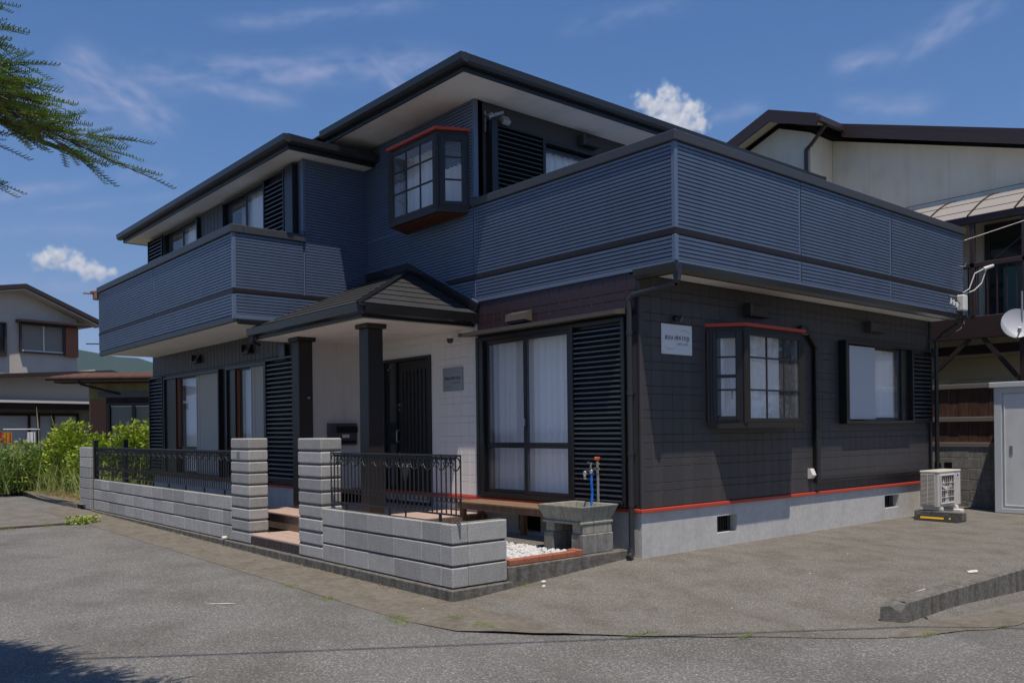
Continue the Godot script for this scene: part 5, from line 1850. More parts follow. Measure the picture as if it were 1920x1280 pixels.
# ---------------------------------------------------------------- right side: heat pump, fence, locker, neighbour
func build_right() -> void:
	var ac := thing("heat_pump", "small beige outdoor air conditioner unit standing on a concrete block at the house corner", "air conditioner", Vector3(6.40, 0.20, 0.32))
	var w := 0.84
	var h := 0.575
	var d := 0.29
	var m := MB.new()
	m.box(Vector3(0, 0, 0), Vector3(w, h, d), 0.012)
	obj("casing", m.mesh(), M.ac_body, ac)
	m = MB.new()
	m.box(Vector3(-0.006, h - 0.03, -0.008), Vector3(w + 0.006, h + 0.006, d + 0.008), 0.012)
	obj("lid", m.mesh(), M.ac_body, ac)
	# louvred end towards the street
	lbox("coil", Vector3(-0.004, 0.05, 0.025), Vector3(-0.001, h - 0.06, d - 0.06), M.ac_dark, ac)
	var lm := MB.new()
	lm.box(Vector3(-0.014, -0.005, 0.02), Vector3(-0.003, 0.005, d - 0.055), 0.002)
	var lmesh := lm.mesh()
	for i in 24:
		piece("louvre", i, lmesh, M.ac_body, ac, Vector3(0, 0.055 + i * 0.0203, 0))
	m = MB.new()
	m.box(Vector3(-0.016, 0.045, 0.115), Vector3(-0.004, h - 0.055, 0.128), 0.002)
	obj("louvre_rib", m.mesh(), M.ac_body, ac)
	# fan and guard on the front
	lbox("fan_recess", Vector3(0.07, 0.06, d + 0.0005), Vector3(0.56, h - 0.07, d + 0.003), M.ac_dark, ac)
	m = MB.new()
	m.cone(Vector3(0.295, 0.28, d + 0.003), Vector3(0.295, 0.28, d + 0.016), 0.05, 0.045, 16)
	for i in 3:
		var a := TAU * i / 3.0 + 0.5
		var c := Vector3(0.295, 0.28, d + 0.006)
		var r := Vector3(cos(a), sin(a), 0)
		var s := Vector3(-sin(a), cos(a), 0)
		m.away(c + r * 0.045 - s * 0.02, c + r * 0.20 - s * 0.08, c + r * 0.21 + s * 0.06 + Vector3(0, 0, 0.008), c + r * 0.045 + s * 0.03 + Vector3(0, 0, 0.008), c - Vector3(0, 0, 1))
	obj("fan", m.mesh(), M.ac_body, ac)
	m = MB.new()
	ring(m, 0.055, 0.575, 0.045, h - 0.055, 0.025, d - 0.002, d + 0.022, 0.006)
	for i in 3:
		m.box(Vector3(0.08, 0.15 + i * 0.115, d + 0.012), Vector3(0.55, 0.158 + i * 0.115, d + 0.020), 0.002)
	for i in 5:
		m.box(Vector3(0.14 + i * 0.08, 0.07, d + 0.010), Vector3(0.144 + i * 0.08, h - 0.08, d + 0.016))
	obj("guard", m.mesh(), M.ac_body, ac)
	lbox("label", Vector3(0.68, h - 0.13, d + 0.0005), Vector3(0.78, h - 0.05, d + 0.0025), M.sign_white, ac)
	lbox("label_print", Vector3(0.695, h - 0.115, d + 0.0026), Vector3(0.73, h - 0.06, d + 0.0036), M.label_blue, ac)
	lbox("label_print", Vector3(0.74, h - 0.10, d + 0.0026), Vector3(0.77, h - 0.08, d + 0.0036), M.label_blue, ac)
	for x in [0.06, 0.62]:
		lbox("foot", Vector3(x, -0.055, 0.01), Vector3(x + 0.06, -0.001, d + 0.03), M.white_plastic, ac, 0.008)
	var bb := MB.new()
	bb.box(Vector3(6.40, 0.0, 0.22), Vector3(6.54, 0.142, 0.98), 0.012)
	tag(obj("base_block", bb.mesh(), M.curb_concrete), "plain concrete base block under the street end of the air conditioner", "block")
	bb = MB.new()
	bb.box(Vector3(6.98, 0.0, 0.25), Vector3(7.10, 0.142, 0.72), 0.012)
	tag(obj("base_block", bb.mesh(), M.white_plastic), "white base block under the fence end of the air conditioner", "block")
	var ws := thing("wheel_stop", "black rubber wheel stop with a yellow reflective strip, against the concrete block", "wheel stop", Vector3(6.20, -0.002, 0.30))
	m = MB.new()
	m.slab([Vector3(0, 0, 0), Vector3(0.03, 0.095, 0.05), Vector3(0.10, 0.10, 0.05), Vector3(0.15, 0, 0)], Vector3(0, 0, 0))
	m = MB.new()
	var pf := [[Vector3(0, 0, 0), Vector3(0.05, 0.095, 0.06), Vector3(0.11, 0.095, 0.06), Vector3(0.15, 0, 0)], [Vector3(0, 0, 0.68), Vector3(0.05, 0.095, 0.60), Vector3(0.11, 0.095, 0.60), Vector3(0.15, 0, 0.68)]]
	for k in 3:
		m.away(pf[0][k], pf[0][k + 1], pf[1][k + 1], pf[1][k], Vector3(0.07, 0.03, 0.33))
	m.away(pf[0][0], pf[0][1], pf[0][2], pf[0][3], Vector3(0.07, 0.03, 0.33))
	m.away(pf[1][0], pf[1][1], pf[1][2], pf[1][3], Vector3(0.07, 0.03, 0.33))
	obj("body", m.mesh(), M.rubber, ws)
	m = MB.new()
	m.bar(Vector3(0.022, 0.052, 0.10), Vector3(0.022, 0.052, 0.46), 0.004, 0.034, Vector3(0.46, 0.88, 0), 0.001)
	obj("reflector", m.mesh(), M.yellow, ws)
	m = MB.new()
	m.bar(Vector3(0.024, 0.055, 0.54), Vector3(0.024, 0.055, 0.565), 0.004, 0.03, Vector3(0.46, 0.88, 0), 0.001)
	obj("reflector", m.mesh(), M.yellow, ws)

	# electric service on the balcony end
	var mt := thing("cable_box", "white plastic cable box with service wires at the end of the right balcony", "cable box", Vector3(7.22, 3.40, 0.56))
	lbox("cover", Vector3(0.06, 0, 0), Vector3(0.22, 0.26, 0.12), M.white_plastic, mt, 0.015)
	m = MB.new()
	for i in 3:
		var x := -0.30 + i * 0.11
		m.cone(Vector3(x, 0.08 - i * 0.02, 0.06), Vector3(x, 0.17 - i * 0.02, 0.06), 0.022, 0.016, 8)
		m.cone(Vector3(x, 0.12 - i * 0.02, 0.06), Vector3(x + 0.07, 0.13 - i * 0.02, 0.06), 0.012, 0.012, 6)
	obj("insulator", m.mesh(), M.white_plastic, mt)
	m = MB.new()
	m.tube([Vector3(-0.40, 0.22, 0.05), Vector3(-0.32, 0.14, 0.06), Vector3(-0.2, 0.20, 0.07), Vector3(-0.05, 0.16, 0.06), Vector3(0.06, 0.1, 0.06)], 0.006, 5)
	m.tube([Vector3(0.1, 0.0, 0.05), Vector3(0.06, -0.15, 0.06), Vector3(0.16, -0.24, 0.08), Vector3(0.20, -0.16, 0.06), Vector3(0.14, -0.02, 0.05)], 0.010, 6)
	m.tube([Vector3(0.16, 0.0, 0.05), Vector3(0.17, -0.2, 0.06), Vector3(0.10, -0.30, 0.05), Vector3(-0.05, -0.42, -0.1), Vector3(-0.25, -0.50, -0.35)], 0.012, 6)
	obj("wire", m.mesh(), M.black_metal, mt)
	var hook := MB.new()
	hook.tube([Vector3(7.50, 4.16, 0.54), Vector3(7.50, 4.16, 0.62), Vector3(7.52, 4.21, 0.62)], 0.010, 6)
	tag(obj("wire_hook", hook.mesh(), M.chrome), "small bright wire hook screwed to the end of the ribbed balcony", "hook")
	# service drops running off to the right
	var drops := [[Vector3(7.60, 4.60, 0.52), Vector3(13.6, 7.6, 8.0), 0.02, "upper white service cable from the balcony end, slanting up to the right"], [Vector3(7.95, 4.16, 0.72), Vector3(10.9, 10.0, 7.0), 0.02, "lower dark service cable with a bright clamp, slanting up to the right"]]
	for p in drops:
		var c := MB.new()
		var pts := []
		for i in 17:
			var f := i / 16.0
			pts.append(p[0].lerp(p[1], f) - Vector3(0, p[2] * 4.0 * f * (1.0 - f), 0))
		c.tube(pts, 0.006, 5)
		tag(obj("service_cable", c.mesh(), M.galvanised if p == drops[0] else M.black_metal), p[3], "cable")
	var cl := MB.new()
	cl.cone(Vector3(7.92, 4.14, 0.75), Vector3(8.06, 4.20, 0.85), 0.03, 0.025, 8)
	cl.tube([Vector3(7.92, 4.14, 0.75), Vector3(7.78, 4.06, 0.66), Vector3(7.70, 3.8, 0.60), Vector3(7.62, 3.72, 0.50)], 0.009, 6)
	cl.tube([Vector3(7.96, 4.12, 0.77), Vector3(7.9, 3.9, 0.72), Vector3(7.80, 3.78, 0.64), Vector3(7.62, 3.70, 0.50)], 0.009, 6)
	tag(obj("cable_clamp", cl.mesh(), M.white_plastic), "bright cable clamp with two looped leads beside the balcony end", "clamp")

	# boundary: grey block wall with a timber fence on it
	var bw := thing("boundary_wall", "plain grey block wall below the timber fence, behind the air conditioner", "wall", Vector3(9.12, 0, 0))
	rng.seed = 8
	var k := 0
	for c in 6:
		var z := -6.0 + (0.2 if c % 2 == 0 else 0.0)
		while z < 3.2:
			var mb := MB.new()
			mb.box(Vector3(rng.randf_range(-0.002, 0.002), -0.10 + c * 0.2 + 0.004, z + 0.004), Vector3(0.12, -0.10 + (c + 1) * 0.2 - 0.004, z + 0.396), 0.005)
			piece("block", k, mb.mesh(), M.plain_block, bw)
			k += 1
			z += 0.4
	lbox("mortar", Vector3(0.006, -0.3, -5.95), Vector3(0.114, 1.097, 3.3), M.plain_block, bw)
	lbox("air_brick", Vector3(-0.004, 0.71, -0.62), Vector3(0.004, 0.80, -0.50), M.dark_void, bw)
	lbox("air_brick", Vector3(-0.004, 0.70, -0.44), Vector3(0.004, 0.81, -0.30), M.dark_void, bw)
	var tf := thing("timber_fence", "dark red brown board fence with two grey rails on top of the block wall", "fence", Vector3(9.15, 1.10, -6.0))
	var bm := []
	for i in 4:
		var mb := MB.new()
		mb.box(Vector3(0, 0.01, 0.004), Vector3(0.02, 1.10, 0.172), 0.004)
		bm.append(mb.mesh())
	for i in 50:
		piece("board", i, bm[i % 4], M.fence_wood, tf, Vector3(rng.randf_range(-0.004, 0.004), 0, i * 0.176))
	for y in [0.0, 0.47, 1.08]:
		lbox("rail", Vector3(-0.045, y, 0), Vector3(-0.006, y + 0.085, 8.8), M.rail_grey, tf, 0.005)
	# steel locker
	var lo := thing("storage_locker", "tall pale grey steel storage locker with a sliding door beside the drive", "locker", Vector3(8.30, -0.02, 0.74))
	lbox("body", Vector3(0.03, 0.02, 0), Vector3(0.78, 2.16, 2.2), M.locker, lo, 0.006)
	lbox("plinth", Vector3(0.06, -0.03, 0.03), Vector3(0.75, 0.02, 2.17), M.dark_void, lo)
	lbox("roof", Vector3(-0.05, 2.16, -0.06), Vector3(0.82, 2.25, 2.26), M.locker_trim, lo, 0.008)
	lbox("corner_post", Vector3(0.0, 0.02, 0.0), Vector3(0.03, 2.16, 0.12), M.locker_trim, lo, 0.006)
	lbox("bottom_rail", Vector3(0.0, 0.02, 0.12), Vector3(0.03, 0.10, 2.2), M.locker_trim, lo, 0.006)
	lbox("top_rail", Vector3(0.0, 2.06, 0.12), Vector3(0.03, 2.16, 2.2), M.locker_trim, lo, 0.006)
	lbox("sliding_door", Vector3(0.012, 0.10, 0.14), Vector3(0.034, 2.05, 1.15), M.locker, lo, 0.008)
	lbox("door_edge", Vector3(0.004, 0.14, 0.17), Vector3(0.014, 0.155, 1.12), M.locker, lo, 0.003)
	lbox("door_edge", Vector3(0.004, 0.14, 0.155), Vector3(0.014, 2.03, 0.17), M.locker, lo, 0.003)
	lbox("handle", Vector3(0.002, 1.02, 0.24), Vector3(0.013, 1.17, 0.29), M.steel, lo, 0.004)
	build_neighbour()


func gable_plate(mb: MB, x: float, z0: float, y0: float, zr: float, yr: float, z1: float, y1: float, th: float, d: float) -> void:
	# two sloping roof planes of thickness d between x and x + th
	for p in [[z0, y0, zr, yr], [zr, yr, z1, y1]]:
		mb.slab([Vector3(x, p[1], p[0]), Vector3(x, p[3], p[2]), Vector3(x, p[3] - d, p[2]), Vector3(x, p[1] - d, p[0])], Vector3(th, 0, 0))


func build_neighbour() -> void:
	var n := thing("neighbour_house", "cream rendered two storey house with a brown metal roof edge behind the balcony", "house")
	# front gable part and long recessed part, walls as prisms under the roof
	var m := MB.new()
	m.slab([Vector3(11, -0.3, -9.0), Vector3(11, -0.3, -4.22), Vector3(11, 8.46, -4.22), Vector3(11, 8.78, -5.05), Vector3(11, 7.2, -9.0)], Vector3(8, 0, 0))
	obj("wall", m.mesh(), M.cream, n)
	m = MB.new()
	m.slab([Vector3(12, -0.3, -4.21), Vector3(12, -0.3, 6.0), Vector3(12, 5.40, 6.0), Vector3(12, 8.46, -4.21)], Vector3(8, 0, 0))
	obj("wall", m.mesh(), M.cream, n)
	m = MB.new()
	gable_plate(m, 10.55, -9.6, 7.32, -5.05, 9.14, -3.80, 8.70, 9.0, 0.09)
	gable_plate(m, 11.62, -3.80, 8.70, -3.79, 8.69, 6.6, 5.53, 8.0, 0.09)
	obj("roof", m.mesh(), M.brown_metal, n)
	m = MB.new()
	gable_plate(m, 10.55, -9.6, 7.23, -5.05, 9.05, -3.80, 8.61, 0.05, 0.20)
	gable_plate(m, 11.62, -3.78, 8.60, -3.77, 8.59, 6.6, 5.44, 0.05, 0.22)
	m.slab([Vector3(10.55, 8.62, -3.80), Vector3(10.55, 8.62, -3.70), Vector3(10.55, 8.50, -3.70), Vector3(10.55, 8.50, -3.80)], Vector3(1.2, 0, 0))
	obj("bargeboard", m.mesh(), M.brown_metal, n)
	m = MB.new()
	gable_plate(m, 10.61, -9.5, 7.20, -5.05, 8.93, -3.84, 8.54, 0.38, 0.02)
	gable_plate(m, 11.68, -3.78, 8.47, -3.77, 8.46, 6.5, 5.34, 0.31, 0.02)
	obj("soffit", m.mesh(), M.cream, n)
	m = MB.new()
	for i in 8:
		var z := -3.3 + i * 0.91
		m.box(Vector3(11.991, 0.0, z), Vector3(12.0, 8.1 - (z + 3.3) * 0.31, z + 0.012))
	obj("wall_joint", m.mesh(), M.cream, n)
	m = MB.new()
	m.tube([Vector3(10.85, 8.60, -3.74), Vector3(10.88, 8.5, -3.74), Vector3(10.93, 8.15, -4.15), Vector3(10.94, 8.05, -4.30), Vector3(10.94, 3.0, -4.30)], 0.045, 8)
	obj("downpipe", m.mesh(), M.brown_metal, n)
	# balcony on the recessed part
	var b := node("balcony", n)
	lbox("floor_beam", Vector3(10.45, 3.22, -3.9), Vector3(10.55, 3.66, 3.0), M.brown_metal, b, 0.01)
	lbox("floor", Vector3(10.55, 3.50, -3.9), Vector3(11.99, 3.64, 3.0), M.brown_metal, b)
	lbox("lower_beam", Vector3(11.0, 2.95, -3.9), Vector3(11.12, 3.14, 3.0), M.brown_metal, b, 0.01)
	lbox("handrail", Vector3(10.44, 4.62, -3.9), Vector3(10.53, 4.72, 3.0), M.brown_metal, b, 0.01)
	for z in [-2.2, -0.42, 0.52, 2.3]:
		lbox("post", Vector3(10.44, 3.67, z - 0.045), Vector3(10.53, 5.50, z + 0.045), M.brown_metal, b, 0.008)
	var sm := MB.new()
	sm.box(Vector3(-0.012, 0, -0.012), Vector3(0.012, 0.96, 0.012))
	var smm := sm.mesh()
	for i in 38:
		piece("baluster", i, smm, M.brown_metal, b, Vector3(10.485, 3.66, -3.85 + i * 0.176))
	lbox("eave_beam", Vector3(10.42, 5.50, -3.9), Vector3(10.54, 5.64, 3.0), M.brown_metal, b, 0.01)
	# curved translucent canopy in panels with ribs
	for s in 8:
		var z0 := -3.9 + s * 0.86
		var cm := MB.new()
		var prev := Vector2(10.40, 5.64)
		for i in 6:
			var t := float(i + 1) / 6.0
			var cur := Vector2(lerpf(10.40, 11.99, t), 5.64 + 0.72 * sin(t * PI * 0.42) / sin(PI * 0.42))
			cm.slab([Vector3(prev.x, prev.y, z0), Vector3(cur.x, cur.y, z0), Vector3(cur.x, cur.y + 0.006, z0), Vector3(prev.x, prev.y + 0.006, z0)], Vector3(0, 0, 0.83))
			prev = cur
		obj("canopy_panel", cm.mesh(), M.canopy, b)
		var rm := MB.new()
		prev = Vector2(10.40, 5.645)
		for i in 6:
			var t := float(i + 1) / 6.0
			var cur := Vector2(lerpf(10.40, 11.99, t), 5.645 + 0.72 * sin(t * PI * 0.42) / sin(PI * 0.42))
			rm.bar(Vector3(prev.x, prev.y, z0 - 0.015), Vector3(cur.x, cur.y, z0 - 0.015), 0.03, 0.04)
			prev = cur
		obj("canopy_rib", rm.mesh(), M.brown_dark, b)
	m = MB.new()
	m.bar(Vector3(10.5, 2.30, -1.5), Vector3(10.5, 3.22, -0.50), 0.06, 0.08)
	m.bar(Vector3(10.5, 3.22, -0.25), Vector3(10.5, 2.30, 0.46), 0.06, 0.08)
	obj("brace", m.mesh(), M.brown_metal, b)
	lbox("post", Vector3(10.45, -0.2, 0.42), Vector3(10.55, 3.21, 0.52), M.brown_metal, b, 0.008)
	lbox("post", Vector3(10.45, -0.2, -1.56), Vector3(10.55, 3.21, -1.46), M.brown_metal, b, 0.008)
	# upper sliding door and lower opening
	var ud := wnode(n, "balcony_door", "x", 12.0, -0.75, 3.70)
	var f := MB.new()
	ring(f, 0.0, 2.6, 0.0, 2.05, 0.09, 0.0, 0.06)
	obj("frame", f.mesh(), M.brown_metal, ud)
	lbox("glass", Vector3(0.09, 0.09, 0.0), Vector3(2.51, 1.96, 0.015), M.glass_dark, ud)
	lbox("curtain", Vector3(0.35, 0.09, 0.016), Vector3(0.9, 1.1, 0.02), M.teal_cloth, ud)
	var ld := wnode(n, "ground_window", "x", 12.0, -1.42, 0.9)
	f = MB.new()
	ring(f, -0.05, 1.6, 0.0, 1.55, 0.05, 0.0, 0.05)
	obj("frame", f.mesh(), M.cream_dim, ld)
	lbox("glass", Vector3(0.0, 0.05, 0.0), Vector3(1.55, 1.5, 0.02), M.dark_void, ld)
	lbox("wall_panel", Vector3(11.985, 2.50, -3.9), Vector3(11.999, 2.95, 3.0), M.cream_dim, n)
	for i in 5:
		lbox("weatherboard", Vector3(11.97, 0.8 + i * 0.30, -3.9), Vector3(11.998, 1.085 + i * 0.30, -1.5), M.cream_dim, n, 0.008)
	# dish on the balcony post
	var ds := thing("satellite_dish", "white satellite dish with its feed arm on the neighbour's balcony post", "satellite dish", Vector3(10.36, 3.42, 0.40))
	m = MB.new()
	var ax := Vector3(-0.86, 0.22, 0.46).normalized()
	var u := ax.cross(Vector3.UP).normalized()
	var v := u.cross(ax)
	for j in 6:
		for i in 24:
			var q := []
			for c in [[i, j], [i + 1, j], [i + 1, j + 1], [i, j + 1]]:
				var r: float = c[1] / 6.0
				var a: float = TAU * c[0] / 24.0
				q.append(u * cos(a) * r * 0.27 + v * sin(a) * r * 0.29 + ax * 0.05 * r * r)
			m.away(q[0], q[1], q[2], q[3], -ax * 3.0)
			m.away(q[0] - ax * 0.012, q[1] - ax * 0.012, q[2] - ax * 0.012, q[3] - ax * 0.012, ax * 3.0)
	obj("reflector", m.mesh(), M.dish, ds)
	m = MB.new()
	m.bar(-v * 0.27, -v * 0.25 + ax * 0.26, 0.02, 0.03)
	m.cone(-v * 0.24 + ax * 0.24, -v * 0.17 + ax * 0.30, 0.035, 0.03, 10)
	m.ball(u * -0.17 - v * 0.17 + ax * 0.05, Vector3(0.03, 0.03, 0.03), 8, 6)
	obj("feed_arm", m.mesh(), M.white_plastic, ds)
	m = MB.new()
	m.bar(-ax * 0.02, Vector3(0.12, -0.02, 0.08), 0.04, 0.04)
	m.cone(Vector3(0.06, 0.0, 0.08), Vector3(0.06, 0.62, 0.08), 0.02, 0.02, 8)
	obj("mount", m.mesh(), M.galvanised, ds)
	# wires in front of the cream wall
	for p in [[Vector3(9.8, 5.92, -4.0), Vector3(9.8, 5.98, 6.0), "upper thin wire crossing in front of the cream wall"], [Vector3(9.8, 5.76, -4.0), Vector3(9.8, 5.80, 6.0), "middle thin wire crossing in front of the cream wall"], [Vector3(9.8, 5.61, -4.0), Vector3(9.8, 5.67, 6.0), "lower thin wire crossing in front of the cream wall"]]:
		var a: Vector3 = p[0]
		var c: Vector3 = p[1]
		var mb := MB.new()
		var pts := []
		for i in 9:
			var t := i / 8.0
			pts.append(a.lerp(c, t) - Vector3(0, 0.1 * t * (1.0 - t), 0))
		mb.tube(pts, 0.006, 4)
		tag(obj("overhead_wire", mb.mesh(), M.black_metal), p[2], "wire")


# ---------------------------------------------------------------- left side: the houses up the street
func build_left() -> void:
	# frame of the upstreet houses: turned 14 degrees, x to the right along their fronts, z towards us
	var c := cos(deg_to_rad(14.0))
	var s := sin(deg_to_rad(14.0))
	var bas := Basis(Vector3(c, 0, -s), Vector3.UP, Vector3(s, 0, c))
	var L := thing("far_house", "old two storey beige house with a shallow dark gable roof beyond the weeds", "house")
	L.transform = Transform3D(bas, Vector3(1.11, -0.1, -29.33))      # right front corner of the upper floor
	var m := MB.new()
	m.slab([Vector3(-8.0, 3.0, 0), Vector3(0, 3.0, 0), Vector3(0, 6.05, 0), Vector3(-2.2, 6.95, 0), Vector3(-8.0, 5.6, 0)], Vector3(0, 0, -7))
	obj("upper_wall", m.mesh(), M.stucco, L)
	m = MB.new()
	for p in [[0.75, 6.02, -2.1, 7.12], [-2.1, 7.12, -9.0, 5.8]]:
		m.slab([Vector3(p[0], p[1], 0.55), Vector3(p[2], p[3], 0.55), Vector3(p[2], p[3] - 0.16, 0.55), Vector3(p[0], p[1] - 0.16, 0.55)], Vector3(0, 0, -8))
	obj("roof", m.mesh(), M.brown_metal, L)
	m = MB.new()
	for p in [[0.70, 5.84, -2.1, 6.94], [-2.1, 6.94, -9.0, 5.6]]:
		m.slab([Vector3(p[0], p[1], 0.5), Vector3(p[2], p[3], 0.5), Vector3(p[2], p[3] - 0.04, 0.5), Vector3(p[0], p[1] - 0.04, 0.5)], Vector3(0, 0, -0.49))
	obj("soffit", m.mesh(), M.stucco, L)
	var w := dnode(L, "window", Vector3(-2.08, 4.72, 0.01), Basis.IDENTITY)
	m = MB.new()
	ring(m, -0.05, 1.55, -0.05, 1.02, 0.05, 0.0, 0.12)
	obj("frame", m.mesh(), M.brown_metal, w)
	lbox("shutter_blind", Vector3(0, 0, 0.02), Vector3(1.5, 0.97, 0.04), M.shutter_grey, w)
	var bl := MB.new()
	bl.box(Vector3(0, 0, 0.04), Vector3(1.5, 0.02, 0.052))
	var blm := bl.mesh()
	for i in 14:
		piece("slat", i, blm, M.stucco_grey, w, Vector3(0, 0.05 + i * 0.066, 0))
	lbox("mullion", Vector3(0.77, 0, 0.055), Vector3(0.82, 0.97, 0.08), M.white_plastic, w)
	lbox("sill", Vector3(0, -0.01, 0.055), Vector3(1.5, 0.05, 0.09), M.white_plastic, w)
	lbox("hood", Vector3(-2.25, 5.75, 0.0), Vector3(0.25, 5.86, 0.5), M.brown_metal, L, 0.02)
	lbox("shutter_box", Vector3(-0.50, 4.62, 0.005), Vector3(-0.02, 5.72, 0.16), M.panel_brick, L, 0.01)
	w = dnode(L, "window", Vector3(-3.6, 4.5, 0.01), Basis.IDENTITY)
	m = MB.new()
	ring(m, 0, 1.0, 0, 1.2, 0.06, 0, 0.14)
	obj("frame", m.mesh(), M.brown_metal, w)
	lbox("glass", Vector3(0.06, 0.06, 0), Vector3(0.94, 1.14, 0.03), M.glass_dark, w)
	# lower floor comes forward under its own roof
	m = MB.new()
	m.box(Vector3(-8, -0.2, 2.6), Vector3(1.6, 3.2, -6))
	obj("lower_wall", m.mesh(), M.stucco_grey, L)
	m = MB.new()
	m.slab([Vector3(-8.5, 3.30, 3.2), Vector3(-0.4, 3.95, 3.2), Vector3(-0.4, 3.83, 3.2), Vector3(-8.5, 3.18, 3.2)], Vector3(0, 0, -4))
	m.slab([Vector3(-0.4, 3.95, 3.2), Vector3(2.2, 3.25, 3.2), Vector3(2.2, 3.13, 3.2), Vector3(-0.4, 3.83, 3.2)], Vector3(0, 0, -4))
	obj("lower_roof", m.mesh(), M.brown_metal, L)
	m = MB.new()
	m.slab([Vector3(-8, 2.60, 2.62), Vector3(1.6, 2.60, 2.62), Vector3(1.6, 3.3, 2.62), Vector3(-0.4, 3.84, 2.62), Vector3(-8.0, 3.2, 2.62)], Vector3(0, 0, -0.2))
	obj("gable_panel", m.mesh(), M.stucco_grey, L)
	lbox("eave_board", Vector3(-8, 2.72, 2.63), Vector3(1.5, 2.80, 3.3), M.white_plastic, L)
	lbox("eave_board", Vector3(-8, 2.52, 2.63), Vector3(1.5, 2.715, 3.2), M.brown_dark, L)
	w = dnode(L, "window", Vector3(-4.6, 0.9, 2.61), Basis.IDENTITY)
	lbox("glass", Vector3(0, 0, 0), Vector3(3.2, 1.40, 0.03), M.frosted, w)
	m = MB.new()
	for x in [0.0, 1.55, 1.85, 2.35, 3.2]:
		m.box(Vector3(x - 0.04, 0, 0.03), Vector3(x + 0.04, 1.45, 0.08))
	m.box(Vector3(-0.04, 1.40, 0.03), Vector3(3.24, 1.50, 0.08))
	obj("frame", m.mesh(), M.brown_dark, w)
	lbox("brick_panel", Vector3(-0.95, 0.3, 2.605), Vector3(0.35, 2.2, 2.66), M.panel_brick, L)
	lbox("tan_panel", Vector3(0.42, 0.3, 2.605), Vector3(1.58, 2.5, 2.64), M.panel_tan, L)

	var R := thing("shed_house", "low olive outbuilding with a rust red tiled roof behind the weeds", "house")
	R.transform = Transform3D(Basis(Vector3(sin(deg_to_rad(-16.0)) * -1.0, 0, cos(deg_to_rad(16.0))), Vector3.UP, Vector3(-cos(deg_to_rad(16.0)), 0, -sin(deg_to_rad(16.0)) * -1.0).normalized()), Vector3(-0.46, -0.1, -22.78))
	# the front runs from its far left corner towards us; z of this frame comes out of the front
	R.transform = Transform3D(Basis(Vector3(2.31, 0, 1.97).normalized(), Vector3.UP, Vector3(-1.97, 0, 2.31).normalized()), Vector3(-0.20, -0.1, -22.55))
	m = MB.new()
	m.box(Vector3(0, -0.2, 0), Vector3(4.6, 3.45, -3.0))
	obj("wall", m.mesh(), M.stucco_olive, R)
	m = MB.new()
	m.slab([Vector3(-0.9, 3.42, 0.55), Vector3(-0.9, 3.70, -1.7), Vector3(-0.9, 3.62, -1.7), Vector3(-0.9, 3.34, 0.55)], Vector3(6.0, 0, 0))
	obj("roof_deck", m.mesh(), M.roof_rust, R)
	var tm := MB.new()
	tm.slab([Vector3(0.01, 0.0, 0.0), Vector3(0.01, 0.034, -0.25), Vector3(0.01, 0.06, -0.25), Vector3(0.01, 0.05, 0.0)], Vector3(0.27, 0, 0))
	var tmm := tm.mesh()
	var k := 0
	for r in 9:
		for i in 21:
			piece("roof_tile", k, tmm, M.roof_rust, R, Vector3(-0.9 + i * 0.285, 3.40 + r * 0.031, 0.58 - r * 0.25))
			k += 1
	m = MB.new()
	m.tube([Vector3(-1.0, 3.36, 0.66), Vector3(5.1, 3.36, 0.66)], 0.05, 8)
	m.tube([Vector3(0.0, 3.33, 0.64), Vector3(0.02, 3.2, 0.6), Vector3(1.0, 2.9, 0.06)], 0.035, 8)
	obj("gutter", m.mesh(), M.brown_dark, R)
	lbox("eave_board", Vector3(-0.8, 3.24, 0.0), Vector3(5.0, 3.33, 0.58), M.brown_dark, R)
	lbox("grey_band", Vector3(0.3, 2.80, 0.004), Vector3(4.6, 2.98, 0.06), M.paint_grey, R)
	lbox("brown_panel", Vector3(0.05, 0.3, 0.004), Vector3(0.55, 2.75, 0.03), M.panel_brick, R)
	lbox("dark_lintel", Vector3(0.56, 2.60, 0.004), Vector3(4.6, 2.79, 0.05), M.brown_dark, R)
	w = dnode(R, "window", Vector3(0.72, 0.9, 0.01), Basis.IDENTITY)
	m = MB.new()
	ring(m, -0.1, 1.75, 0, 1.72, 0.07, 0, 0.10)
	m.box(Vector3(0.66, 0, 0.02), Vector3(0.76, 1.7, 0.09))
	obj("frame", m.mesh(), M.black_metal, w)
	lbox("roller_blind", Vector3(0, 0.05, 0), Vector3(1.65, 1.62, 0.02), M.shutter_grey, w)
	for i in 22:
		piece("slat", i, blm, M.stucco_grey, w, Vector3(0.08, 0.06 + i * 0.07, -0.015))
	lbox("rail", Vector3(0.0, 1.60, 0.04), Vector3(1.65, 1.63, 0.07), M.white_plastic, w)
	var wire := MB.new()
	var pts := []
	for i in 13:
		var t := i / 12.0
		pts.append(Vector3(1.4, 5.05, -29.2).lerp(Vector3(12.0, 6.1, -30.0), t) - Vector3(0, 0.5 * t * (1 - t), 0))
	wire.tube(pts, 0.02, 4)
	tag(obj("overhead_wire", wire.mesh(), M.black_metal), "far wire between the beige house and the sky beside the balcony", "wire")
	var cab := MB.new()
	cab.tube([Vector3(0.86, 3.80, -25.9), Vector3(0.1, 3.72, -26.1), Vector3(-0.55, 3.62, -26.3), Vector3(-0.6, 3.2, -26.3), Vector3(-0.45, 2.4, -26.3), Vector3(-0.5, 0.6, -26.3)], 0.022, 5)
	tag(obj("loose_cable", cab.mesh(), M.stucco), "pale cable hanging down in front of the beige house", "cable")
	# laundry on a pole
	var lp := thing("laundry_pole", "white laundry pole in front of the beige house windows", "pole", Vector3(-3.0, 1.72, -22.0))
	m = MB.new()
	m.cone(Vector3(0, 0, 0), Vector3(1.35, 0.0, -0.3), 0.02, 0.02, 6)
	obj("rod", m.mesh(), M.white_plastic, lp)
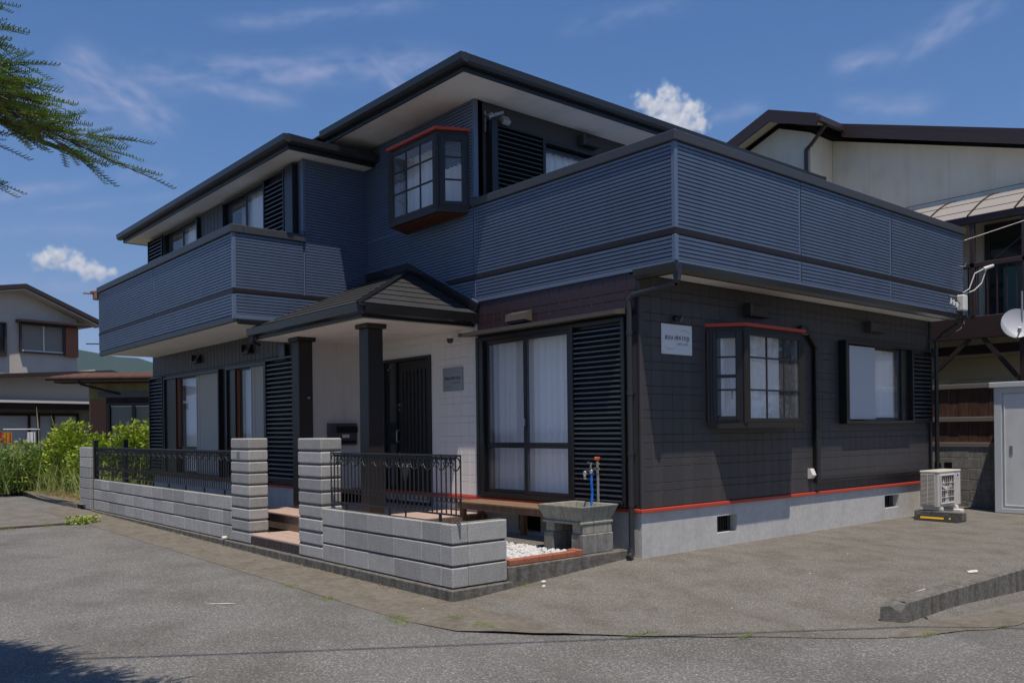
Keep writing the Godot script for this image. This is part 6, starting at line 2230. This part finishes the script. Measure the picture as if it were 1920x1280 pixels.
	m = MB.new()
	m.cone(Vector3(0.02, 0, 0), Vector3(0.02, -1.75, 0.0), 0.02, 0.02, 6)
	m.cone(Vector3(1.33, 0, -0.3), Vector3(1.33, -1.75, -0.3), 0.02, 0.02, 6)
	obj("post", m.mesh(), M.steel, lp)
	lp.set_meta("label", "white laundry pole on two posts in front of the beige house windows")
	for q in [[0.12, "red", M.cloth_red, "red cloth hanging from the laundry pole, left one"], [0.36, "red", M.cloth_orange, "orange red cloth hanging from the laundry pole beside the red one"], [1.0, "white", M.cloth_white, "white cloth hanging at the right end of the laundry pole"]]:
		var cm := pleats(0.0, 0.22, -0.36, -0.02, 0.0, 0.03, 2.0)
		var o := obj("laundry", cm, q[2])
		o.position = Vector3(-3.0 + q[0], 1.72 - 0.06, -22.0 - q[0] * 0.22)
		tag(o, q[3], "cloth")
	# hill
	var hb := MB.new()
	var nz := FastNoiseLite.new()
	nz.seed = 3
	nz.frequency = 0.004
	var prev := []
	for i in 61:
		var az := lerpf(-10.0, 60.0, i / 60.0)
		var a := deg_to_rad(az)
		var el := 0.062 + 0.028 * exp(-pow((az - 14.0) / 5.0, 2.0)) + 0.008 * nz.get_noise_1d(az * 60.0)
		var d := Vector3(sin(a), 0, -cos(a))
		var cur := [d * 2300.0 + Vector3(0, -5, 0), d * 2350.0 + Vector3(0, 2350.0 * el * 0.6, 0), d * 2450.0 + Vector3(0, 2450.0 * el, 0), d * 2550.0 + Vector3(0, 10, 0)]
		if prev:
			for j in 3:
				hb.away(prev[j], cur[j], cur[j + 1], prev[j + 1], Vector3(0, -4000, 0))
		prev = cur
	struct("hill", hb.mesh(), M.hill_green)


# ---------------------------------------------------------------- plants
func leaf_mesh(l: float, w: float, fold := 0.25) -> ArrayMesh:
	var mb := MB.new()
	var a := Vector3.ZERO
	var tip := Vector3(0, l * 0.1, l)
	var r := Vector3(w, w * fold, l * 0.45)
	var q := Vector3(-w, w * fold, l * 0.45)
	var mid := Vector3(0, 0.04 * l, l * 0.5)
	for t in [[a, mid, r], [mid, tip, r], [a, q, mid], [mid, q, tip]]:
		mb.tri(t[0], t[2], t[1])
	return mb.mesh()


func blade_mesh(h: float, w: float, bend: float) -> ArrayMesh:
	var mb := MB.new()
	var prev := [Vector3(-w, 0, 0), Vector3(w, 0, 0)]
	for i in 5:
		var t := (i + 1) / 5.0
		var c := Vector3(0, h * (t - 0.25 * bend * t * t), h * bend * t * t * 0.7)
		var ww := w * (1.0 - t * 0.92)
		var cur := [c + Vector3(-ww, 0, 0), c + Vector3(ww, 0, 0)]
		mb.quad(prev[0], prev[1], cur[1], cur[0])
		prev = cur
	return mb.mesh()


func scatter(called: String, mesh: Mesh, m: Material, places: Array, parent: Node) -> MultiMeshInstance3D:
	var mm := MultiMesh.new()
	mm.transform_format = MultiMesh.TRANSFORM_3D
	mm.use_colors = true
	mm.mesh = mesh
	mm.instance_count = places.size()
	for i in places.size():
		mm.set_instance_transform(i, places[i])
		var v := rng.randf_range(0.65, 1.30)
		mm.set_instance_color(i, Color(v * rng.randf_range(0.88, 1.2), v, v * rng.randf_range(0.8, 1.05)))
	var o := MultiMeshInstance3D.new()
	o.multimesh = mm
	o.material_override = m
	o.name = numbered(called) if parent == self else called
	parent.add_child(o, true)
	o.set_meta("kind", "stuff")
	return o


func turn(lean := 1.0) -> Basis:
	return Basis.from_euler(Vector3(rng.randf_range(-1, 1) * lean, rng.randf() * TAU, rng.randf_range(-1, 1) * lean))


func bush(label: String, at: Vector3, r: Vector3, count: int, leaf: Mesh, m: Material, group := "") -> Node3D:
	var n := thing("bush", label, "bush", at, group)
	var places := []
	var lobes := []
	for i in 9:
		var a := rng.randf() * TAU
		lobes.append([Vector3(cos(a) * r.x * 0.62 * sqrt(rng.randf()), r.y * rng.randf_range(0.25, 0.95), sin(a) * r.z * 0.62), rng.randf_range(0.35, 0.6)])
	for i in count:
		var l = lobes[rng.randi() % lobes.size()]
		var d := Vector3(rng.randfn(), rng.randfn(), rng.randfn()).normalized() * pow(rng.randf(), 0.35)
		var p: Vector3 = l[0] + d * r * l[1]
		if p.y < 0.03:
			p.y = rng.randf() * 0.2 * r.y
		var b := Basis.looking_at((d + Vector3(0, 0.3, 0)).normalized() * -1.0 if absf(d.y) < 0.95 else Vector3(1, 0.2, 0)) * turn(0.7)
		places.append(Transform3D(b.scaled(Vector3.ONE * rng.randf_range(0.7, 1.3)), p))
	scatter("foliage", leaf, m, places, n)
	var s := MB.new()
	for l in lobes:
		s.tube([Vector3(0, -0.05, 0), Vector3(l[0].x * 0.4, l[0].y * 0.5, l[0].z * 0.4), l[0]], 0.02, 5, 0.006)
	obj("stem", s.mesh(), M.bark, n)
	return n


func build_plants() -> void:
	rng.seed = 2024
	var leaf := leaf_mesh(0.085, 0.024)
	var leaf_big := leaf_mesh(0.13, 0.034)
	bush("dark green low bush at the street edge in front of the weeds", Vector3(-2.75, -0.05, -20.0), Vector3(0.85, 0.95, 0.8), 5200, leaf, M.leaf_dark)
	bush("tall light green weed shrub rising beside the narrow end pier", Vector3(-0.6, 0.0, -16.4), Vector3(0.9, 1.45, 0.9), 4200, leaf_big, M.leaf_light)
	bush("pale green bushy weeds in the middle of the overgrown plot", Vector3(-1.5, 0.0, -18.0), Vector3(1.2, 1.38, 1.0), 5200, leaf_big, M.leaf_light)
	bush("yellow green weed shrub between the dark bush and the beige house", Vector3(-2.0, 0.0, -20.2), Vector3(1.1, 1.35, 1.0), 4600, leaf_big, M.leaf_light)
	bush("light green weeds along the back fence behind the black posts", Vector3(0.2, 0.0, -15.2), Vector3(1.0, 1.12, 0.8), 3600, leaf_big, M.leaf_light)
	bush("mid green weeds at the left edge before the windows", Vector3(-3.0, 0.0, -22.0), Vector3(0.9, 1.2, 1.0), 3600, leaf, M.leaf_dark)
	# long grass
	var bl := [blade_mesh(1.0, 0.011, 0.5), blade_mesh(0.75, 0.009, 0.9)]
	var pl := []
	var pd := []
	for i in 4200:
		var p := Vector3(rng.randf_range(-2.5, 1.3), 0.0, rng.randf_range(-22.5, -14.2))
		if p.x < -2.2 and p.z > -17.5:
			continue
		var h := rng.randf_range(0.35, 1.25) * (0.55 if p.z > -15.2 else 1.0)
		pl.append(Transform3D(turn(0.35).scaled(Vector3(1, h, h)), p))
	for i in 900:
		var p := Vector3(rng.randf_range(-2.55, -1.5), 0.02, rng.randf_range(-18.5, -14.0))
		pd.append(Transform3D(turn(0.7).scaled(Vector3(0.8, 0.3, 0.35) * rng.randf_range(0.5, 1.2)), p))
	for i in 1500:
		var p := Vector3(-3.3 + rng.randfn() * 0.4, 0.0, -21.5 + rng.randfn() * 0.9)
		pl.append(Transform3D(turn(0.3).scaled(Vector3.ONE * rng.randf_range(0.9, 1.6)), p))
	tag(scatter("long_grass", bl[0], M.grass_blade, pl, self), "long grass growing through the weeds on the vacant plot", "grass")
	tag(scatter("dry_grass", bl[1], M.dry_grass, pd, self), "short dry grass at the front of the vacant plot", "grass")
	# feathery seed heads
	var heads := [[-2.2, -19.6, 2.35, 0.15, "leftmost tall pale seed head over the weeds"], [-1.75, -19.2, 2.2, 0.5, "upright seed head in front of the red brick panel"], [-1.2, -18.6, 2.25, 0.9, "leaning seed head in front of the tan wall panel"], [-0.35, -17.0, 2.05, 0.75, "arching seed head before the grey blinds, left one"], [0.2, -16.4, 2.0, 0.8, "arching seed head before the grey blinds, right one"], [0.28, -15.8, 1.75, 0.9, "low arching seed head beside the blue slatted shutter"]]
	for h in heads:
		var g := thing("plume_grass", h[4], "grass plume", Vector3(h[0], 0.0, h[1]), "seed heads over the weeds")
		var pts := []
		for i in 9:
			var t := i / 8.0
			pts.append(Vector3(h[3] * -0.55 * t * t, h[2] * t * (1.0 - 0.12 * h[3] * t), h[3] * 0.15 * t))
		var m := MB.new()
		m.tube(pts.slice(0, 8), 0.006, 4)
		obj("stalk", m.mesh(), M.plume, g)
		m = MB.new()
		m.tube([pts[6], pts[7], pts[8]], 0.020, 6, 0.004)
		obj("plume", m.mesh(), M.plume, g)
	# tuft at the drain, small weeds in the joints
	var tuft := []
	for i in 260:
		var a := rng.randf() * TAU
		var r := sqrt(rng.randf()) * 0.30
		tuft.append(Transform3D(turn(0.9).scaled(Vector3.ONE * rng.randf_range(0.5, 0.9)), Vector3(cos(a) * r, rng.randf() * 0.14, sin(a) * r * 0.6)))
	var tn := thing("weed_tuft", "bright green weed tuft growing at the end of the slot drain", "weed", Vector3(-3.40, -0.10, -10.45))
	scatter("foliage", leaf, M.leaf_light, tuft, tn)
	var jw := []
	var spots := [[-3.42, 0.15, 0.16], [-3.36, 0.0, 0.10], [-3.0, 0.85, 0.12], [-3.4, -1.2, 0.06], [-3.38, -2.1, 0.08], [-2.3, 1.95, 0.10], [-1.7, 2.56, 0.06], [-0.6, 3.52, 0.06], [0.4, 3.73, 0.06], [-1.72, -0.15, 0.07], [-3.0, 0.4, 0.05], [-4.6, -10.5, 0.3], [-4.0, -10.55, 0.2]]
	for s in spots:
		for i in int(60 + s[2] * 700):
			var a := rng.randf() * TAU
			var r: float = sqrt(rng.randf()) * s[2]
			var x: float = s[0] + cos(a) * r * (0.4 if s[0] < -2.9 else 1.4)
			var z: float = s[1] + sin(a) * r * (1.3 if s[0] < -2.9 else 0.35)
			jw.append(Transform3D(turn(0.9).scaled(Vector3(0.35, 0.055, 0.06) * rng.randf_range(0.5, 1.2)), Vector3(x, maxf(street_y(x, z), drive_y(x, z) if x > -3.36 and z < 4.1 else -9.0) - 0.002, z)))
	for i in 500:
		var x := rng.randf_range(-2.2, 3.0)
		jw.append(Transform3D(turn(0.9).scaled(Vector3(0.3, 0.02, 0.03) * rng.randf_range(0.5, 1.3)), Vector3(x, street_y(x, mouth_edge(x)) + 0.004, mouth_edge(x) + rng.randfn() * 0.02)))
	tag(scatter("joint_weeds", bl[1], M.grass_blade, jw, self), "small weeds in the joints between asphalt and concrete", "weeds")
	# dry litter and grit along the strip
	var lt := []
	for i in 700:
		var z := rng.randf_range(-12.0, 0.4)
		var x := -2.66 - absf(rng.randfn()) * 0.10
		lt.append(Transform3D(turn(1.2).scaled(Vector3.ONE * rng.randf_range(0.12, 0.3)), Vector3(x, drive_y(x, z) + 0.006, z)))
	for i in 260:
		var x := rng.randf_range(-3.3, 6.0)
		var z := rng.randf_range(0.0, 4.0)
		if (x > -0.5 and absf(z - 3.12) < 0.25) or z > mouth_edge(x) - 0.1:
			continue
		lt.append(Transform3D(turn(1.2).scaled(Vector3.ONE * rng.randf_range(0.06, 0.2)), Vector3(x, drive_y(x, z) + 0.005, z)))
	tag(scatter("leaf_litter", leaf, M.dry_grass, lt, self), "dry leaf litter and grit along the wall footing", "litter")
	var cr := []
	rng.seed = 99
	for i in 26:
		var x := rng.randf_range(-3.2, 3.0)
		var z := rng.randf_range(-6.0, 4.0)
		if (x > -2.6 and z < -0.1) or (x > -0.5 and absf(z - 3.12) < 0.25) or z > mouth_edge(x) - 0.1:
			continue
		cr.append(Transform3D(turn(1.5).scaled(Vector3(0.012, 0.007, 0.010) * rng.randf_range(0.35, 0.9)), Vector3(x, drive_y(x, z) + 0.004, z)))
	cr.append(Transform3D(Basis.IDENTITY.scaled(Vector3(0.035, 0.02, 0.025)), Vector3(-1.5, -0.09, -0.06)))
	cr.append(Transform3D(Basis.IDENTITY.scaled(Vector3(0.028, 0.016, 0.02)), Vector3(-1.6, -0.11, 0.05)))
	var pm := MB.new()
	pm.ball(Vector3.ZERO, Vector3.ONE, 6, 4)
	tag(scatter("stray_pebbles", pm.mesh(), M.pebble, cr, self), "stray white pebbles on the drive and the strip", "pebbles")


# ---------------------------------------------------------------- trees
func needle_spray() -> ArrayMesh:
	var mb := MB.new()
	mb.tube([Vector3.ZERO, Vector3(0, 0.005, 0.10), Vector3(0, -0.004, 0.19)], 0.0022, 3, 0.0012)
	for i in 18:
		var t := i / 17.0
		var z := 0.006 + t * 0.185
		var l := 0.034 * (1.0 - 0.35 * t) * (0.85 + 0.15 * sin(i * 5.0))
		for s in [-1.0, 1.0]:
			var a := Vector3(0, 0.003, z)
			var b := a + Vector3(s * l, 0.006 + 0.006 * sin(i * 3.0), l * 0.5)
			var w := Vector3(0, 0, 0.0036)
			mb.quad(a - w, a + w, b + w * 0.5, b - w * 0.5)
	return mb.mesh()


func build_trees() -> void:
	# the tree whose branches hang in at the upper left; its trunk stands outside the picture
	rng.seed = 404
	var n := thing("conifer_tree", "needle leaved tree with drooping sprays reaching in at the top left corner", "tree", Vector3(-8.2, -0.15, 1.0))
	var tr := MB.new()
	tr.tube([Vector3(0, -0.1, 0), Vector3(0.04, 1.5, 0.03), Vector3(-0.03, 3.4, 0.0), Vector3(0.0, 5.6, 0.05), Vector3(0.02, 7.4, 0.0)], 0.17, 10, 0.03)
	obj("trunk", tr.mesh(), M.bark, n)
	var br := MB.new()
	var sprays := []
	var limbs := 230
	for i in limbs:
		var f := i / float(limbs - 1)
		var y := lerpf(3.35, 7.2, pow(f, 1.35))
		var a := i * 2.399 + rng.randf_range(-0.3, 0.3)
		var reach := lerpf(1.93, 0.55, f) * rng.randf_range(0.70, 1.06)
		var d := Vector3(cos(a), 0, sin(a))
		var p0 := Vector3(0, y, 0)
		var p1 := p0 + d * reach * 0.5 + Vector3(0, 0.22, 0)
		var p2 := p0 + d * reach + Vector3(0, 0.10 - 0.16 * reach, 0)
		br.tube([p0, p1, p2], 0.020, 5, 0.004)
		var side := d.cross(Vector3.UP)
		for k in int(11 * reach) + 3:
			# a side twig, drooping at its end, clothed with sprays along its length
			var t := rng.randf_range(0.22, 1.0)
			var q := p0.lerp(p1, t * 2.0) if t < 0.5 else p1.lerp(p2, t * 2.0 - 1.0)
			var sd := -1.0 if rng.randf() < 0.5 else 1.0
			var dir := (d * rng.randf_range(0.5, 1.0) + side * sd * rng.randf_range(0.0, 0.9) + Vector3(0, rng.randf_range(-0.25, 0.25), 0)).normalized()
			var l := rng.randf_range(0.18, 0.48) * (1.2 - 0.4 * t)
			var e := q + dir * l + Vector3(0, -0.18 * l, 0)
			br.tube([q, e], 0.004, 3, 0.002)
			var ts := dir.cross(Vector3.UP).normalized()
			var along := 0.0
			while along < 1.0:
				var w := q.lerp(e, along)
				for s2: float in [-1.0, 1.0]:
					if rng.randf() < 0.8:
						var dd: Vector3 = (dir * rng.randf_range(0.6, 1.0) + ts * s2 * rng.randf_range(0.25, 0.8) + Vector3(0, rng.randf_range(-0.35, 0.12), 0)).normalized()
						var b := Basis.looking_at(-dd, Vector3.UP) * Basis(Vector3.BACK, rng.randf_range(-0.5, 0.5))
						sprays.append(Transform3D(b.scaled(Vector3.ONE * rng.randf_range(0.6, 1.1)), w))
				along += 0.075 / l
			var b2 := Basis.looking_at(-(dir + Vector3(0, -0.2, 0)).normalized(), Vector3.UP)
			sprays.append(Transform3D(b2, e))
	obj("branches", br.mesh(), M.bark, n)
	scatter("needles", needle_spray(), M.needle, sprays, n)
	# broad leaved trees across the road, seen only as reflections in the windows
	var leaf := leaf_mesh(0.20, 0.06)
	for t in [[Vector3(15.5, -0.6, 7.6), 6.4, 2.5, "broad leaved tree across the road, reflected in the bay window"], [Vector3(21.0, -0.6, 7.0), 7.0, 2.9, "second broad leaved tree across the road, reflected in the drive windows"], [Vector3(12.8, -0.6, 13.5), 7.5, 2.6, "third broad leaved tree across the road, farther from the drive"]]:
		var o := thing("street_tree", t[3], "tree", t[0], "trees across the road")
		var tb := MB.new()
		tb.tube([Vector3(0, -0.2, 0), Vector3(0.1, t[1] * 0.25, 0), Vector3(-0.05, t[1] * 0.5, 0.1), Vector3(0, t[1] * 0.8, 0)], 0.2, 8, 0.05)
		var lv := []
		for i in 14:
			var a := rng.randf() * TAU
			var c := Vector3(cos(a) * t[2] * rng.randf_range(0.2, 0.75), t[1] * rng.randf_range(0.42, 0.92), sin(a) * t[2] * rng.randf_range(0.2, 0.75))
			tb.tube([Vector3(0, t[1] * 0.35, 0), Vector3(c.x * 0.5, c.y * 0.8, c.z * 0.5), c], 0.07, 6, 0.02)
			for k in 260:
				var d: Vector3 = Vector3(rng.randfn(), rng.randfn() * 0.7, rng.randfn()) * t[2] * 0.20
				lv.append(Transform3D(turn(1.5).scaled(Vector3.ONE * rng.randf_range(0.7, 1.3)), c + d))
		obj("trunk", tb.mesh(), M.bark, o)
		scatter("crown", leaf, M.tree_leaf, lv, o)
	# overhead cable above the road: its thin shadow crosses the asphalt
	var cb := MB.new()
	var pts := []
	for i in 25:
		var f := i / 24.0
		pts.append(Vector3(-15.0, 7.3, -3.75).lerp(Vector3(9.6, 7.3, 12.9), f) - Vector3(0, 2.0 * f * (1 - f), 0))
	cb.tube(pts, 0.016, 5)
	tag(obj("overhead_cable", cb.mesh(), M.black_metal), "black overhead cable strung across the road above the viewer", "cable")


# ---------------------------------------------------------------- scene
const EYE := Vector3(-7.594, 1.5, 6.61)


func _ready() -> void:
	# camera: level, a touch rolled, lens shifted up
	var cam := Camera3D.new()
	cam.name = "camera"
	cam.projection = Camera3D.PROJECTION_FRUSTUM
	cam.near = 0.05
	cam.far = 4000.0
	cam.keep_aspect = Camera3D.KEEP_HEIGHT
	cam.size = 1280.0 / 1611.6 * 0.05
	cam.frustum_offset = Vector2(0.0, (807.6 - 640.0) / 1611.6 * 0.05)
	cam.position = EYE
	cam.basis = Basis(Vector3.UP, deg_to_rad(-40.426)) * Basis(Vector3.BACK, deg_to_rad(-0.69))
	add_child(cam)
	# sky, sun, exposure
	var sky_mat := PanoramaSkyMaterial.new()
	sky_mat.panorama = make_sky()
	sky_mat.energy_multiplier = 0.95
	var sky := Sky.new()
	sky.sky_material = sky_mat
	var env := Environment.new()
	env.background_mode = Environment.BG_SKY
	env.sky = sky
	env.tonemap_mode = Environment.TONE_MAPPER_LINEAR
	env.tonemap_exposure = 1.05
	env.fog_enabled = true
	env.fog_density = 0.0001
	env.fog_light_color = Color(0.72, 0.82, 0.95)
	env.sdfgi_enabled = true
	env.ssao_enabled = true
	env.ssil_enabled = true
	var we := WorldEnvironment.new()
	we.name = "environment"
	we.environment = env
	add_child(we)
	var sun := DirectionalLight3D.new()
	sun.name = "sun"
	sun.light_color = Color(1.0, 0.955, 0.89)
	sun.light_energy = 1.3
	sun.light_angular_distance = 0.5
	sun.shadow_enabled = true
	sun.basis = Basis.looking_at(Vector3(0.165, -1.0, -0.295), Vector3.FORWARD)
	add_child(sun)

	make_materials()
	paint("teal_cloth", g3(0.10, 0.19, 0.19), 0.9)
	paint("dish", g3(0.50, 0.52, 0.58), 0.5)
	build_ground()
	build_house()
	build_walls()
	build_entrance()
	build_garden()
	build_right()
	build_left()
	build_plants()
	build_trees()
